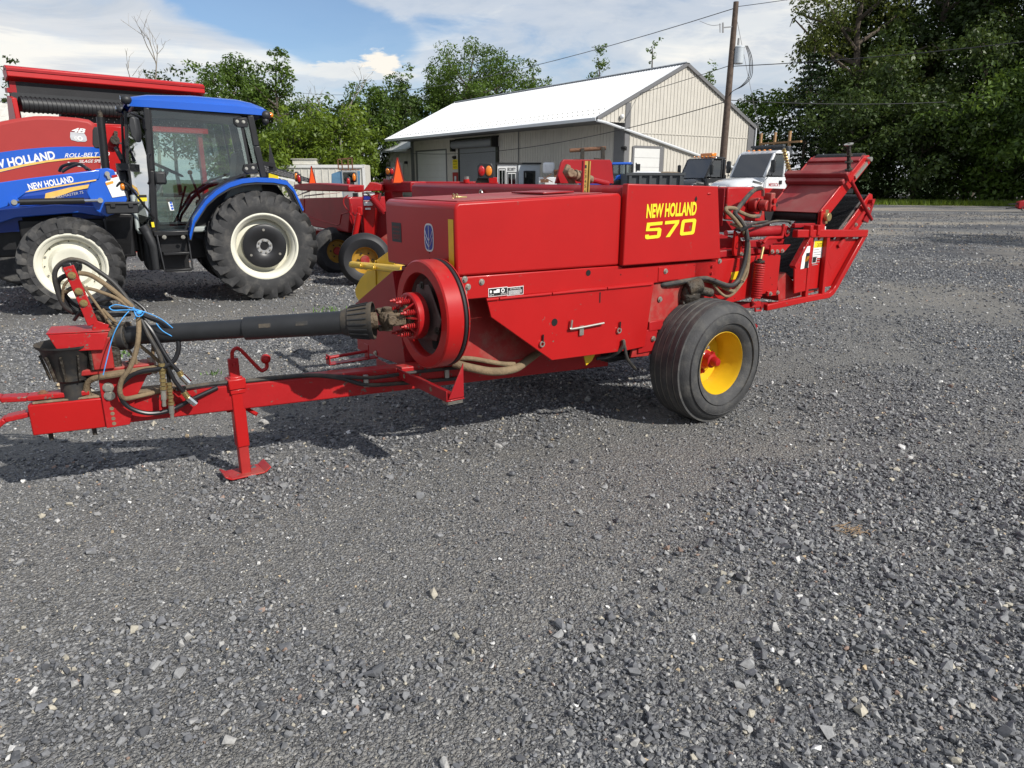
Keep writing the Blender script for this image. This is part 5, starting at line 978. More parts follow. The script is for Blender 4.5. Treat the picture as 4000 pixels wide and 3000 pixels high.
# steps
stp = MB()
for z_ in (0.42, 0.62): stp.span((-1.17, 0.08, z_), (-0.88, 0.30, z_ + 0.03))
stp.bar((-1.18, 0.09, 0.43), (-1.21, 0.16, 0.86), 0.02, 0.02).bar((-0.87, 0.09, 0.43), (-0.87, 0.16, 0.86), 0.02, 0.02).span((-1.18, 0.30, 0.42), (-0.88, 0.32, 0.84))
stp.build('step', 'black', trc, bevel=0.006)
bolts(trc, [(-1.133, 0.160, 0.831), (-0.926, 0.160, 0.823)], (0, -1, 0), 0.016)
MB().span((-1.24, 0.17, 0.84), (-0.85, 0.36, 0.90)).build('cab_sill', 'black', trc, bevel=0.01)
# cab frame
y1, y2 = 0.30, 1.68
def post(pts, r=0.035): 
    g = MB()
    for a, b in zip(pts[:-1], pts[1:]): g.bar(a, b, r * 2, r * 1.6, (0, 1, 0))
    return g
for yy, s in ((y1, 1), (y2, -1)):
    post([(-1.13, yy, 2.30), (-1.17, yy, 1.6), (-1.225, yy, 0.86)], 0.032).build('cab_post', 'black', trc, bevel=0.01)
    post([(0.02, yy, 2.26), (0.06, yy, 1.9), (0.115, yy, 1.52)], 0.038).build('cab_post', 'black', trc, bevel=0.01)
    post([(-1.34, yy + s * 0.22, 2.27), (-1.40, yy + s * 0.22, 1.67), (-1.38, yy + s * 0.22, 1.30)], 0.016).build('cab_post', 'black', trc, bevel=0.004)
    dg = MB().prism([(-1.085, yy, 2.275), (-0.115, yy, 2.235), (-0.045, yy, 1.60), (-0.16, yy, 1.56), (-0.33, yy, 1.50), (-0.61, yy, 1.31), (-0.79, yy, 1.04), (-0.88, yy, 0.90), (-1.18, yy, 0.90), (-1.13, yy, 1.6)], (0, 0.006 * s, 0)).build('door_glass', 'glass', trc, flat=True)
    pr = [Vector((-1.095, yy, 2.29)), Vector((-0.10, yy, 2.245)), Vector((-0.035, yy, 1.59)), Vector((-0.16, yy, 1.545)), Vector((-0.335, yy, 1.485)), Vector((-0.62, yy, 1.30)), Vector((-0.80, yy, 1.03)), Vector((-0.885, yy, 0.885)), Vector((-1.195, yy, 0.885)), Vector((-1.14, yy, 1.6))]
    g = MB()
    for i in range(len(pr)): g.bar(pr[i], pr[(i + 1) % len(pr)], 0.03, 0.022, (0, 1, 0))
    g.build('door_frame', 'black', dg)
    MB().prism([(-1.15, yy + s * 0.015, 2.26), (-1.33, yy + s * 0.21, 2.26), (-1.39, yy + s * 0.21, 1.66), (-1.40, yy + s * 0.21, 1.0), (-1.25, yy + s * 0.015, 0.95), (-1.19, yy + s * 0.015, 1.6)], (0.004, 0.005 * s, 0)).build('quarter_glass', 'glass', trc, flat=True)
MB().prism([(-1.34, y1 + 0.23, 2.26), (-1.34, y2 - 0.23, 2.26), (-1.41, y2 - 0.23, 1.42), (-1.41, y1 + 0.23, 1.42)], (-0.006, 0, 0)).build('windscreen', 'glass', trc, flat=True)
MB().prism([(0.035, y1 + 0.05, 2.25), (0.035, y2 - 0.05, 2.25), (0.12, y2 - 0.05, 1.56), (0.12, y1 + 0.05, 1.56)], (0.006, 0, 0)).build('rear_window', 'glass', trc, flat=True)
MB().span((-1.4, 0.36, 0.86), (0.1, 1.62, 0.93)).prism([(-0.55, 0.36, 0.93), (-0.3, 0.36, 1.40), (0.1, 0.36, 1.5), (0.1, 0.36, 0.93)], (0, 0.2, 0)).prism([(-0.55, 1.42, 0.93), (-0.3, 1.42, 1.40), (0.1, 1.42, 1.5), (0.1, 1.42, 0.93)], (0, 0.2, 0)).build('cab_floor', 'grey_cab', trc, bevel=0.02)
MB().prism([(-1.36, 0.62, 0.9), (-1.36, 0.62, 1.45), (-1.22, 0.62, 1.42), (-1.12, 0.62, 0.93)], (0, 0.7, 0)).span((-1.42, 0.36, 0.90), (-1.37, 1.62, 1.32)).build('dash_console', 'grey_cab', trc, bevel=0.03)
MB().span((-0.62, 0.74, 1.10), (-0.14, 1.24, 1.24)).prism([(-0.2, 0.74, 1.2), (-0.10, 0.74, 1.85), (-0.02, 0.74, 1.84), (-0.08, 0.74, 1.2)], (0, 0.5, 0)).span((-0.5, 0.85, 0.93), (-0.2, 1.13, 1.1)).build('seat', 'plastic', trc, bevel=0.05)
MB().lathe([(0.19, -0.012), (0.205, 0), (0.19, 0.012), (0.178, 0)], (-0.93, 0.99, 1.62), (0.45, 0, 0.9), 32, closed=True).cyl((-1.15, 0.99, 1.3), (-0.94, 0.99, 1.6), 0.03).bar((-0.93, 0.8, 1.615), (-0.93, 1.18, 1.615), 0.03, 0.012).build('steering_wheel', 'plastic', trc)
MB().cyl((-0.55, 0.55, 0.95), (-0.72, 0.52, 1.55), 0.014).cyl((-0.95, 0.40, 1.0), (-0.80, 0.42, 1.42), 0.012).build('lever', 'black', trc); MB().ball((-0.72, 0.52, 1.58), 0.03, 10).build('lever_knob', 'lens_amber', trc)
# roof: domed blue cap over a black liner
rf = MB(); sx = [(-1.32, 0.55, 0.0), (-1.30, 0.80, 0.055), (-1.1, 0.95, 0.10), (-0.6, 1.0, 0.135), (-0.1, 1.0, 0.13), (0.08, 0.97, 0.10), (0.20, 0.90, 0.05), (0.225, 0.80, 0.0)]
zb = lambda x: 2.372 - 0.028 * (x + 1.3) 
ny = 14; rf_rows = []
for (x, wf, hh) in sx:
    row = []
    for k in range(ny + 1):
        u = -1 + 2 * k / ny; e = (1 - abs(u) ** 5) if hh > 0 else 0
        row.append((x, 0.99 + u * 0.735 * (wf ** 0.25), zb(x) + hh * (0.35 + 0.65 * max(0.0, e)) * (1 if 0 < k < ny else 0.35)))
    rf_rows.append(row)
for row in rf_rows: rf.v += row
for i in range(len(sx) - 1):
    for k in range(ny): a = i * (ny + 1) + k; rf.f.append((a, a + 1, a + ny + 2, a + ny + 1))
nb = len(rf.v)
for row in rf_rows: rf.v += [(row[0][0], row[0][1], zb(row[0][0]) - 0.065), (row[-1][0], row[-1][1], zb(row[0][0]) - 0.065)]
for i in range(len(sx) - 1):
    a = i * (ny + 1); b = nb + 2 * i; rf.f += [(a, a + ny + 1, b + 2, b), (a + ny, b + 1, b + 3, a + 2 * ny + 1)]
rf.build('cab_roof', 'blue', trc, ang=40)
MB().prism([(-1.28, 0.31, 2.335), (-1.24, 0.31, 2.28), (-0.35, 0.31, 2.275), (0.10, 0.31, 2.21), (0.20, 0.31, 2.25), (0.20, 0.31, 2.325)], (0, 1.36, 0)).build('roof_liner', 'plastic', trc, bevel=0.03)
for yy in (0.30, 1.68):
    MB().ball((-1.33, yy, 2.375), 0.052, 14, (1.2, 1, 1)).build('work_lamp', 'plastic', trc); MB().disc((-1.385, yy, 2.375), (-1, 0, 0), 0.042, 0.006).build('lamp_lens', 'chrome', trc)
    MB().ball((0.21, yy, 2.27), 0.06, 14, (1.1, 1, 1)).ball((0.20, yy, 2.20), 0.045, 12).build('rear_lamp', 'plastic', trc); MB().ball((0.27, yy, 2.275), 0.034, 12).build('lamp_lens', 'lens_amber', trc)
# mirrors and handles
MB().tube([(-1.169, 0.260, 2.055), (-1.193, 0.220, 2.077), (-1.193, 0.160, 2.166), (-1.325, 0.050, 2.213), (-1.345, 0.020, 2.167)], 0.012, 8, smooth=3).build('mirror_arm', 'black', trc)
MB().prism([(-1.323, 0.020, 2.184), (-1.279, 0.020, 2.169), (-1.271, 0.020, 2.014), (-1.286, 0.020, 1.914), (-1.310, 0.020, 1.894), (-1.351, 0.020, 1.970), (-1.360, 0.020, 2.077), (-1.346, 0.020, 2.158)], (0.05, 0.05, 0)).build('mirror', 'plastic', trc, bevel=0.02)
MB().tube([(-1.36, 1.80, 1.95), (-1.40, 2.0, 1.97), (-1.42, 2.05, 1.90)], 0.012, 8, smooth=3).build('mirror_arm', 'black', trc)
MB().prism([(-1.669, 2.050, 2.176), (-1.606, 2.050, 2.178), (-1.635, 2.050, 1.903), (-1.697, 2.050, 1.892), (-1.719, 2.050, 1.950), (-1.694, 2.050, 2.127)], (0.06, 0.03, 0)).build('mirror', 'plastic', trc, bevel=0.02)
MB().tube([(-1.16, 0.25, 1.78), (-1.19, 0.22, 1.75), (-1.20, 0.22, 1.50), (-1.22, 0.25, 1.45)], 0.016, 8, smooth=3).build('grab_rail', 'black', trc)
MB().box((-1.081, 0.270, 1.515), (0.13, 0.05, 0.15)).build('door_latch', 'plastic', trc, bevel=0.03)
for a, b, c2, d in ((1510, 1630, 345, 410), (1570, 1670, 640, 700)):
    MB().prism([(-0.178, 0.275, 2.221), (-0.023, 0.275, 2.236), (-0.016, 0.275, 2.119), (-0.136, 0.275, 2.112), (-0.185, 0.275, 2.158)] if a == 1510 else [(-0.115, 0.275, 1.679), (0.045, 0.275, 1.699), (0.052, 0.275, 1.578), (-0.090, 0.275, 1.564), (-0.137, 0.275, 1.605)], (0, 0.02, 0)).build('door_hinge', 'black', trc, bevel=0.008)
bolts(trc, [(-0.143, 0.273, 2.183), (-0.069, 0.273, 2.180), (-0.089, 0.273, 1.628), (-0.008, 0.273, 1.639)], (0, -1, 0), 0.013)
plate('pictogram_decal', 'decal_white', trc, (-1.019, 0.298, 1.134), (0.045, 0, 0), (-0.012, 0, 0.10))
for k in range(3): MB().disc(Vector((-0.993, 0.296, 1.157)) + Vector((-0.004 * k, 0, 0.034 * k)), (0, -1, 0), 0.014, 0.001).build('pictogram', 'blue', trc, flat=True)
plate('yellow_tag', 'decal_yellow', trc, (-1.245, 0.260, 0.945), (0.03, 0, 0), (-0.002, 0, 0.06)); plate('yellow_sticker', 'decal_yellow', trc, (-1.355, 0.310, 1.247), (0.10, 0.0, 0), (0, 0, 0.075)); plate('sticker_band', 'decal_black', trc, (-1.338, 0.308, 1.291), (0.085, 0.0, 0), (0, 0, 0.03))
MB().tube([(-1.21, 0.24, 1.05), (-1.42, 0.10, 1.40), (-1.50, 0.10, 1.47), (-1.56, 0.12, 1.42)], 0.013, 8, smooth=3).build('lamp_arm', 'black', trc)
MB().ball((-1.467, 0.120, 1.417), 0.05, 12, (0.9, 0.7, 1)).build('indicator', 'black', trc); MB().ball((-1.499, 0.110, 1.417), 0.04, 12, (0.7, 0.7, 1)).build('indicator_lens', 'lens_amber', trc)
# slow-vehicle plate seen from behind the cab
MB().prism([(0.330, 0.800, 1.957), (0.399, 0.800, 1.613), (0.285, 0.800, 1.583)], (0.02, 0.08, 0)).bar((0.12, 0.7, 1.72), (0.36, 0.78, 1.68), 0.04, 0.05).build('rear_sign_plate', 'black', trc)
# bonnet
bn = MB(); secs = [(-1.45, 1.02, 1.50), (-1.9, 1.0, 1.49), (-2.5, 0.98, 1.43), (-2.95, 0.95, 1.33), (-3.12, 0.80, 1.12)]
for (x, zl, zt) in secs: bn.v += [(x, 0.62, zl - 0.05), (x, 0.60, zt - 0.12), (x, 0.68, zt - 0.02), (x, 0.99, zt), (x, 1.30, zt - 0.02), (x, 1.38, zt - 0.12), (x, 1.36, zl - 0.05)]
for i in range(len(secs) - 1):
    for k in range(6): a = 7 * i + k; bn.f.append((a, a + 1, a + 8, a + 7))
bn.f += [tuple(range(6, -1, -1)), tuple(28 + k for k in range(7))]
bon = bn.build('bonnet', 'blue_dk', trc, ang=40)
MB().prism([(-2.296, 0.594, 1.288), (-2.280, 0.594, 1.343), (-2.033, 0.594, 1.407), (-1.727, 0.594, 1.459), (-1.732, 0.594, 1.423), (-1.992, 0.594, 1.369), (-2.205, 0.594, 1.291)], (0, -0.002, 0)).build('bonnet_stripe', 'decal_tan', bon, flat=True)
text('lettering', 'WORKMASTER 75', 'decal_silver', bon, (-2.238, 0.592, 1.270), (0.34, 0, 0.07), (-0.005, 0, 0.03), 0.001, shear=0.2)
MB().span((-2.05, 0.60, 1.04), (-2.55, 0.605, 1.20)).build('bonnet_grille', 'hole', bon)
MB().prism([(-1.65, 0.50, 1.18), (-1.70, 0.50, 1.06), (-2.0, 0.50, 1.12), (-2.6, 0.50, 1.08), (-2.9, 0.50, 0.98), (-2.9, 0.50, 1.16), (-2.2, 0.50, 1.22)], (0, 0.1, 0)).build('side_shield', 'blue', trc, bevel=0.01)
MB().span((-1.50, 0.6, 1.0), (-1.40, 1.4, 1.62)).build('cowl', 'plastic', trc, bevel=0.03)
# exhaust
MB().tube([(-1.632, 0.600, 1.617), (-1.607, 0.600, 2.196)], 0.045, 18).build('exhaust', 'black', trc); MB().tube([(-1.608, 0.600, 2.187), (-1.609, 0.600, 2.238), (-1.622, 0.600, 2.258)], 0.032, 14).build('exhaust_tip', 'grease', trc)
# loader: arms, masts, lift cylinders
def loader_side(y0, t, near):
    m = MB().prism([(-1.745, y0, 1.610), (-1.62, y0, 1.622), (-1.565, y0, 1.60), (-1.47, y0, 1.28), (-1.53, y0, 1.15), (-1.705, y0, 1.085), (-1.80, y0, 1.15), (-1.87, y0, 1.36)], (0, t, 0)).build('loader_mast', 'blue', trc, bevel=0.01)
    a = MB().prism([(-1.70, y0 - 0.012, 1.604), (-2.40, y0 - 0.012, 1.508), (-2.75, y0 - 0.012, 1.45), (-3.05, y0 - 0.012, 1.26), (-3.35, y0 - 0.012, 0.80), (-3.45, y0 - 0.012, 0.80), (-3.45, y0 - 0.012, 0.70), (-3.22, y0 - 0.012, 0.70), (-2.92, y0 - 0.012, 1.12), (-2.62, y0 - 0.012, 1.22), (-2.45, y0 - 0.012, 1.345), (-1.88, y0 - 0.012, 1.45), (-1.72, y0 - 0.012, 1.5)], (0, t + 0.024, 0)).build('loader_arm', 'blue', trc, bevel=0.01)
    cy_ = y0 - 0.045
    c = MB().cyl((-2.54, cy_, 1.262), (-1.90, cy_, 1.268), 0.034, 18).build('lift_cylinder', 'black', trc); MB().cyl((-1.90, cy_, 1.268), (-1.76, cy_, 1.27), 0.018, 12).build('cylinder_rod', 'chrome', c)
    for q in ((-2.555, 1.262), (-1.745, 1.27)): MB().cyl((q[0], cy_ - 0.05, q[1]), (q[0], cy_ + 0.06, q[1]), 0.028, 14).build('pivot_pin', 'zinc', c)
    MB().cyl((-2.555, cy_ - 0.03, 1.262), (-2.555, cy_ + 0.03, 1.262), 0.05, 14).build('cylinder_eye', 'blue', c)
    MB().cyl((-1.635, y0 - 0.03, 1.56), (-1.635, y0 + 0.02, 1.56), 0.026, 14).bar((-1.635, y0 - 0.022, 1.56), (-1.62, y0 - 0.022, 1.50), 0.03, 0.012, (0, 1, 0)).build('pivot_pin', 'zinc', m)
    return m, a
lm, la = loader_side(0.12, 0.10, True); loader_side(1.74, 0.10, False)
s0 = (-2.402, 0.105, 1.394); s1 = (-1.969, 0.105, 1.511)
xv_ = Vector(s1) - Vector(s0); text('lettering', 'NEW HOLLAND', 'decal_white', la, (s0[0], 0.1065, s0[2] - 0.01), (xv_.x, 0, 0.085), (-0.012, 0, 0.068), 0.001, off=0.03)
MB().prism([(-2.449, 0.107, 1.362), (-2.403, 0.107, 1.386), (-1.750, 0.107, 1.499), (-1.757, 0.107, 1.484)], (0, -0.002, 0)).build('arm_stripe', 'decal_tan', la, flat=True)
wd_ = MB().prism([(-1.668, 0.115, 1.469), (-1.532, 0.115, 1.553), (-1.481, 0.115, 1.319), (-1.620, 0.115, 1.297)], (0, -0.003, 0)).build('warning_decal', 'decal_white', lm, flat=True)
MB().prism([(-1.666, 0.111, 1.460), (-1.589, 0.111, 1.482), (-1.586, 0.111, 1.457), (-1.661, 0.112, 1.430)], (0, -0.001, 0)).build('warning_band', 'decal_orange', lm, flat=True)
MB().prism([(-1.596, 0.111, 1.541), (-1.539, 0.111, 1.553), (-1.533, 0.112, 1.528), (-1.591, 0.111, 1.511)], (0, -0.001, 0)).build('warning_band', 'lens_red', lm, flat=True)
MB().box((-1.540, 0.060, 1.187), (0.33, 0.16, 0.13)).build('toolbox', 'plastic', trc, bevel=0.012); MB().box(Vector((-1.534, 0.050, 1.236)), (0.35, 0.18, 0.02)).build('toolbox_lid', 'plastic', trc, bevel=0.006)
for dx in (-0.09, 0.09): MB().box(Vector((-1.540, -0.030, 1.216)) + Vector((dx, 0, 0)), (0.05, 0.02, 0.05)).build('toolbox_latch', 'plastic', trc, bevel=0.006)
MB().prism([(-1.75, 0.35, 0.62), (-1.50, 0.35, 0.62), (-1.42, 0.35, 1.10), (-1.72, 0.35, 1.12)], (0, 0.25, 0)).build('mast_frame', 'black', trc, bevel=0.01)
for k, (a, b) in enumerate(((0, 0.0), (0.02, 0.03))):
    MB().tube([(-2.114, 0.900, 1.591), (-2.064, 0.850, 1.652), (-1.918, 0.800, 1.679), (-1.793, 0.750, 1.600)] if k == 0 else [(-2.089, 0.800, 1.582), (-2.003, 0.800, 1.635), (-1.887, 0.750, 1.670), (-1.824, 0.700, 1.608)], 0.018, 8, smooth=6).build('loader_hose', 'hose_clean', trc)
MB().tube([(-1.46, 0.45, 1.72), (-1.50, 0.5, 1.85), (-1.46, 0.55, 1.78), (-1.44, 0.6, 1.65)], 0.02, 8, smooth=5).span((-1.52, 0.4, 1.60), (-1.40, 0.7, 1.68)).build('cowl_hose', 'hose_clean', trc)


# ---------------------------------------------------------------- machines standing behind the tractor and baler
M['metal_white'] = mat('white_roof_sheet', (0.58, 0.60, 0.62), 0.42, var=0.03, scale=1.5)
M['siding_grey'] = mat('light_grey_siding', (0.56, 0.53, 0.47), 0.5, var=0.06, scale=1.2)
M['trim_grey'] = mat('dark_grey_trim', (0.16, 0.16, 0.165), 0.5, var=0.06)
M['door_white'] = mat('white_door_panel', (0.66, 0.66, 0.64), 0.5, var=0.04, scale=1.5, dust=0.12, dcol=(0.5, 0.42, 0.33), dscale=0.7)
M['shutter'] = mat('grey_roller_shutter', (0.22, 0.23, 0.245), 0.5, var=0.06, scale=1)
M['wood_pole'] = mat('weathered_pole', (0.105, 0.075, 0.058), 0.9, var=0.35, scale=6, bump=0.5, bscale=30)
M['wood'] = mat('raw_timber', (0.36, 0.21, 0.10), 0.8, var=0.25, scale=10)
M['sheet_old'] = mat('stained_white_sheet', (0.60, 0.58, 0.52), 0.6, var=0.12, scale=2, dust=0.25, dcol=(0.25, 0.20, 0.14), dscale=1.5)
M['blue_sheet'] = mat('faded_blue_steel', (0.10, 0.21, 0.33), 0.55, var=0.15, scale=3)
M['booth'] = mat('pale_blue_grey_panel', (0.50, 0.54, 0.57), 0.5, var=0.04)
M['truck_black'] = mat('black_truck_paint', (0.010, 0.010, 0.011), 0.18, coat=0.7, var=0.1, dust=0.03)
M['truck_white'] = mat('white_truck_paint', (0.70, 0.71, 0.72), 0.25, coat=0.5, var=0.03, dust=0.04)
M['bin'] = mat('grey_steel_bin', (0.060, 0.066, 0.072), 0.6, var=0.15, scale=3, dust=0.15)
M['wrap'] = mat('white_plastic_wrap', (0.72, 0.73, 0.74), 0.3, var=0.05, bump=0.3, bscale=9)
def world_thing(name, label, cat, pivot, group=None):
    """an Empty at the thing's base; parts keep world coordinates measured from it"""
    o = thing(name, label, cat, (pivot[0], pivot[1], 0), 0, group); return o
class WB(MB):
    def __init__(s, piv): super().__init__(); s.p = piv
    def build(s, *a, **k): s.v = [(v[0] - s.p[0], v[1] - s.p[1], v[2]) for v in s.v]; return super().build(*a, **k)

# round baler beyond the tractor (tractor axes)
rb = thing('round_baler', 'red round baler with a blue side stripe standing behind the blue tractor', 'baler', (-3.12, 9.12, 0), 30)
yr = 3.0
arc = [(-1.630, 3.000, 2.243), (-1.641, 3.000, 2.283), (-1.698, 3.000, 2.325), (-1.838, 3.000, 2.345), (-2.025, 3.000, 2.355), (-2.192, 3.000, 2.357), (-2.348, 3.000, 2.349), (-2.532, 3.000, 2.318), (-2.761, 3.000, 2.262), (-2.993, 3.000, 2.167), (-3.160, 3.000, 2.034), (-3.303, 3.000, 1.694), (-3.339, 3.000, 1.290), (-3.1, 3.0, 0.6), (-1.9, 3.0, 0.6), (-1.700, 3.000, 1.273), (-1.629, 3.000, 1.710)]
rp = MB().prism(arc, (0, 0.30, 0)).build('side_panel', 'red_faded', rb, bevel=0.05)
MB().prism([(p[0] * 0.985 - 0.03, 3.3, p[2] * 0.985) for p in arc], (0, 1.5, 0)).build('bale_chamber', 'red_old', rb, bevel=0.03)
def strip(name, m, pts, yy): return MB().prism([(p[0], yy, p[2]) for p in pts], (0, -0.003, 0)).build(name, m, rp, flat=True)
strip('blue_stripe', 'blue', [(-3.114, 3.000, 1.706), (-3.099, 3.000, 1.797), (-2.828, 3.000, 1.856), (-2.554, 3.000, 1.902), (-2.256, 3.000, 1.936), (-1.944, 3.000, 1.953), (-1.595, 3.000, 1.949), (-1.615, 3.000, 1.807), (-1.969, 3.000, 1.779), (-2.288, 3.000, 1.730), (-2.592, 3.000, 1.665), (-2.872, 3.000, 1.591), (-3.147, 3.000, 1.513)], 2.998)
strip('gold_stripe', 'decal_tan', [(-3.141, 3.000, 1.544), (-2.865, 3.000, 1.632), (-2.586, 3.000, 1.701), (-2.283, 3.000, 1.761), (-1.966, 3.000, 1.800), (-1.613, 3.000, 1.822), (-1.616, 3.000, 1.805), (-1.970, 3.000, 1.777), (-2.287, 3.000, 1.733), (-2.591, 3.000, 1.670), (-2.871, 3.000, 1.596), (-3.148, 3.000, 1.503)], 2.994)
a0 = Vector((-3.075, 2.993, 1.600)); a1 = Vector((-2.183, 2.993, 1.776))
text('lettering', 'NEW HOLLAND', 'decal_white', rp, a0, a1 - a0, (-0.01, 0, 0.115), 0.002, off=0.035)
a0 = Vector((-2.073, 2.993, 1.797)); a1 = Vector((-1.504, 2.993, 1.824)); text('lettering', 'ROLL-BELT 450', 'decal_white', rp, a0, a1 - a0, (0.01, 0, 0.058), 0.002, off=0.01, shear=0.25)
a0 = Vector((-1.908, 2.993, 1.726)); a1 = Vector((-1.515, 2.993, 1.741)); text('lettering', 'SILAGE SPECIAL', 'decal_white', rp, a0, a1 - a0, (0.01, 0, 0.042), 0.002, off=0.01, shear=0.25)
sb = MB().prism([(-1.951, 2.997, 2.149), (-1.783, 2.997, 2.139), (-1.762, 2.997, 2.092), (-1.760, 2.997, 2.039), (-1.785, 2.997, 2.019), (-1.877, 2.997, 2.019), (-1.955, 2.997, 2.040), (-1.965, 2.997, 2.076)], (0, -0.004, 0)).build('badge', 'decal_silver', rp, flat=True)
a0 = Vector((-1.939, 2.990, 2.144)); text('badge_lettering', '4B', 'decal_white', rp, a0, (0.165, 0, -0.01), (0.02, 0, 0.065), 0.002, off=0.04, shear=0.2)
for q, rr in (((-1.894, 2.992, 2.065), 0.022), ((-1.844, 2.992, 2.063), 0.034)): MB().lathe([(rr * 0.5, 0), (rr * 0.5, 0.003), (rr, 0.003), (rr, 0)], q, (0, -1, 0), 20).build('badge_bale', 'decal_white', rp)
fr2 = MB().prism([(-1.507, 3.250, 2.262), (-1.245, 3.250, 2.255), (-1.297, 3.250, 1.940), (-1.384, 3.250, 1.605), (-1.548, 3.250, 1.604)], (0, 0.05, 0)).build('tailgate_frame', 'red', rb, bevel=0.01)
MB().cyl((-1.393, 3.250, 2.065), (-1.398, 3.120, 2.059), 0.065, 14).bar((-1.368, 3.200, 2.188), (-1.381, 3.200, 2.090), 0.06, 0.05).build('gate_bearing', 'grease', fr2, bevel=0.006)
MB().prism([(-1.487, 3.200, 1.984), (-1.395, 3.200, 1.986), (-1.344, 3.200, 1.949), (-1.452, 3.200, 1.941)], (0, 0.05, 0)).build('gate_step', 'red_old', fr2)
plate('service_decal', 'decal_white', rp, (-2.044, 2.995, 1.695), (0.20, 0, -0.03), (0, 0, 0.045))
MB().cyl((-2.8, 3.15, 0.55), (-2.8, 3.5, 0.55), 0.55, 32).cyl((-1.9, 3.15, 0.45), (-1.9, 3.5, 0.45), 0.45, 24).build('tyre', 'rubber', rb, bevel=0.04)

# long header with a ribbed black roller standing behind the round baler
HA = Vector((-9.24, 14.0, 0)); HB = Vector((-6.77, 16.7, 0)); hd = (HB - HA).normalized(); hn = Vector((hd.y, -hd.x, 0))
def HP_(s, z, o=0.0): return Vector((s, -o, z))
hdr = thing('crop_header', 'long red crop header with black curtain and ribbed black roller above the round baler', 'header', (HA.x, HA.y, 0), math.degrees(math.atan2(hd.y, hd.x)))
HLn = (HB - HA).length
MB().prism([(0, 0, 3.50), (0, -0.10, 3.47), (0, -0.12, 3.30), (0, 0.10, 3.22), (0, 0.16, 3.40)], (HLn, 0, 0)).build('top_beam', 'red', hdr, bevel=0.015)
MB().span((0, 0.02, 3.44), (HLn, -0.125, 3.40)).build('beam_lip', 'red_old', hdr)
MB().prism([(0.03, 0.05, 3.27), (0.03, 0.07, 2.92), (HLn, 0.07, 2.92), (HLn, 0.05, 3.25)], (0, 0.02, 0)).build('curtain', 'rubber_dark', hdr)
MB().span((0.03, 0.0, 2.86), (HLn, 0.02, 3.04)).build('lower_curtain', 'plastic', hdr)
ro = MB().cyl((0.12, -0.12, 2.83), (HLn - 0.05, -0.12, 2.83), 0.135, 28).build('roller', 'plastic', hdr)
for k in range(46):
    x = 0.15 + k * 0.076
    if x > HLn - 0.1: break
    MB().lathe([(0.13, 0), (0.148, 0.006), (0.148, 0.016), (0.13, 0.022)], (x, -0.12, 2.83), (1, 0, 0.06), 24, closed=True).build('roller_rib', 'rubber_dark', ro)
MB().prism([(-0.03, 0.05, 2.98), (-0.03, -0.25, 2.92), (-0.03, -0.28, 2.5), (-0.03, 0.2, 2.5)], (0.08, 0, 0)).build('end_plate', 'red', hdr, bevel=0.01)
MB().span((-0.05, 0.0, 3.02), (0.03, -0.14, 3.10)).span((0.05, 0.05, 0.3), (0.15, 0.15, 3.3)).span((HLn - 0.2, 0.05, 0.3), (HLn - 0.1, 0.15, 3.3)).span((0.0, 0.0, 0.0), (HLn, 0.6, 0.3)).build('support_frame', 'red_old', hdr)
tb = MB().span((0.8, -0.05, 2.46), (HLn, 0.35, 2.57)).build('tine_bar', 'red', hdr, bevel=0.01)
MB().span((0.8, 0.0, 2.575), (HLn, 0.12, 2.74)).build('tine_sheet', 'plastic', hdr)
for k in range(56): MB().ball((0.85 + k * 0.05, -0.005, 2.61 + 0.05 * (k % 3)), 0.012, 6).build('rivet', 'zinc', tb, flat=True)

# two mower-conditioners: a near one and a far one
def smv(parent, c, w, h, lean):
    c = Vector(c); b = Vector((1, 0, 0)) * w
    t = MB().prism([c + Vector((-w, 0, 0)), c + Vector((w, 0, 0)), c + Vector((w * 0.12, 0, h)), c + Vector((-w * 0.12, 0, h))], (0, 0.012, 0)).build('slow_vehicle_sign', 'smv_edge', parent, flat=True)
    MB().prism([c + Vector((-w * 0.78, -0.003, 0.03 * h)), c + Vector((w * 0.78, -0.003, 0.03 * h)), c + Vector((0, -0.003, h * 0.93))], (0, 0.004, 0)).build('sign_face', 'smv', t, flat=True)
def lamp_pair(parent, c, s, flip=False):
    c = Vector(c)
    h = MB().prism([c + Vector((-s, 0.0, -s)), c + Vector((-s * 1.02, 0, s * 0.6)), c + Vector((-s * 0.7, 0, s * 1.05)), c + Vector((s * 0.8, 0, s * 1.0)), c + Vector((s * 1.1, 0, s * 0.5)), c + Vector((s * 1.1, 0, -s))], (0, 0.12, 0)).build('lamp_housing', 'plastic', parent, bevel=0.01)
    for k, dx in enumerate((-0.48, 0.48)): MB().ball(c + Vector((dx * s, -0.005, 0)), s * 0.62, 14, (0.72, 0.3, 1.1)).build('lamp_lens', ('lens_amber', 'lens_red')[(k + flip) % 2], h)
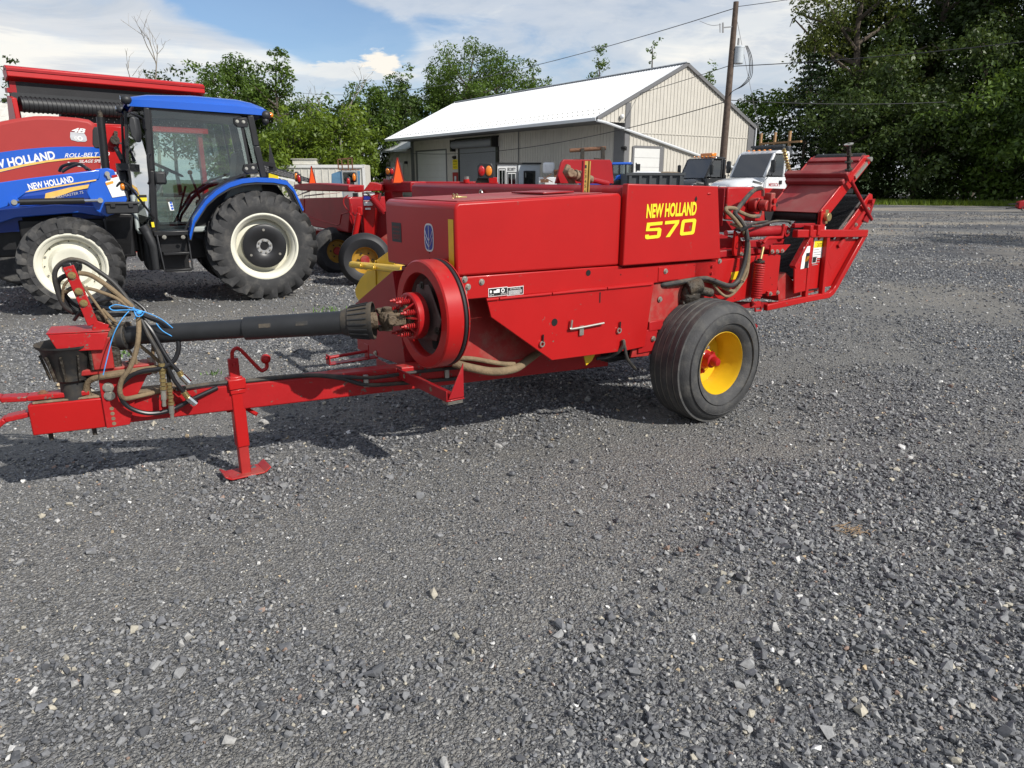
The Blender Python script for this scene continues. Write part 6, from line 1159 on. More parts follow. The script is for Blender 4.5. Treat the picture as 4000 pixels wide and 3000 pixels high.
def mower_wheel(parent, c, r, w, yaw, m, rim='yellow'):
    c = Vector(c); ax = Vector((math.sin(R(yaw)), math.cos(R(yaw)), 0))
    wl_ = MB().lathe([(r * 0.52, 0.03), (r * 0.50, 0.02), (r * 0.46, 0.06), (r * 0.42, 0.12), (0.0, 0.12), (0.0, 0.14), (r * 0.44, 0.14), (r * 0.5, w)], c, ax, 40).build('wheel', rim, parent)
    MB().lathe([(r * 0.5, 0.02), (r * 0.62, 0.0), (r * 0.8, -0.01), (r * 0.92, 0.015), (r * 0.985, 0.05), (r * 0.97, 0.09), (r, 0.10), (r, w - 0.10), (r * 0.97, w - 0.09), (r * 0.985, w - 0.05), (r * 0.9, w), (r * 0.5, w - 0.02)], c, ax, 56, closed=True).build('tyre', m, wl_)
    MB().cyl(c + ax * 0.05, c + ax * 0.13, r * 0.17, 16).build('hub', 'red_dirty', wl_)
    for k in range(6):
        a = R(60 * k); s_, u_, _ = frame(ax); MB().cyl(c + ax * 0.10 + (s_ * math.cos(a) + u_ * math.sin(a)) * r * 0.27, c + ax * 0.125 + (s_ * math.cos(a) + u_ * math.sin(a)) * r * 0.27, 0.014, 6).build('wheel_nut', 'grease', wl_)
pv = (-1.9, 10.9); mw = world_thing('mower_conditioner', 'red mower conditioner with upright red leg and orange triangle just behind the square baler', 'mower', pv, 'mower conditioners behind the baler')
def NB(): return WB(pv)
NB().prism([(-2.203, 10.800, 1.315), (-2.023, 10.800, 1.318), (-1.955, 10.800, 1.300), (-2.021, 10.800, 1.062), (-2.073, 10.800, 0.681), (-2.210, 10.800, 0.676)], (0, 0.25, 0)).build('leg_plate', 'red', mw, bevel=0.01)
NB().prism([(-2.180, 10.750, 1.328), (-2.069, 10.750, 1.462), (-1.901, 10.750, 1.426), (-1.913, 10.750, 1.338)], (0, 0.4, 0)).build('swing_arm', 'red_worn', mw, bevel=0.01)
NB().prism([(-1.986, 11.062, 1.461), (-1.426, 10.394, 1.471), (-1.433, 10.403, 1.322), (-1.956, 11.026, 1.311)], (0.2, 0.2, 0)).span((-2.3, 11.1, 0.55), (2.4, 12.6, 1.05)).bar((-1.647, 11.300, 1.437), (-0.211, 11.300, 1.437), 0.12, 0.06).build('main_frame', 'red_old', mw, bevel=0.02)
NB().prism([(-1.924, 10.988, 1.506), (-1.751, 10.782, 1.506), (-1.777, 10.813, 1.062), (-1.893, 10.951, 1.056)], (0.14, 0.14, 0)).build('pivot_post', 'red_old', mw, bevel=0.01)
NB().cyl((-1.801, 10.850, 1.494), (-1.798, 10.850, 1.543), 0.042, 20).build('pivot_cap', 'steel', mw)
NB().cyl((-0.691, 11.200, 1.445), (-0.695, 11.200, 1.499), 0.048, 18).build('frame_stub', 'red', mw); NB().cyl((-0.686, 11.200, 1.499), (-0.685, 11.200, 1.540), 0.036, 18).build('stub_cap', 'steel', mw)
NB().helix((-2.046, 10.700, 1.251), (-1.867, 10.700, 1.022), 0.045, 0.013, 13, 6, 12).build('lift_spring', 'red_old', mw); NB().cyl((-2.118, 10.700, 1.317), (-2.046, 10.700, 1.243), 0.015).build('spring_rod', 'grease', mw)
NB().cyl((-2.221, 10.600, 1.026), (-2.331, 10.600, 0.594), 0.042, 16).box((-2.208, 10.600, 1.056), (0.07, 0.07, 0.12)).build('lift_cylinder', 'red', mw, bevel=0.01)
for k, pp in enumerate(([(-2.386, 10.700, 1.273), (-2.449, 10.700, 1.229), (-2.455, 10.700, 1.140), (-2.372, 10.700, 1.007), (-2.338, 10.700, 0.827)], [(-2.362, 10.650, 1.230), (-2.339, 10.650, 1.127), (-2.316, 10.650, 1.009), (-2.271, 10.650, 0.994)])):
    NB().tube(pp, 0.009, 8, smooth=5).build('steel_line', 'red_worn', mw)
for q in ((-2.099, 10.790, 1.286), (-2.129, 10.790, 1.162), (-2.129, 10.790, 1.080)):
    q = Vector(q); k = abs(q.z - 1.27)
o_ = Vector((-2.176, 10.790, 1.274)) - Vector((pv[0], pv[1], 0)); plate('white_decal', 'decal_white', mw, o_, (0.16, 0, 0), (0, 0, 0.045), 0.004)
o_ = Vector((-2.180, 10.790, 1.209)) - Vector((pv[0], pv[1], 0)); plate('blue_decal', 'decal_blue', mw, o_, (0.11, 0, 0), (0, 0, 0.05), 0.004)
o_ = Vector((-2.185, 10.790, 1.125)) - Vector((pv[0], pv[1], 0)); plate('white_decal', 'decal_white', mw, o_, (0.128, 0, 0), (0, 0, 0.076), 0.004); plate('decal_band', 'lens_red', mw, o_ + Vector((0.008, -0.005, 0.06)), (0.10, 0, 0), (0, 0, 0.012), 0.003)
o_ = Vector((-2.168, 10.790, 1.067)) - Vector((pv[0], pv[1], 0)); plate('white_decal', 'decal_white', mw, o_, (0.08, 0, 0), (0, 0, 0.028), 0.004)
o_ = Vector((-1.632, 10.600, 1.441)) - Vector((pv[0], pv[1], 0)); smv(mw, o_, 0.090, 0.355, 0)
o_ = Vector((-1.774, 10.750, 1.608)) - Vector((pv[0], pv[1], 0)); lamp_pair(mw, o_, 0.062)
o_ = Vector((-0.389, 10.750, 1.615)) - Vector((pv[0], pv[1], 0)); lamp_pair(mw, o_, 0.108, True)
NB().prism([(-0.506, 10.800, 1.513), (-0.353, 10.800, 1.521), (-0.339, 10.800, 1.447), (-0.537, 10.800, 1.447)], (0, 0.1, 0)).build('lamp_bracket', 'grease', mw); NB().box((-0.278, 10.800, 1.484), (0.12, 0.1, 0.085)).build('reflector_box', 'red', mw, bevel=0.006)
mower_wheel(mw, Vector((-2.109, 10.300, 0.376)) - Vector((pv[0], pv[1], 0)), 0.38, 0.30, -12, 'rubber_dark', 'yellow_shaded')
NB().bar((-2.2, 10.75, 0.4), (-1.6, 10.75, 0.8), 0.1, 0.15).bar((-1.9, 11.2, 0.3), (2.0, 11.2, 0.3), 0.2, 0.25).build('lower_frame', 'red_dirty', mw)
pv = (-3.6, 13.2); mw2 = world_thing('mower_conditioner', 'red mower conditioner with dark side box and dusty wheel beyond the tractor rear tyre', 'mower', pv, 'mower conditioners behind the baler')
NB().prism([(-3.776, 12.990, 1.174), (-2.569, 11.553, 1.231), (-2.553, 11.533, 1.032), (-2.629, 11.624, 0.671), (-3.463, 12.617, 0.707), (-3.679, 12.875, 0.835)], (0.75, 0.75, 0)).build('conditioner_box', 'red_old', mw2, bevel=0.02)
NB().tube([(-3.670, 12.864, 0.907), (-3.369, 12.505, 0.836), (-2.852, 11.889, 0.778), (-2.802, 11.830, 0.806), (-2.753, 11.771, 0.957), (-2.578, 11.563, 0.999)], 0.010, 8).tube([(-3.629, 12.815, 1.175), (-3.665, 12.858, 0.925)], 0.009, 6).build('box_bead', 'red_worn', mw2)
NB().prism([(-3.902, 13.141, 1.409), (-3.647, 12.836, 1.429), (-3.301, 12.425, 1.440), (-2.565, 11.547, 1.412), (-2.574, 11.558, 1.310), (-3.717, 12.921, 1.305), (-3.884, 13.119, 1.329)], (0.2, 0.2, 0)).build('main_frame', 'red_old', mw2, bevel=0.02)
NB().prism([(-2.890, 13.000, 1.366), (-2.667, 13.000, 1.401), (-2.674, 13.000, 1.277), (-2.785, 13.000, 1.277)], (0, 0.3, 0)).bar((-3.773, 12.900, 1.226), (-3.529, 12.900, 1.305), 0.02, 0.02).build('frame_bracket', 'red', mw2, bevel=0.01)
NB().tube([(-3.629, 12.800, 1.193), (-3.617, 12.800, 1.219), (-2.996, 12.800, 1.281)], 0.011, 8).tube([(-3.743, 12.800, 1.237), (-3.511, 12.800, 1.307)], 0.011, 8).build('guard_rail', 'sheet_old', mw2)
smv(mw2, Vector((-3.434, 12.700, 1.404)) - Vector((pv[0], pv[1], 0)), 0.070, 0.315, 0)
for a, m_ in ((((-3.794, 13.000, 1.542)), 'lens_amber'), (((-3.737, 12.950, 1.507)), 'lens_red'), (((-2.873, 12.950, 1.458)), 'lens_red'), (((-2.778, 13.000, 1.534)), 'lens_amber')):
    q = Vector(a) - Vector((pv[0], pv[1], 0)); h_ = MB().span(q + Vector((-0.035, 0.01, -0.085)), q + Vector((0.035, 0.07, 0.085))).build('lamp_housing', 'plastic', mw2, bevel=0.02); MB().ball(q, 0.034, 12, (0.9, 0.6, 1.9)).build('lamp_lens', m_, h_)
NB().lathe([(0.026, 0), (0.04, 0), (0.044, 0.01), (0.044, 0.03), (0.02, 0.03), (0.02, 0.01)], (-3.509, 12.800, 0.632), (0.3, -1, 0), 20).build('roller_end', 'steel', mw2)
q = Vector((-3.318, 13.180, 1.355)) - Vector((pv[0], pv[1], 0)); MB().ball(q, 0.04, 14, (0.5, 0.1, 1.1)).build('emblem', 'decal_silver', mw2); plate('white_decal', 'decal_white', mw2, q + Vector((0.30, -0.01, -0.04)), (0.066, 0, 0), (0, 0, 0.08), 0.003); plate('white_decal', 'decal_silver', mw2, q + Vector((0.13, -0.01, -0.012)), (0.036, 0, 0), (0, 0, 0.02), 0.003)
mower_wheel(mw2, Vector((-2.868, 11.900, 0.353)) - Vector((pv[0], pv[1], 0)), 0.385, 0.34, -28, 'rubber_lug', 'yellow_shaded')
NB().bar((-2.9, 12.2, 0.4), (-3.0, 13.0, 0.9), 0.12, 0.14).span((-4.4, 13.2, 0.3), (-2.4, 13.6, 0.6)).build('axle_frame', 'red_dirty', mw2)
# black perforated ramp with a yellow panel
pv = (-5.0, 16.5); rampo = world_thing('loading_ramp', 'black perforated steel ramp with yellow panel leaning behind the mowers', 'ramp', pv)
ra = [Vector((-5.521, 16.500, 1.826)), Vector((-4.538, 16.500, 1.517)), Vector((-4.545, 16.500, 1.429)), Vector((-5.539, 16.500, 1.643))]
NB().prism(ra, (0.0, 0.06, 0.0)).build('ramp_plate', 'plastic', rampo)
for i in range(3):
    for k in range(13):
        f_ = (k + 0.5 + 0.3 * (i % 2)) / 13.6; g_ = (i + 0.5) / 3; top = ra[0] + (ra[1] - ra[0]) * f_; bot = ra[3] + (ra[2] - ra[3]) * f_; c = top + (bot - top) * (0.12 + 0.76 * g_); d = (ra[1] - ra[0]).normalized()
        NB().bar(c - d * 0.045 + Vector((0, -0.003, 0)), c + d * 0.045 + Vector((0, -0.003, 0)), 0.002, 0.03).build('ramp_slot', 'trim_grey', rampo, flat=True)
NB().prism([(-5.387, 16.400, 1.623), (-5.191, 16.400, 1.565), (-5.187, 16.400, 1.497), (-5.398, 16.400, 1.507)], (0, 0.05, 0)).build('yellow_panel', 'decal_yellow', rampo); NB().prism([(-5.198, 16.420, 1.559), (-4.832, 16.420, 1.478), (-4.835, 16.420, 1.443), (-5.191, 16.420, 1.526)], (0, 0.03, 0)).build('white_edge', 'decal_white', rampo)
NB().span((-5.6, 16.6, 0), (-5.5, 16.7, 1.7)).span((-3.6, 16.6, 0), (-3.5, 16.7, 1.2)).build('ramp_leg', 'black', rampo)

# ---------------------------------------------------------------- the white-roofed building
bld = thing('metal_building', 'long grey metal building with white roof and tall overhead doors', 'building', (4.9, 44.0, 0), 34.4)
BW, BLn, EV, RG, WX = 14.5, 28.5, 5.0, 8.45, 2.3
def corr(p0, xv, length, zs, dep=0.035, pitch=0.30, nrm=None):
    """ribbed sheet: p0 foot, xv unit direction along wall, zs(s) top height"""
    g = MB(); s = 0.0; pts = []
    while s < length:
        for ds, o in ((0, 0), (0.10, 0), (0.12, dep), (0.17, dep), (0.19, 0)):
            if s + ds <= length: pts.append((s + ds, o))
        s += pitch
    pts.append((length, 0))
    for (s, o) in pts:
        p = vec(p0) + vec(xv) * s + vec(nrm) * o; g.v += [(p.x, p.y, p0[2]), (p.x, p.y, zs(s))]
    g.f = [(2 * i, 2 * i + 2, 2 * i + 3, 2 * i + 1) for i in range(len(pts) - 1)]
    return g
rz_ = lambda x: EV + (RG - EV) * (x / (BW / 2)) if x < BW / 2 else EV + (RG - EV) * ((BW - x) / (BW / 2))
corr((WX, 0, 0.3), (1, 0, 0), BW - WX, lambda s: rz_(WX + s) - 0.12, nrm=(0, -1, 0)).build('gable_wall', 'siding_grey', bld, flat=True)
corr((0.1, 0, EV - 0.25), (1, 0, 0), WX - 0.1, lambda s: max(EV - 0.2, rz_(0.1 + s) - 0.12), nrm=(0, -1, 0)).build('gable_overhang', 'siding_grey', bld, flat=True)
MB().span((WX - 0.02, -0.05, 0.0), (BW, 0.0, 0.3)).span((WX - 0.02, -0.05, 0.3), (WX + 0.35, -0.035, EV + 0.9)).build('corner_trim', 'trim_grey', bld)
MB().span((BW - 0.75, -0.05, 0.3), (BW - 0.02, -0.037, EV + 0.05)).build('corner_trim', 'trim_grey', bld)
MB().span((WX, -0.048, 4.20), (BW - 0.8, -0.036, 4.26)).build('seam_trim', 'siding_grey', bld)
corr((WX, 0, 0.0), (0, 1, 0), BLn, lambda s: EV - 0.05 + 0.9, nrm=(-1, 0, 0)).build('front_wall', 'siding_grey', bld, flat=True)
MB().span((WX - 0.05, -0.02, 0), (WX - 0.036, 0.9, EV)).build('corner_trim', 'trim_grey', bld)
MB().span((WX - 0.048, 11.1, 0), (WX - 0.036, 11.2, EV)).build('seam_trim', 'trim_grey', bld)
MB().span((WX - 0.05, BLn - 0.6, 0), (WX - 0.036, BLn, EV)).build('corner_trim', 'trim_grey', bld)
MB().span((BW, 0.02, 0), (BW + 0.02, BLn, EV)).span((WX, BLn, 0), (BW, BLn + 0.02, EV)).build('back_wall', 'siding_grey', bld)
# roof with standing seams
def roof_side(x0, z0, x1, z1):
    g = MB(); s = -0.15; d = Vector((x1 - x0, 0, z1 - z0)).normalized(); n = Vector((-d.z, 0, d.x)); n = n if n.z > 0 else -n
    ys = []; y = -0.15
    while y < BLn + 0.15: ys += [(y, 0), (y + 0.20, 0), (y + 0.215, 0.03), (y + 0.235, 0.03), (y + 0.25, 0)]; y += 0.25
    ys.append((BLn + 0.15, 0))
    for (y, o) in ys: g.v += [(x0 + n.x * o, y, z0 + n.z * o), (x1 + n.x * o, y, z1 + n.z * o)]
    g.f = [(2 * i, 2 * i + 1, 2 * i + 3, 2 * i + 2) for i in range(len(ys) - 1)]
    return g
r1 = roof_side(-0.15, EV - 0.07, BW / 2, RG).build('roof', 'metal_white', bld, flat=True)
roof_side(BW + 0.15, EV - 0.07, BW / 2, RG).build('roof', 'metal_white', bld, flat=True)
MB().bar((BW / 2, -0.2, RG + 0.03), (BW / 2, BLn + 0.2, RG + 0.03), 0.35, 0.05).build('ridge_cap', 'metal_white', r1)
sg = MB(); sl = (RG - EV) / (BW / 2)
for row, (dx, off) in enumerate(((0.35, 0.0), (0.95, 0.25))):
    y = 0.1 + off
    while y < BLn: sg.box((dx, y, EV + sl * dx + 0.035), (0.06, 0.09, 0.07)); y += 0.5
kind(sg.build('snow_guard', 'siding_grey', bld), 'stuff')
MB().span((-0.2, -0.16, EV - 0.24), (-0.15, BLn + 0.16, EV - 0.06)).build('gutter', 'metal_white', bld)
MB().prism([(-0.14, 0.02, EV - 0.22), (WX, 0.02, EV - 0.20), (WX, BLn, EV - 0.20), (-0.14, BLn, EV - 0.22)], (0, 0, 0.02)).build('soffit', 'trim_grey', bld)
for sx in (-1, 1):
    a = (0.0 if sx < 0 else BW, -0.10, EV - 0.10); b = (BW / 2, -0.10, RG - 0.06); MB().bar(a, b, 0.10, 0.20).build('rake_trim', 'trim_grey', bld)
MB().tube([(-0.05, -0.12, EV - 0.22), (0.6, -0.14, EV - 0.30), (12.9, -0.14, 2.15)], 0.085, 8).build('downspout', 'metal_white', bld); MB().cyl((BW - 0.05, -0.12, 0.2), (BW - 0.05, -0.12, EV - 0.1), 0.06, 8).build('downspout', 'metal_white', bld)
# doors
def panel_door(name, axis, a0, a1, h, m, n, off):
    d = MB(); st = h / n
    o = None
    for k in range(n):
        mbx = MB()
        if axis == 'y': mbx.span((off - 0.02, a0, k * st + 0.006), (off + 0.02, a1, (k + 1) * st - 0.006))
        else: mbx.span((a0, off - 0.02, k * st + 0.006), (a1, off + 0.02, (k + 1) * st - 0.006))
        if o is None: o = mbx.build(name, m, bld, bevel=0.004)
        else: mbx.build('door_panel', m, o, bevel=0.004)
    return o
dw = panel_door('overhead_door', 'y', 21.93, 27.1, 3.86, 'door_white', 7, WX - 0.06)
MB().span((WX - 0.06, 27.1, 0), (WX - 0.036, 27.5, 3.98)).span((WX - 0.06, 21.75, 0), (WX - 0.036, 21.93, 3.98)).span((WX - 0.06, 21.93, 3.87), (WX - 0.036, 27.1, 3.98)).build('door_frame', 'trim_grey', dw)
rdoor = MB(); nsl = 46
for k in range(nsl): rdoor.span((WX - 0.06 - 0.01 * (k % 2), 14.15, k * 3.9 / nsl), (WX - 0.04, 19.58, (k + 1) * 3.9 / nsl - 0.004))
rd = rdoor.build('roller_door', 'shutter', bld)
MB().cyl((WX - 0.28, 14.0, 4.20), (WX - 0.28, 20.2, 4.20), 0.30, 20).build('door_drum', 'shutter', rd); MB().span((WX - 0.62, 13.85, 3.85), (WX - 0.04, 14.0, 4.6)).span((WX - 0.45, 20.2, 3.7), (WX - 0.1, 20.5, 4.6)).span((WX - 0.12, 13.75, 0), (WX - 0.037, 14.1, 3.9)).span((WX - 0.12, 19.6, 0), (WX - 0.037, 19.75, 3.9)).span((WX - 0.12, 13.75, 4.55), (WX - 0.037, 20.2, 4.68)).build('drum_bracket', 'black', rd)
gd_ = panel_door('overhead_door', 'x', 3.10, 5.27, 3.33, 'door_white', 6, -0.06)
MB().span((5.27, -0.08, 0), (5.62, -0.037, 3.45)).span((2.95, -0.08, 0), (3.10, -0.037, 3.45)).span((3.10, -0.08, 3.34), (5.27, -0.037, 3.48)).build('door_frame', 'trim_grey', gd_)
for p in ((2.200, 20.343, 3.225), (2.198, -0.100, 3.277)): MB().box(p, (0.25, 0.25, 0.22)).bar(Vector(p) + Vector((0, 0, 0.1)), Vector(p) + Vector((-0.2, -0.12, 0.02)), 0.28, 0.1).build('wall_lamp', 'black', bld, bevel=0.02)
MB().ball((1.887, -0.150, 5.079), 0.14, 12).build('camera_dome', 'white', bld)
o_ = (2.240, 20.768, 2.307); sn = MB().box((2.24, o_[1] - 0.42, o_[2] + 0.38), (0.02, 0.85, 0.78)).build('wall_sign', 'decal_yellow', bld, bevel=0.08)
for k, (zz, hh) in enumerate(((0.56, 0.13), (0.34, 0.10), (0.10, 0.12))): text('sign_lettering', ('LOADING', 'UNLOADING', 'DOCK')[k] if False else ('RECEIVING', 'PARTS', 'SERVICE')[k], 'decal_black', sn, (2.228, o_[1] - 0.10, o_[2] + zz), (0, -0.64, 0), (0, 0, hh), 0.002)
MB().span((2.22, o_[1] - 0.85, 0.9), (2.262, o_[1] + 0.02, 2.05)).build('fire_cabinet', 'red_dirty', bld); MB().box((2.2, o_[1] - 0.45, 1.45), (0.06, 0.28, 0.6)).build('extinguisher', 'decal_silver', bld, bevel=0.05)
# small annex at the far end
anx = thing('annex', 'small grey lean-to annex with white roof at the left end of the building', 'building', (4.9, 44.0, 0), 34.4)
corr((WX + 0.1, BLn + 0.05, 0), (0, 1, 0), 5.6, lambda s: 4.15, nrm=(-1, 0, 0)).build('wall', 'siding_grey', anx, flat=True)
MB().prism([(WX - 0.5, BLn - 0.2, 4.10), (WX - 0.5, BLn + 6.2, 4.10), (WX + 4, BLn + 6.2, 6.2), (WX + 4, BLn - 0.2, 6.2)], (0, 0, 0.06)).build('roof', 'metal_white', anx)
MB().span((WX - 0.55, BLn - 0.2, 3.98), (WX - 0.50, BLn + 6.2, 4.14)).cyl((WX - 0.4, BLn + 6.1, 4.0), (WX, BLn + 5.8, 3.4), 0.07, 8).build('gutter', 'metal_white', anx)
ad_ = MB().span((WX + 0.02, BLn + 1.9, 0), (WX + 0.055, BLn + 4.6, 3.0)).build('door', 'door_white', anx, bevel=0.01); MB().span((WX + 0.02, BLn + 4.6, 0), (WX + 0.06, BLn + 4.85, 3.1)).build('door_frame', 'trim_grey', ad_)
MB().box((WX - 0.08, BLn + 1.0, 3.0), (0.25, 0.3, 0.25)).build('wall_lamp', 'black', anx, bevel=0.03)
# white shed at the far left
shd_ = thing('white_shed', 'white ribbed metal shed at the far left edge', 'building', (-36, 42, 0), 20)
corr((0, 0, 0), (1, 0, 0), 13.2, lambda s: 4.0, nrm=(0, -1, 0)).build('wall', 'white', shd_, flat=True)
g = MB(); xs = [i * 0.45 for i in range(31)]
for x in xs:
    for o, dx in ((0, 0.0), (0.05, 0.04), (0.05, 0.09), (0, 0.13)): g.v += [(x + dx - 0.3, -0.4 - o * 0.3, 3.85 + o), (x + dx - 0.3, 6.0, 6.25 + o)]
g.f = [(2 * i, 2 * i + 2, 2 * i + 3, 2 * i + 1) for i in range(len(xs) * 4 - 1)]
g.build('roof', 'sheet_old', shd_, flat=True); MB().span((-0.1, 0.03, 0), (13.2, 8, 3.8)).build('rear_walls', 'white', shd_)

# ---------------------------------------------------------------- things in front of the building
pv = (-14.5, 58.0); ct = world_thing('box_trailer', 'long stained white box trailer body lying in front of the trees', 'trailer', pv)
NB().span((-20.5, 58, 0.0), (-11.55, 60.4, 2.58)).build('trailer_body', 'sheet_old', ct, bevel=0.03)
for k in range(17): x = -20.3 + k * 0.54; NB().span((x, 57.96, 0.05), (x + 0.06, 57.998, 2.28)).build('side_rib', 'sheet_old', ct)
NB().span((-20.5, 57.9, 2.36), (-11.55, 57.997, 2.58)).build('top_rail', 'door_white', ct)
NB().span((-11.7, 57.9, 0), (-11.5, 57.995, 2.6)).build('corner_post', 'door_white', ct)
pv = (-15.9, 58.5); tag(NB().span((-17.2, 58.2, 2.6), (-15.4, 59.4, 2.98)).span((-17.3, 58.1, 2.98), (-15.3, 59.5, 3.04)).build('wooden_crate', 'sheet_old', bevel=0.02), 'small weathered wooden crate lying on top of the white trailer body', 'crate').location = (-15.9, 58.5, 0)
pv = (-13.2, 52.0); hp = world_thing('blue_hopper', 'faded blue steel hopper with a rusty rail cage on top', 'hopper', pv)
NB().prism([(-12.686, 52.000, 1.859), (-12.132, 52.000, 2.042), (-10.984, 52.000, 2.073), (-11.050, 52.000, 1.000), (-12.746, 52.000, 1.000)], (0, 1.6, 0)).build('hopper_body', 'blue_sheet', hp, bevel=0.03)
for u in (800, 850, 900): NB().span(((-11.982, 51.950, 1.736)[0] + (u - 800) / 2.822 / 2886 * 52, 51.94, 0.3), ((-11.931, 51.950, 1.736)[0] + (u - 800) / 2.822 / 2886 * 52, 51.99, 2.2)).build('hopper_rib', 'blue_sheet', hp)
NB().prism([(-12.136, 51.900, 2.102), (-10.992, 51.900, 2.114), (-10.989, 51.900, 2.175), (-12.132, 51.900, 2.163)], (0, 1.6, 0)).build('hopper_rim', 'rust', hp)
cg = NB()
for u in (765, 800, 875, 920): cg.bar((-12.169, 52.000, 2.152) if u == 765 else (-11.889, 52.000, 2.152) if u == 800 else (-11.469, 52.000, 2.152) if u == 875 else (-11.170, 52.000, 2.152), (-12.174, 52.000, 2.831) if u == 765 else (-11.917, 52.000, 2.880) if u == 800 else (-11.459, 52.000, 2.904) if u == 875 else (-11.186, 52.000, 2.922), 0.07, 0.07)
cg.bar((-12.206, 52.000, 2.819), (-11.166, 52.000, 2.928), 0.07, 0.07).bar((-12.167, 52.000, 2.468), (-11.169, 52.000, 2.480), 0.05, 0.05).bar((-11.917, 52.000, 2.880), (-12.192, 53.200, 2.912), 0.07, 0.07).build('rail_cage', 'rust', hp)
pv = (-10.6, 50.0); pc = world_thing('control_cabinet', 'small grey cabinet with dark glass beside the blue hopper', 'cabinet', pv)
NB().span((-11.5, 50, 0), (-10.6, 50.8, 2.05)).build('cabinet_body', 'grey', pc, bevel=0.02); NB().span((-11.4, 49.98, 1.0), (-10.7, 49.997, 1.95)).build('cabinet_window', 'glass_dark', pc)
# security booth
pv = (0.4, 48.0); bt = world_thing('security_booth', 'small pale security booth with dark trimmed windows', 'booth', pv)
bx0 = (-0.944, 48.000, 2.251)[0]; bxm = (0.382, 48.000, 2.251)[0]; bx1 = (1.837, 48.900, 2.344)[0]
NB().span((bx0, 48.0, 0), (bxm, 50.0, 2.42)).build('front_wall', 'white', bt, bevel=0.01)
NB().prism([(bxm + 0.004, 48.0, 0), (bx1, 48.9, 0), (bx1, 48.9, 2.44), (bxm + 0.004, 48.0, 2.42)], (0, 1.1, 0)).build('side_wall', 'booth', bt)
NB().prism([(bx0 - 0.1, 47.9, 2.43), (bxm, 47.9, 2.43), (bx1 + 0.1, 48.8, 2.45), (bx1 + 0.1, 50.1, 2.45), (bx0 - 0.1, 50.1, 2.43)], (0, 0, 0.10)).span((bxm - 0.03, 47.95, 0), (bxm + 0.03, 48.0, 2.42)).build('booth_trim', 'decal_black', bt)
def bwin(u0, v0, u1, v1, yy, nm='window'):
    f = NB().span((u0, yy - 0.03, v0), (u1, yy - 0.002, v1)).build(nm, 'decal_black', bt); w_ = (u1 - u0); NB().span((u0 + 0.07 * w_, yy - 0.045, v0 + 0.06), (u1 - 0.07 * w_, yy - 0.032, v1 - 0.06)).build('frame', 'white', f)
    for a, b in ((0.12, 0.47), (0.53, 0.88)): NB().span((u0 + a * w_, yy - 0.055, v0 + 0.12), (u0 + b * w_, yy - 0.047, v1 - 0.12)).build('pane', 'glass_dark', f)
bwin((-0.322, 48.000, 1.957)[0], 0.75, (0.285, 48.000, 1.957)[0], (-0.322, 48.000, 1.957)[2], 48.0)
bwin((-0.864, 48.000, 2.174)[0], 0.1, (-0.403, 48.000, 2.174)[0], (-0.322, 48.000, 2.174)[2], 48.0, 'door')
wx0 = Vector((0.750, 48.220, 2.021)); wx1 = Vector((1.521, 48.680, 2.026)); dv = Vector((bx1 - bxm, 0.9, 0)).normalized(); nv = Vector((dv.y, -dv.x, 0))
ff = NB().prism([wx0 + nv * 0.01, wx1 + nv * 0.01, Vector((wx1.x, wx1.y, 0.8)) + nv * 0.01, Vector((wx0.x, wx0.y, 0.8)) + nv * 0.01], nv * 0.03).build('window', 'decal_black', bt); a_ = wx0 + (wx1 - wx0) * 0.1; b_ = wx0 + (wx1 - wx0) * 0.9
NB().prism([a_ + nv * 0.045 - Vector((0, 0, 0.12)), b_ + nv * 0.045 - Vector((0, 0, 0.12)), Vector((b_.x, b_.y, 0.9)) + nv * 0.045, Vector((a_.x, a_.y, 0.9)) + nv * 0.045], nv * 0.01).build('pane', 'glass_dark', ff)
q = Vector((-0.298, 47.990, 2.019)) - Vector((pv[0], pv[1], 0)); text('lettering', 'SECURITY', 'decal_black', bt, q, (0.54, 0, 0.0), (0, 0, 0.20), 0.004, off=0.02)
pv = (3.0, 47.0); tag(NB().box((2.322, 47.000, 2.190), (0.75, 0.7, 0.66)).build('bulk_bag', 'wrap', bevel=0.12), 'white wrapped bulk bag on a pallet beside the security booth', 'bag').location = (3.0, 47.0, 0)
pv = (3.0, 46.6); pl = world_thing('pallet_of_goods', 'white boxed goods and loose rusty parts on a pallet under the bulk bag', 'pallet', pv)
NB().box(((2.249, 46.600, 1.475)[0], 46.9, 0.85), (1.1, 0.9, 1.55)).build('boxed_goods', 'wrap', pl, bevel=0.03); NB().bar((1.832, 46.000, 1.401), (2.448, 46.000, 1.811), 0.05, 0.05).bar((1.946, 46.000, 1.625), (2.534, 46.000, 1.326), 0.05, 0.05).box((2.031, 46.100, 1.400), (0.5, 0.4, 0.2)).build('loose_parts', 'rust', pl)
for k in range(4): NB().cyl((2.667, 46.500, 2.078) if k == 0 else (2.745, 46.500, 2.078) if k == 1 else (2.800, 46.500, 2.078) if k == 2 else (2.863, 46.500, 2.078), (2.702, 46.500, 1.400) if k == 0 else (2.773, 46.500, 1.400) if k == 1 else (2.835, 46.500, 1.400) if k == 2 else (2.891, 46.500, 1.400), 0.05, 8).build('chain', 'rust', pl)
pv = (6.0, 42.0); rk = world_thing('lifting_frame', 'rusty dark steel lifting frame with a long top tube before the grey wall', 'frame', pv)
NB().tube([(3.235, 42.000, 3.045), (5.269, 42.000, 3.179)], 0.11, 10).build('top_tube', 'rust', rk); 
for u0_, u1_ in (((3.956, 42.000, 3.165), (4.008, 42.000, 1.272)), ((5.106, 42.000, 3.232), (5.175, 42.000, 1.272))): NB().bar(u0_, (u1_[0], u1_[1], 0.0), 0.30, 0.2).build('upright', 'grease', rk)
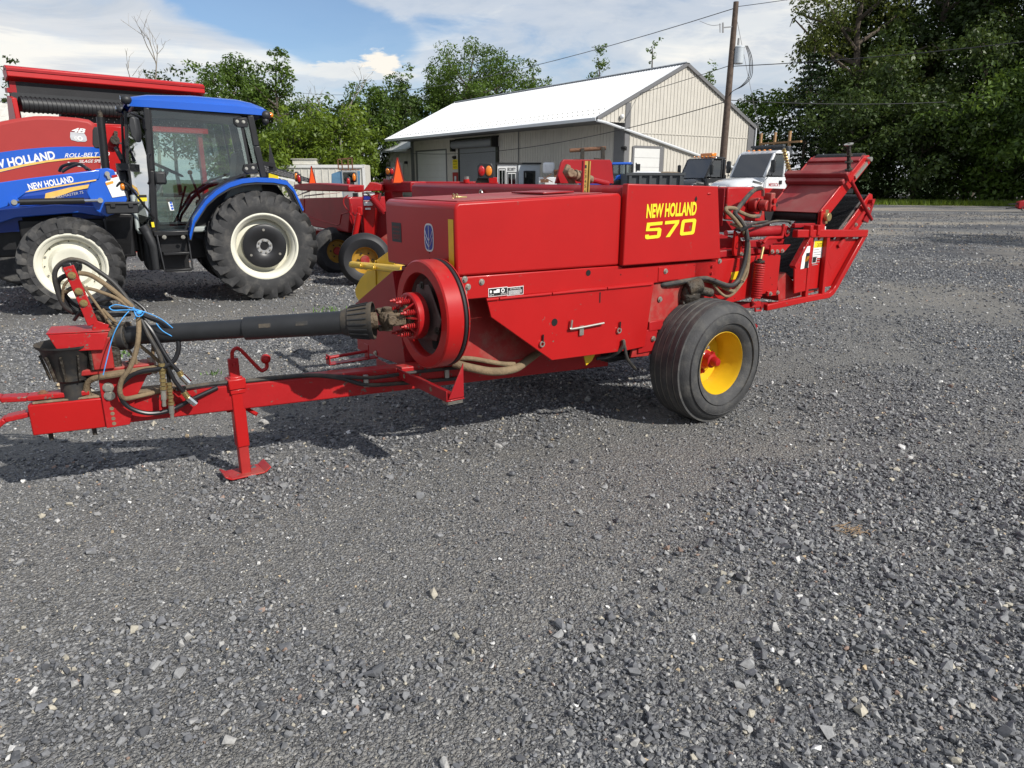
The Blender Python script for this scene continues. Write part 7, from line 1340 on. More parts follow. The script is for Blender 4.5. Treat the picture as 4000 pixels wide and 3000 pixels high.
NB().bar((3.441, 41.800, 2.557), (3.968, 41.800, 2.557), 0.08, 0.08).bar((4.598, 41.800, 2.611), (5.126, 41.800, 2.571), 0.08, 0.08).build('side_arm', 'grease', rk)
# small blue tractor, steel bin
pv = (5.6, 37.0); t2 = world_thing('small_tractor', 'small distant blue tractor with a cab beside the grey steel bin', 'tractor', pv)
x0_, z0_ = (4.948, 37.000, 2.258)[0], 0
NB().prism([(4.907, 36.600, 2.249), (4.985, 36.600, 2.296), (5.877, 36.600, 2.308), (5.954, 36.600, 2.249), (5.913, 36.600, 2.191), (4.928, 36.600, 2.179)], (0, 1.5, 0)).build('cab_roof', 'blue', t2, bevel=0.04)
for u in ((4.964, 36.650, 2.221), (5.303, 36.650, 2.221), (5.612, 36.650, 2.221), (5.939, 36.650, 2.221)): NB().bar(u, (u[0] + 0.03, u[1], 1.35), 0.07, 0.07).build('cab_post', 'black', t2)
NB().span(((4.971, 36.700, 2.222)[0], 36.7, 1.3), ((5.947, 36.700, 2.222)[0], 37.9, 2.25)).build('cab_glass', 'glass', t2); NB().prism([(5.068, 36.500, 1.421), (5.151, 36.500, 1.658), (5.456, 36.500, 1.747), (5.707, 36.500, 1.647), (5.650, 36.500, 1.540), (5.282, 36.500, 1.481)], (0, 0.5, 0)).build('fender', 'blue', t2, bevel=0.03)
NB().cyl(((5.457, 36.400, 1.362)[0], 36.4, 0.75), ((5.457, 36.400, 1.362)[0], 36.8, 0.75), 0.72, 28).cyl(((5.087, 36.400, 1.362)[0] - 1.6, 36.4, 0.5), ((5.087, 36.400, 1.362)[0] - 1.6, 36.7, 0.5), 0.5, 24).build('tyre', 'rubber_dark', t2, bevel=0.03); NB().span((x0_ - 1.6, 36.9, 0.6), (x0_ + 1.0, 37.7, 1.35)).build('bonnet', 'blue_dk', t2, bevel=0.05); NB().bar((6.137, 36.600, 1.777), (6.112, 36.600, 2.279), 0.05, 0.05).box((6.215, 36.600, 2.061), (0.2, 0.1, 0.32)).build('mirror', 'black', t2)
pv = (7.5, 35.0); sbn = world_thing('steel_bin', 'open dark grey steel roll-off bin before the gable wall', 'bin', pv)
b0 = (5.364, 34.500, 1.754); b1 = (8.027, 34.500, 1.754)
NB().prism([(b0[0], 34.5, 0.2), (b1[0], 34.5, 0.2), (b1[0], 34.5, b1[2]), (b0[0], 34.5, b0[2])], (0, 0.06, 0)).prism([(b0[0], 36.8, 0.2), (b1[0], 36.8, 0.2), (b1[0], 36.8, b1[2]), (b0[0], 36.8, b0[2])], (0, 0.06, 0)).span((b0[0], 34.57, 0.2), (b1[0], 36.79, 0.3)).span((b0[0], 34.57, 0.3), (b0[0] + 0.06, 36.79, b0[2] - 0.02)).build('bin_body', 'bin', sbn)
for k in range(6): x = b0[0] + 0.15 + k * (b1[0] - b0[0] - 0.3) / 5; NB().span((x - 0.06, 34.40, 0.2), (x + 0.06, 34.497, b0[2] - 0.1)).build('bin_rib', 'bin', sbn)
NB().span((b0[0] - 0.05, 34.4, b0[2] - 0.08), (b1[0] + 0.05, 34.497, b0[2] + 0.04)).build('bin_rail', 'bin', sbn); NB().ball((b0[0] + 1.2, 35.6, b0[2] - 0.02), 0.6, 12, (1.6, 1, 0.22)).build('bin_load', 'wrap', sbn); NB().ball((b0[0] + 2.1, 35.6, b0[2]), 0.5, 12, (1.5, 1, 0.2)).build('bin_load', 'mud', sbn)

# ---------------------------------------------------------------- trucks
def truck(name, label, loc, rz, body, dark, sc, rack):
    t = thing(name, label, 'truck', loc, rz, 'medium trucks parked by the building'); t.scale = (sc, sc, sc)
    hw = 1.02
    # cab shell with window openings framed by pillars
    c = MB(); c.span((-0.70, -hw, 0.75), (0.45, hw, 1.55)); c.prism([(-0.70, -hw, 2.42), (-0.67, -hw, 2.52), (-0.15, -hw, 2.56), (0.02, -hw, 2.48), (0.05, -hw, 2.42)], (0, 2 * hw, 0)); c.span((-0.70, -hw, 1.55), (-0.64, hw, 1.75)); c.span((-0.70, -hw, 2.30), (-0.64, hw, 2.42)); c.span((-0.70, -hw, 1.75), (-0.64, -0.75, 2.30)); c.span((-0.70, 0.75, 1.75), (-0.64, hw, 2.30))
    for s in (-1, 1): c.bar((0.45, s * (hw - 0.05), 1.55), (0.04, s * (hw - 0.06), 2.44), 0.10, 0.10); c.bar((-0.50, s * (hw - 0.03), 1.55), (-0.52, s * (hw - 0.03), 2.44), 0.06, 0.10); c.bar((-0.66, s * (hw - 0.03), 1.55), (-0.66, s * (hw - 0.03), 2.44), 0.06, 0.10)
    cab = c.build('cab', body, t, bevel=0.05)
    MB().prism([(0.47, -0.93, 1.56), (0.47, 0.93, 1.56), (0.07, 0.90, 2.43), (0.07, -0.90, 2.43)], (-0.02, 0, 0)).build('windscreen', 'glass_truck', t, flat=True)
    for s in (-1, 1):
        MB().prism([(0.38, s * 0.985, 1.60), (-0.46, s * 0.985, 1.60), (-0.48, s * 0.975, 2.38), (0.06, s * 0.975, 2.38)], (0, 0.01 * -s, 0)).build('side_window', 'glass_truck', t, flat=True)
        d = MB().span((-0.45, s * 1.026, 0.80), (0.40, s * 1.036, 1.54)).build('door', body, t, bevel=0.004); MB().span((-0.40, s * 1.037, 1.28), (-0.26, s * 1.06, 1.42)).build('handle', 'black', d, bevel=0.006)
        MB().tube([(0.25, s * 1.0, 1.62), (0.35, s * 1.25, 1.60), (0.35, s * 1.28, 2.2)], 0.02, 8).build('mirror_arm', 'black', t); MB().box((0.34, s * 1.27, 1.95), (0.10, 0.22, 0.48)).build('mirror', 'plastic', t, bevel=0.04)
        text('door_lettering', "MESSICK'S", 'lens_red' if body == 'truck_white' else 'decal_white', t, (0.25, s * 1.038, 1.20) if s > 0 else (-0.4, s * 1.038, 1.20), (-0.58, 0, 0) if s > 0 else (0.58, 0, 0), (0, 0, 0.13), 0.003, off=0.01)
    h = MB(); hs_ = [(0.44, 0.98, 1.54, 0.85), (0.9, 0.94, 1.50, 0.85), (1.4, 0.84, 1.42, 0.82), (1.72, 0.72, 1.32, 0.80), (1.80, 0.64, 1.22, 0.80)]
    for (x, w, zt, zl) in hs_: h.v += [(x, -w, zl), (x, -w, zt - 0.16), (x, -w * 0.72, zt), (x, w * 0.72, zt), (x, w, zt - 0.16), (x, w, zl)]
    for i in range(4):
        for k in range(5): a = 6 * i + k; h.f.append((a, a + 1, a + 7, a + 6))
    h.f += [(5, 4, 3, 2, 1, 0), (24, 25, 26, 27, 28, 29)]
    h.build('bonnet', body, t, bevel=0.03)
    for s in (-1, 1):
        fnd = []; 
        f = MB(); pts = [(0.55, 0.60), (0.62, 0.95), (0.85, 1.18), (1.15, 1.24), (1.45, 1.15), (1.68, 0.98), (1.78, 0.80)]
        for (x, z), (x2, z2) in zip(pts[:-1], pts[1:]): f.bar((x, s * 0.98, z), (x2, s * 0.98, z2), 0.34, 0.07)
        f.build('wheel_arch', body, t, bevel=0.02)
        MB().prism([(1.60, s * 0.72, 1.05), (1.72, s * 0.72, 1.02), (1.62, s * 1.08, 1.0), (1.50, s * 1.10, 1.04)], (0, 0, 0.13)).build('headlamp', 'decal_silver', t, bevel=0.02)
        w = MB().cyl((1.12, s * 0.80, 0.50), (1.12, s * 1.08, 0.50), 0.50, 28).build('tyre', 'rubber_dark', t, bevel=0.04); MB().cyl((1.12, s * 1.06, 0.50), (1.12, s * 1.10, 0.50), 0.27, 20).build('rim', 'steel', w)
        w = MB().cyl((-2.6, s * 0.60, 0.50), (-2.6, s * 1.10, 0.50), 0.50, 28).build('tyre', 'rubber_dark', t, bevel=0.04); MB().cyl((-2.6, s * 1.06, 0.50), (-2.6, s * 1.12, 0.50), 0.27, 20).build('rim', 'steel', w)
    gr = MB().prism([(1.80, -0.50, 0.80), (1.80, -0.56, 1.14), (1.80, -0.46, 1.24), (1.80, 0.46, 1.24), (1.80, 0.56, 1.14), (1.80, 0.50, 0.80)], (0.05, 0, 0)).build('grille', 'chrome', t, bevel=0.02)
    MB().prism([(1.851, -0.43, 0.84), (1.851, -0.48, 1.12), (1.851, -0.40, 1.19), (1.851, 0.40, 1.19), (1.851, 0.48, 1.12), (1.851, 0.43, 0.84)], (0.004, 0, 0)).build('grille_mesh', 'bin', gr)
    for k in range(11): y = -0.40 + 0.08 * k; MB().span((1.856, y - 0.012, 0.85), (1.866, y + 0.012, 1.18)).build('grille_bar', 'decal_silver', gr)
    MB().span((1.86, -0.03, 0.84), (1.876, 0.03, 1.24)).build('grille_spine', 'chrome', gr)
    MB().prism([(1.60, -1.08, 0.38), (1.88, -0.75, 0.38), (1.92, 0, 0.38), (1.88, 0.75, 0.38), (1.60, 1.08, 0.38), (1.50, 0, 0.38)], (0, 0, 0.36)).build('bumper', dark, t, bevel=0.04)
    MB().span((-4.2, -0.45, 0.55), (1.6, 0.45, 0.80)).build('frame_rail', 'black', t); MB().span((-4.3, -1.1, 0.90), (-1.2, 1.1, 1.10)).build('flatbed', 'black', t, bevel=0.02); MB().span((-0.85, -0.95, 0.9), (-0.78, 0.95, 1.7)).build('bulkhead', 'black', t)
    for s in (-1, 1): MB().span((-0.45, s * 0.28, 1.2), (0.0, s * 0.75, 1.4)).span((-0.55, s * 0.30, 1.4), (-0.42, s * 0.73, 2.05)).build('seat', 'plastic', t, bevel=0.05)
    MB().lathe([(0.21, -0.015), (0.225, 0), (0.21, 0.015), (0.195, 0)], (0.12, 0.5, 1.62), (0.6, 0, -0.8), 24, closed=True).build('steering_wheel', 'plastic', t); MB().span((0.2, -0.9, 1.3), (0.44, 0.9, 1.56)).build('dashboard', 'plastic', t, bevel=0.04)
    for k in range(5): MB().box((-0.05, -0.6 + 0.3 * k, 2.575), (0.10, 0.07, 0.045)).build('marker_lamp', 'lens_amber', t, bevel=0.01)
    MB().prism([(0.5, 0.94, 1.34), (0.95, 0.90, 1.42), (0.95, 0.915, 1.34), (0.55, 0.97, 1.28)], (0, 0.03, 0)).build('bonnet_vent', 'black', t)
    if rack:
        MB().span((-0.55, -0.9, 2.70), (-0.40, 0.9, 2.78)).bar((-0.5, -0.85, 2.54), (-0.5, -0.85, 2.72), 0.06, 0.06).bar((-0.5, 0.85, 2.54), (-0.5, 0.85, 2.72), 0.06, 0.06).prism([(-0.92, -0.95, 2.4), (-0.85, -0.95, 2.72), (-0.62, -0.95, 2.72), (-0.76, -0.95, 2.4)], (0, 1.9, 0)).build('roof_rack', 'bin', t, bevel=0.02)
        for y in (-0.95, -0.15, 0.65): MB().span((-1.0, y - 0.04, 1.1), (-0.92, y + 0.04, 3.30)).build('stake', 'wood', t)
        MB().span((-1.03, -0.95, 2.85), (-0.93, 1.25, 2.92)).build('stake_rail', 'wood', t)
    else: MB().box((-0.35, 0.1, 2.66), (0.30, 0.9, 0.16)).build('beacon_bar', 'lens_amber', t, bevel=0.03)
    return t
truck('medium_truck', 'white truck with chrome grille and wooden stakes behind its cab', (10.05, 30.5, 0), 204, 'truck_white', 'bin', 1.02, True)
truck('medium_truck', 'black truck with chrome grille and amber beacon bar parked before the gable', (9.4, 37.0, 0), 204, 'truck_black', 'black', 1.0, False)

# ---------------------------------------------------------------- utility pole and wires
pol = thing('utility_pole', 'weathered wooden utility pole carrying a grey transformer', 'pole', (10.75, 38.0, 0))
PT = 9.72
MB().cyl((0, 0, 0), (0.06, 0, PT), 0.20, 18, 0.125).build('pole_shaft', 'wood_pole', pol)
tr_ = MB().lathe([(0.0, 0), (0.21, 0.0), (0.235, 0.03), (0.235, 0.72), (0.25, 0.74), (0.235, 0.78), (0.1, 0.83), (0, 0.83)], (0.38, -0.05, 6.95), (0, 0, 1), 24).build('transformer', 'booth', pol)
MB().cyl((0.30, -0.1, 7.8), (0.30, -0.1, 8.1), 0.05, 10).build('bushing', 'grey', tr_); MB().box((0.12, 0, 7.3), (0.15, 0.1, 0.6)).build('mount', 'steel', tr_)
MB().bar((0, -0.05, 8.62), (-0.48, -0.05, 8.58), 0.05, 0.05).bar((-0.48, -0.05, 8.35), (-0.52, -0.05, 8.80), 0.07, 0.07).bar((-0.62, -0.05, 8.36), (-0.66, -0.05, 8.76), 0.04, 0.04).build('fuse_cutout', 'grey', pol)
for k in range(3): MB().tube([(0.62 + 0.05 * k, -0.2, 7.75), (0.85 + 0.07 * k, -0.2, 7.2), (0.9 + 0.08 * k, -0.2, 6.4), (0.6 + 0.05 * k, -0.2, 5.95), (0.2, -0.18, 5.7), (0.06, -0.18, 5.5)], 0.018, 6, smooth=5).build('drop_lead', 'hose_clean', pol)
MB().tube([(-1.5, 0.6, 9.0), (-1.0, 0.3, 8.75), (-0.6, 0.0, 8.72)], 0.012, 6, smooth=4).build('jumper_wire', 'grey', pol)
def wire(label, a, b, sag, r=0.014):
    a = Vector(a); b = Vector(b); pts = [a + (b - a) * (k / 24) - Vector((0, 0, sag * 4 * (k / 24) * (1 - k / 24))) for k in range(25)]
    o = MB(); o.tube([p - a for p in pts], r, 5); w = o.build('power_wire', 'hose_clean'); w.location = a; return tag(w, label, 'wire', 'wires on the utility pole')
wire('high wire running from the pole top left across the sky', (10.79, 38, 9.45), (-27, 95, 11.9), 1.6, 0.02)
wire('high wire rising from the pole top to the upper right', (10.81, 38, 9.5), (24, 30, 10.6), 0.25)
wire('middle wire from the pole down behind the roof ridge', (10.78, 38, 6.9), (-5, 78, 7.2), 0.8, 0.018)
wire('middle wire from the pole to the dark trees on the right', (10.78, 38, 6.85), (34, 34, 8.9), 0.4, 0.02)
wire('service wire drooping from the pole across the white roof', (10.77, 38, 5.05), (-0.300, -0.013, 5.257), 0.0, 0.02) if False else None
wire('service wire drooping from the pole across the white roof', (10.77, 38, 5.25), (-12, 66, 4.0), 1.2, 0.022)
wire('low wire from the pole to the dark trees on the right', (10.77, 38, 5.3), (24, 42, 5.6), 0.15, 0.02)
gy_ = MB(); gy_.tube([(0, 0, 0), (3.4, 1.5, -9.3)], 0.012, 5); gw = gy_.build('guy_wire', 'grey'); gw.location = (10.8, 38, 9.3); tag(gw, 'thin slanting guy wire running from the pole top to the ground', 'wire')

# red hitch poking in at the far right
pv = (22.5, 34.0); hh_ = world_thing('implement_hitch', 'red implement hitch with looped hoses at the right edge near the trees', 'hitch', pv)
q = Vector((23.6, 34.0, 0.55))
NB().prism([(22.85, 34, 0.35), (22.85, 34, 0.80), (23.3, 34, 0.92), (23.6, 34, 0.80), (23.6, 34, 0.35), (23.1, 34, 0.25)], (0, 0.4, 0)).bar((23.5, 34.2, 0.65), (27, 35, 0.65), 0.3, 0.35).build('hitch_head', 'red_old', hh_, bevel=0.04); NB().bar((22.2, 34.2, 0.62), (22.9, 34.2, 0.66), 0.15, 0.08).bar((22.1, 34.2, 0.32), (22.9, 34.2, 0.38), 0.15, 0.08).build('hitch_tine', 'black', hh_)
hh_.scale = (0.62, 0.62, 0.62); hh_.location = (23.2, 33.8, 0)
NB().bar((25, 34.5, 0), (25, 34.5, 0.6), 0.15, 0.15).build('stand_leg', 'black', hh_); NB().tube([(23.3, 34, 0.9), (23.2, 34, 1.6), (23.35, 34, 2.1), (23.8, 34, 1.9), (24.4, 34, 1.4)], 0.03, 6, smooth=5).tube([(23.4, 34, 2.05), (23.7, 34, 1.3), (24.3, 34, 0.9)], 0.03, 6, smooth=5).lathe([(0.14, 0), (0.18, 0), (0.18, 0.05), (0.14, 0.05)], (23.25, 33.95, 0.3), (0, 1, 0), 20, closed=True).build('hose_loop', 'hose', hh_)


# ---------------------------------------------------------------- trees
def leaf_mat(name, col, tr):
    m = bpy.data.materials.new(name); m.use_nodes = True; t = m.node_tree; t.nodes.clear(); L = t.links.new
    o = t.nodes.new('ShaderNodeOutputMaterial'); d = t.nodes.new('ShaderNodeBsdfDiffuse'); tl = t.nodes.new('ShaderNodeBsdfTranslucent'); mx = t.nodes.new('ShaderNodeMixShader'); mx.inputs[0].default_value = tr
    at = t.nodes.new('ShaderNodeAttribute'); at.attribute_name = 'tint'
    r = t.nodes.new('ShaderNodeValToRGB'); e = r.color_ramp.elements; e[0].color = (*[c * 0.55 for c in col], 1); e[1].color = (col[0] * 1.75, col[1] * 1.45, col[2] * 1.1, 1)
    L(at.outputs['Fac'], r.inputs[0]); L(r.outputs[0], d.inputs[0])
    hs = t.nodes.new('ShaderNodeHueSaturation'); hs.inputs['Hue'].default_value = 0.485; hs.inputs['Value'].default_value = 1.4; L(r.outputs[0], hs.inputs['Color']); L(hs.outputs[0], tl.inputs[0])
    g = t.nodes.new('ShaderNodeBsdfGlossy'); g.inputs['Roughness'].default_value = 0.45; g.inputs[0].default_value = (0.6, 0.6, 0.6, 1); m2 = t.nodes.new('ShaderNodeMixShader'); m2.inputs[0].default_value = 0.035
    L(d.outputs[0], mx.inputs[1]); L(tl.outputs[0], mx.inputs[2]); L(mx.outputs[0], m2.inputs[1]); L(g.outputs[0], m2.inputs[2]); L(m2.outputs[0], o.inputs[0])
    return m
LM = {'mid': leaf_mat('leaf_mid_green', (0.075, 0.145, 0.026), 0.34), 'fresh': leaf_mat('leaf_fresh_green', (0.125, 0.21, 0.028), 0.38), 'dark': leaf_mat('leaf_dark_green', (0.042, 0.078, 0.021), 0.28), 'olive': leaf_mat('leaf_olive_green', (0.075, 0.11, 0.024), 0.30), 'fir': leaf_mat('fir_needles', (0.020, 0.042, 0.018), 0.12)}
M['bark'] = mat('bark', (0.085, 0.068, 0.052), 0.95, var=0.35, scale=5, bump=0.6, bscale=18); M['bark_pale'] = mat('pale_dead_wood', (0.27, 0.24, 0.20), 0.9, var=0.3, scale=6)
def leaves_mesh(name, clumps, lmat, seed, lsize, per, flat=0.7):
    rs_ = np.random.RandomState(seed); V_, T_ = [], []
    for (c, r) in clumps:
        n = max(6, int(per * r * r)); d = rs_.normal(0, 1, (n, 3)); d /= np.linalg.norm(d, axis=1)[:, None]
        rad = r * rs_.uniform(0.25, 1.0, n) ** 0.55; P = np.array(c)[None] + d * rad[:, None] * np.array([1, 1, flat])[None]
        nr = d * 0.6 + rs_.normal(0, 0.55, (n, 3)) + np.array([0, 0, 0.45])[None]; nr /= np.linalg.norm(nr, axis=1)[:, None]
        a = np.cross(nr, rs_.normal(0, 1, (n, 3))); a /= np.linalg.norm(a, axis=1)[:, None]; b = np.cross(nr, a)
        s = lsize * rs_.uniform(0.55, 1.25, n)[:, None]
        q = np.stack([P - a * s, P - b * s * 0.5 + a * s * 0.1 + nr * s * 0.18, P + a * s * 1.05, P + b * s * 0.5 + a * s * 0.1 + nr * s * 0.18], 1)
        V_.append(q.reshape(-1, 3)); T_.append(np.repeat(np.clip(rs_.normal(0.45, 0.16) + rs_.normal(0, 0.16, n), 0, 1), 4))
    Vv = np.concatenate(V_); nf = len(Vv) // 4
    me = bpy.data.meshes.new(name); me.vertices.add(len(Vv)); me.vertices.foreach_set('co', Vv.astype(np.float32).ravel())
    me.loops.add(nf * 4); me.loops.foreach_set('vertex_index', np.arange(nf * 4, dtype=np.int32)); me.polygons.add(nf); me.polygons.foreach_set('loop_start', np.arange(0, nf * 4, 4, dtype=np.int32)); me.update(calc_edges=True)
    a = me.attributes.new('tint', 'FLOAT', 'POINT'); a.data.foreach_set('value', np.concatenate(T_).astype(np.float32)); me.materials.append(lmat); return me
def tree(label, loc, h, w, leaf, seed, group, base=0.25, lsize=0.2, per=55, sparse=0.0, nclump=70, bush=False, name='broadleaf_tree', bark='bark'):
    h *= 1.07; t = thing(name, label, 'shrub' if name == 'shrub' else 'tree', (loc[0], loc[1], 0), rnd.uniform(0, 360) if not bush else 0, group); rr = random.Random(seed)
    g = MB(); top = h * 0.86; tr = max(0.06, h * 0.017)
    bend = [Vector((0, 0, -0.3))]
    for k in range(1, 6): bend.append(Vector((rr.uniform(-1, 1) * 0.025 * h, rr.uniform(-1, 1) * 0.025 * h, top * k / 5)))
    g.tube(bend, [tr * (1 - 0.17 * k) for k in range(6)], 8, caps=True)
    cl = []; nl = 16 if not bush else 9
    for k in range(nl):
        f = base + (1 - base) * (k + rr.random()) / nl * 0.92; z0 = top * (f * 0.9); p0 = bend[0].lerp(bend[-1], min(1, z0 / top)); i = min(4, int(z0 / top * 5)); p0 = bend[i].lerp(bend[i + 1], z0 / top * 5 - i)
        env = max(0.3, math.sin(math.pi * (0.10 + 0.78 * min(1, max(0.0, (f - base * 0.5) / (1 - base * 0.5))))) ** 0.7)
        a = k * 2.399 + rr.uniform(-0.5, 0.5); ln = w * 0.5 * env * rr.uniform(0.65, 1.05); up = rr.uniform(0.25, 0.75)
        p1 = p0 + Vector((math.cos(a) * ln * 0.5, math.sin(a) * ln * 0.5, ln * up * 0.45)); p2 = p0 + Vector((math.cos(a) * ln, math.sin(a) * ln, ln * up))
        g.tube([p0, p1, p2], [tr * 0.42, tr * 0.28, tr * 0.10], 6, smooth=3)
        for j in range(max(2, nclump // nl)):
            s = rr.uniform(0.35, 1.08); q = p0.lerp(p1, s * 2) if s < 0.5 else p1.lerp(p2, s * 2 - 1); sp = 0.13 * w
            c = q + Vector((rr.gauss(0, sp * 0.6), rr.gauss(0, sp * 0.6), rr.gauss(0, sp * 0.5)))
            if rr.random() > sparse: cl.append(((c.x, c.y, max(0.25, c.z)), rr.uniform(0.55, 1.15) * 0.115 * w * (0.75 + 0.4 * (1 - sparse))))
            if rr.random() < 0.35: g.tube([q, c], [tr * 0.12, tr * 0.05], 4)
    for j in range(12 if not bush else 6): cl.append(((bend[-1].x + rr.gauss(0, 0.09 * w), bend[-1].y + rr.gauss(0, 0.09 * w), h * rr.uniform(0.78, 0.95)), 0.11 * w * rr.uniform(0.6, 1.1)))
    g.build('trunk', bark, t)
    o = bpy.data.objects.new('crown', leaves_mesh('crown', cl, LM[leaf], seed, lsize, per)); COL.objects.link(o); o.parent = t
    return t
def conifer(label, loc, h, w, seed, group):
    t = thing('fir_tree', label, 'tree', (loc[0], loc[1], 0), 0, group); rr = random.Random(seed); g = MB().cyl((0, 0, 0), (0, 0, h), h * 0.016, 8, 0.02); cl = []
    n = 26
    for k in range(n):
        f = 0.08 + 0.9 * k / n; z = h * f; ln = w * 0.5 * (1 - f) ** 0.85 + 0.15
        for j in range(7):
            a = j * 0.9 + k * 0.55 + rr.uniform(-0.2, 0.2); l2 = ln * rr.uniform(0.75, 1.1)
            if j < 5: g.tube([(0, 0, z), (math.cos(a) * l2, math.sin(a) * l2, z - l2 * 0.18)], [0.04, 0.01], 4)
            for s in (0.35, 0.6, 0.82, 1.0): cl.append(((math.cos(a) * l2 * s, math.sin(a) * l2 * s, z - l2 * 0.2 * s), (0.24 + 0.10 * (1 - s)) * (0.5 + 0.5 * (1 - f)) * w / 5))
    g.build('trunk', 'bark', t); o = bpy.data.objects.new('crown', leaves_mesh('crown', cl, LM['fir'], seed, 0.13, 130, 0.35)); COL.objects.link(o); o.parent = t
def bare(label, loc, h, seed, group):
    rr = random.Random(seed); g = MB(); t = thing('dead_tree', label, 'tree', (loc[0], loc[1], 0), 0, group)
    def br(p, d, l, r, dep):
        q = p + d * l; m = p.lerp(q, 0.5) + Vector((rr.gauss(0, l * 0.06), rr.gauss(0, l * 0.06), 0)); g.tube([p, m, q], [r, r * 0.8, r * 0.55], 5)
        if dep == 0: return
        for _ in range(3 if dep > 1 else 2): br(p.lerp(q, rr.uniform(0.5, 1)), (d + Vector((rr.gauss(0, 0.55), rr.gauss(0, 0.55), rr.uniform(-0.1, 0.5)))).normalized(), l * rr.uniform(0.45, 0.7), r * 0.5, dep - 1)
    br(Vector((0, 0, 0)), Vector((0.03, 0, 1)), h * 0.62, h * 0.014, 4); g.build('trunk', 'bark_pale', t)
GT = 'trees behind the yard'
def px(u, d): return ((u - 2000) / 2886 * d, d)
def hz(v, d): return 1.5 + (700 - v) / 2886 * d
# behind the building and the tractors
tree('broad dark green tree rising just behind the blue tractor cab roof', px(935, 66), hz(275, 66), 10.0, 'mid', 11, GT, 0.12, 0.17, 95, 0.0, 150)
tree('narrow upright leafy tree standing tall right of the tractor cab', px(1118, 64), hz(225, 64), 5.2, 'mid', 12, GT, 0.12, 0.16, 120, 0.0, 130)
tree('bright green bushy tree right behind the tractor fender', px(1165, 60), hz(480, 60), 6.5, 'fresh', 13, GT, 0.02, 0.18, 70, 0.0, 110, True)
tree('bright green bushy tree above the left part of the white trailer', px(1300, 61), hz(455, 61), 6.6, 'fresh', 14, GT, 0.02, 0.18, 70, 0.0, 110, True)
tree('light green low bushy tree at the left of the white trailer', px(1060, 59), hz(530, 59), 6.0, 'fresh', 15, GT, 0.02, 0.18, 70, 0.0, 100, True)
tree('round dark green tree left of the annex', px(1450, 74), hz(365, 74), 8.6, 'mid', 16, GT, 0.06, 0.18, 90, 0.0, 110)
tree('leafy bright green bush beside the annex wall', px(1418, 66), hz(480, 66), 5.6, 'fresh', 17, GT, 0.02, 0.18, 75, 0.0, 90, True)
tree('tall pointed green tree behind the left roof slope', px(1585, 80), hz(300, 80), 7.0, 'mid', 18, GT, 0.1, 0.19, 85, 0.0, 130)
tree('tall leafy green tree beside the tallest tree over the roof', px(1690, 84), hz(305, 84), 7.6, 'mid', 19, GT, 0.1, 0.19, 85, 0.0, 130)
tree('tallest open crowned tree above the white roof with bare twigs', px(1850, 80), hz(215, 80), 9.5, 'mid', 20, GT, 0.25, 0.15, 95, 0.25, 170)
tree('second tall loose tree joined to the tallest one above the roof', px(1935, 84), hz(240, 84), 9.0, 'mid', 21, GT, 0.25, 0.15, 95, 0.22, 160)
tree('small dark round tree peeking over the middle of the roof', px(2090, 84), hz(280, 84), 6.5, 'mid', 22, GT, 0.3, 0.17, 90, 0.05, 100)
tree('small loose tree top showing over the right part of the ridge', px(2330, 85), hz(225, 85), 5.5, 'mid', 23, GT, 0.3, 0.17, 80, 0.2, 90)
tree('thin tree top showing over the ridge nearest the gable peak', px(2515, 86), hz(190, 86), 3.2, 'mid', 24, GT, 0.35, 0.16, 110, 0.1, 70)
tree('green tree top peeping out behind the right slope of the gable', px(2745, 86), hz(285, 86), 4.6, 'mid', 25, GT, 0.3, 0.18, 55, 0.2, 60)
tree('dark tree rising left of the header, mostly hidden', px(115, 60), hz(275, 60), 3.6, 'dark', 26, GT, 0.2, 0.19, 60, 0.1, 60)
tree('sparse green tree top above the red header beam', px(700, 72), hz(305, 72), 8.0, 'dark', 27, GT, 0.3, 0.19, 45, 0.3, 70)
tree('dark green tree filling the gap behind the trailer', px(1360, 76), hz(420, 76), 7.5, 'dark', 28, GT, 0.03, 0.21, 60, 0.0, 110)
tree('mid green tree between the cab and the trailer', px(1240, 74), hz(430, 74), 8.0, 'mid', 29, GT, 0.03, 0.21, 60, 0.0, 110)
tree('dark green tree standing behind the annex roof', px(1560, 76), hz(400, 76), 7.5, 'dark', 30, GT, 0.03, 0.21, 60, 0.0, 110)
tree('dark green tree low behind the blue tractor cab', px(1000, 70), hz(420, 70), 9.0, 'dark', 41, GT, 0.03, 0.21, 60, 0.0, 110)
tree('dark tree deep behind the tall trees left of the roof', px(1760, 88), hz(330, 88), 8.0, 'dark', 42, GT, 0.05, 0.22, 55, 0.0, 100)
bare('bare grey dead tree sticking up above the red header beam', px(620, 66), hz(215, 66), 31, GT)
bare('small bare dead branch tree left of the roof', px(1330, 70), hz(350, 70), 32, GT)
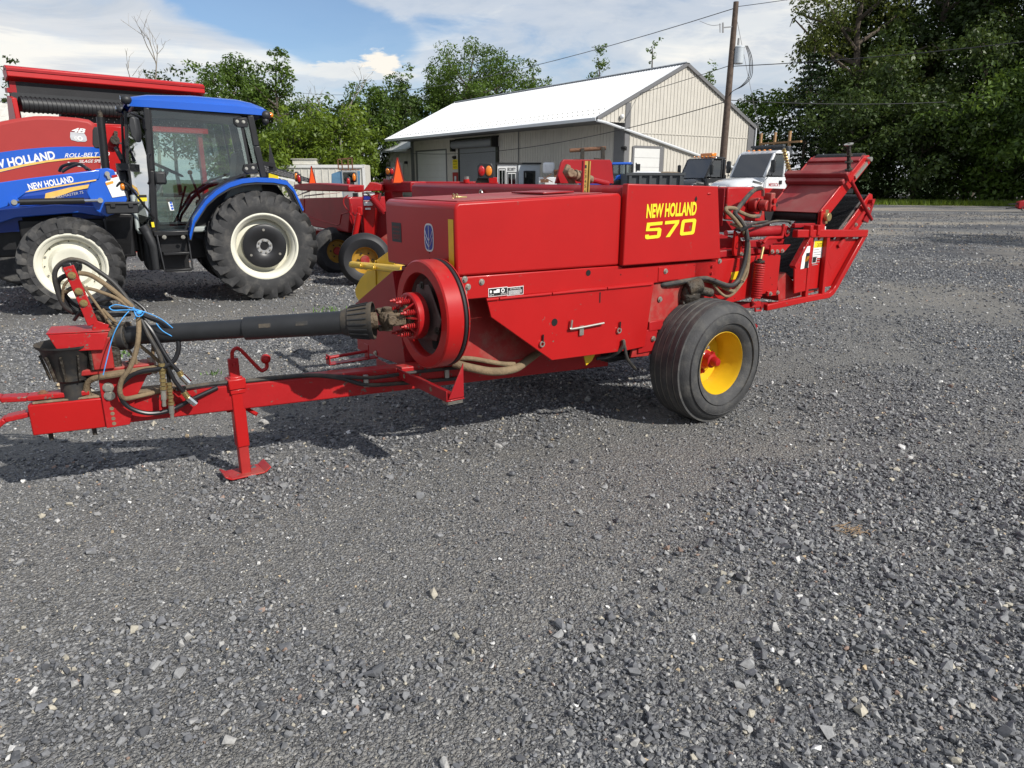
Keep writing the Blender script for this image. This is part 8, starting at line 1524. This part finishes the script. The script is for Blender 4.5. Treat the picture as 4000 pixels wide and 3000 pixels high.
# the dark wood on the right
GR = 'trees of the dark wood on the right'
conifer('dark pointed fir at the left edge of the right wood', (21.5, 55), 10.6, 7.0, 51, GR)
tree('green tree showing between the gable and the dark fir', px(2925, 66), hz(400, 66), 8.0, 'mid', 52, GR, 0.1, 0.18, 85, 0.0, 130)
tree('tall loose leaved poplar at the left of the right wood', (26.2, 58), 22, 11, 'olive', 53, GR, 0.34, 0.16, 62, 0.28, 190)
for k, (x, y, h, w, lf, lab) in enumerate(((33.0, 60, 25, 13, 'dark', 'tall dark broadleaf tree second from the left in the right wood'), (38.5, 57, 25, 13, 'dark', 'tall dark broadleaf tree in the middle of the right wood'), (42.0, 51, 24, 13, 'olive', 'tall olive broadleaf tree towards the right frame edge'), (29, 64, 17, 11, 'dark', 'dark broadleaf tree deep between the poplar and its neighbour'), (45, 46, 22, 12, 'dark', 'tall dark broadleaf tree rightmost in the wood'), (41, 66, 25, 13, 'dark', 'dark broadleaf tree at the back of the right wood'))):
    tree(lab, (x, y), h, w, lf, 60 + k, GR, 0.10, 0.19, 55, 0.05, 230)
for k, (x, y, h, w, lf, lab) in enumerate(((22.5, 49.5, 7.5, 7.0, 'dark', 'dense dark shrub behind the white truck'), (26.0, 47.6, 7.0, 7.2, 'dark', 'dense dark shrub right of the bale thrower'), (29.4, 46.0, 8.0, 7.6, 'mid', 'lighter green shrub in the middle of the wood edge'), (33.0, 44.4, 7.5, 7.6, 'dark', 'dark shrub before the tall trees near the right edge'), (36.6, 42.6, 8.5, 8.0, 'olive', 'olive shrub at the right end of the wood edge'), (31.5, 51, 12, 9, 'dark', 'tall dark shrub filling the wood behind its edge'), (26, 53, 11, 8.5, 'dark', 'tall dark shrub behind the thrower in the wood'), (37.5, 48.5, 12, 9, 'dark', 'tall dark shrub behind the olive one'))):
    tree(lab, (x, y), h, w, lf, 80 + k, GR, 0.0, 0.15, 80, 0.0, 180, True, 'shrub')
# the wood goes on beyond the frame on the right and shades its edge
for k, (x, y, h, w) in enumerate(((43, 36, 21, 13), (49, 30, 22, 13), (27.5, 7.5, 15, 10))):
    tree(('tall dark tree standing past the right frame edge', 'tall dark tree farther past the right frame edge', 'tree nearest the yard past the right frame edge')[k], (x, y), h, w, 'dark', 90 + k, GR, 0.05, 0.24, 45, 0.0, 170)
# the tree row across the road behind the photographer, mirrored in the tractor's cab glass
src = tree('dark green roadside tree behind the camera, nearest the left', (-34, -20), 13, 10, 'dark', 97, 'roadside trees behind the camera', 0.05, 0.3, 32, 0.0, 110)
for k, (x, y, s_, lab) in enumerate(((-24, -27, 1.1, 'second from the left'), (-13, -30, 0.95, 'third from the left'), (-3, -33, 1.15, 'in the middle'), (9, -34, 1.0, 'second from the right'), (-40, -8, 1.05, 'farthest to the side'))):
    dup(src, (x, y, 0), 60 * k + 20, 'dark green roadside tree behind the camera, ' + lab, (s_, s_, s_))
# grass verge in front of the wood
rsg = np.random.RandomState(3); gv, gf = [], []
for _ in range(16000):
    f = rsg.uniform(0, 1); x = 17 + 24 * f + rsg.normal(0, 0.3); y = 48.6 - 10.5 * f + rsg.normal(0, 0.75); h = rsg.uniform(0.08, 0.38); a = rsg.uniform(0, 6.28); w = 0.025; lx, ly = rsg.normal(0, 0.07, 2); n = len(gv)
    gv += [(x - w * math.cos(a), y - w * math.sin(a), -0.02), (x + w * math.cos(a), y + w * math.sin(a), -0.02), (x + lx, y + ly, h)]; gf.append((n, n + 1, n + 2))
me = bpy.data.meshes.new('grass'); me.from_pydata(gv, [], gf); a = me.attributes.new('tint', 'FLOAT', 'POINT'); a.data.foreach_set('value', np.repeat(rsg.uniform(0.2, 0.9, len(gf)), 3).astype(np.float32)); me.materials.append(LM['fresh'])
go_ = bpy.data.objects.new('grass', me); COL.objects.link(go_); kind(go_, 'stuff', 'fringe of green grass along the foot of the right wood')


# ---------------------------------------------------------------- small growth and litter on the gravel
def weed(name, label, cat, loc, m, n, h, spread, seed, wdt=0.006):
    rr = random.Random(seed); g = MB()
    for _ in range(n):
        a = rr.uniform(0, 6.283); l = h * rr.uniform(0.5, 1.0); o = Vector((rr.gauss(0, spread), rr.gauss(0, spread), 0)); d = Vector((math.cos(a), math.sin(a), 0)); s = Vector((-d.y, d.x, 0)) * wdt
        tip = o + d * l * rr.uniform(0.3, 0.9) + Vector((0, 0, l)); mid = o + d * l * 0.25 + Vector((0, 0, l * 0.6)); i = len(g.v)
        g.v += [tuple(o - s * 0.6), tuple(o + s * 0.6), tuple(mid + s), tuple(mid - s), tuple(tip)]; g.f += [(i, i + 1, i + 2, i + 3), (i + 3, i + 2, i + 4)]
    o = g.build(name, m, flat=True); o.location = (loc[0], loc[1], gz(loc[0], loc[1])); return tag(o, label, cat)
M['weed'] = mat('weed_green', (0.10, 0.19, 0.035), 0.6, var=0.3, scale=30); M['straw'] = mat('dry_straw', (0.30, 0.20, 0.11), 0.8, var=0.3, scale=40)
weed('weed', 'small green weed sprouting from the gravel behind the hitch hoses', 'weed', (-3.486, 6.078, 0.000), 'weed', 46, 0.05, 0.07, 1)
weed('weed', 'tiny green weed growing left of the crank handle of the jack', 'weed', (-2.377, 5.480, 0.000), 'weed', 18, 0.035, 0.03, 2)
weed('weed', 'low green weeds in the gravel under the tractor rear tyre', 'weed', (-2.152, 8.316, 0.000), 'weed', 60, 0.05, 0.12, 3)
ws = MB(); rr = random.Random(8)
for _ in range(30):
    a = rr.gauss(0.2, 0.6); l = rr.uniform(0.02, 0.07); p = Vector((rr.gauss(0, 0.035), rr.gauss(0, 0.016), rr.uniform(0.012, 0.03))); d = Vector((math.cos(a), math.sin(a), rr.uniform(-0.1, 0.25)))
    ws.tube([p - d * l * 0.5, p + Vector((0, 0, 0.004)), p + d * l * 0.5], 0.0012, 3)
ws_ = ws.build('straw_wisp', 'straw'); q = (1.516, 2.844, 0.000); ws_.location = (q[0], q[1], gz(q[0], q[1])); tag(ws_, 'small wisp of dry brown straw lying on the gravel at right', 'straw')
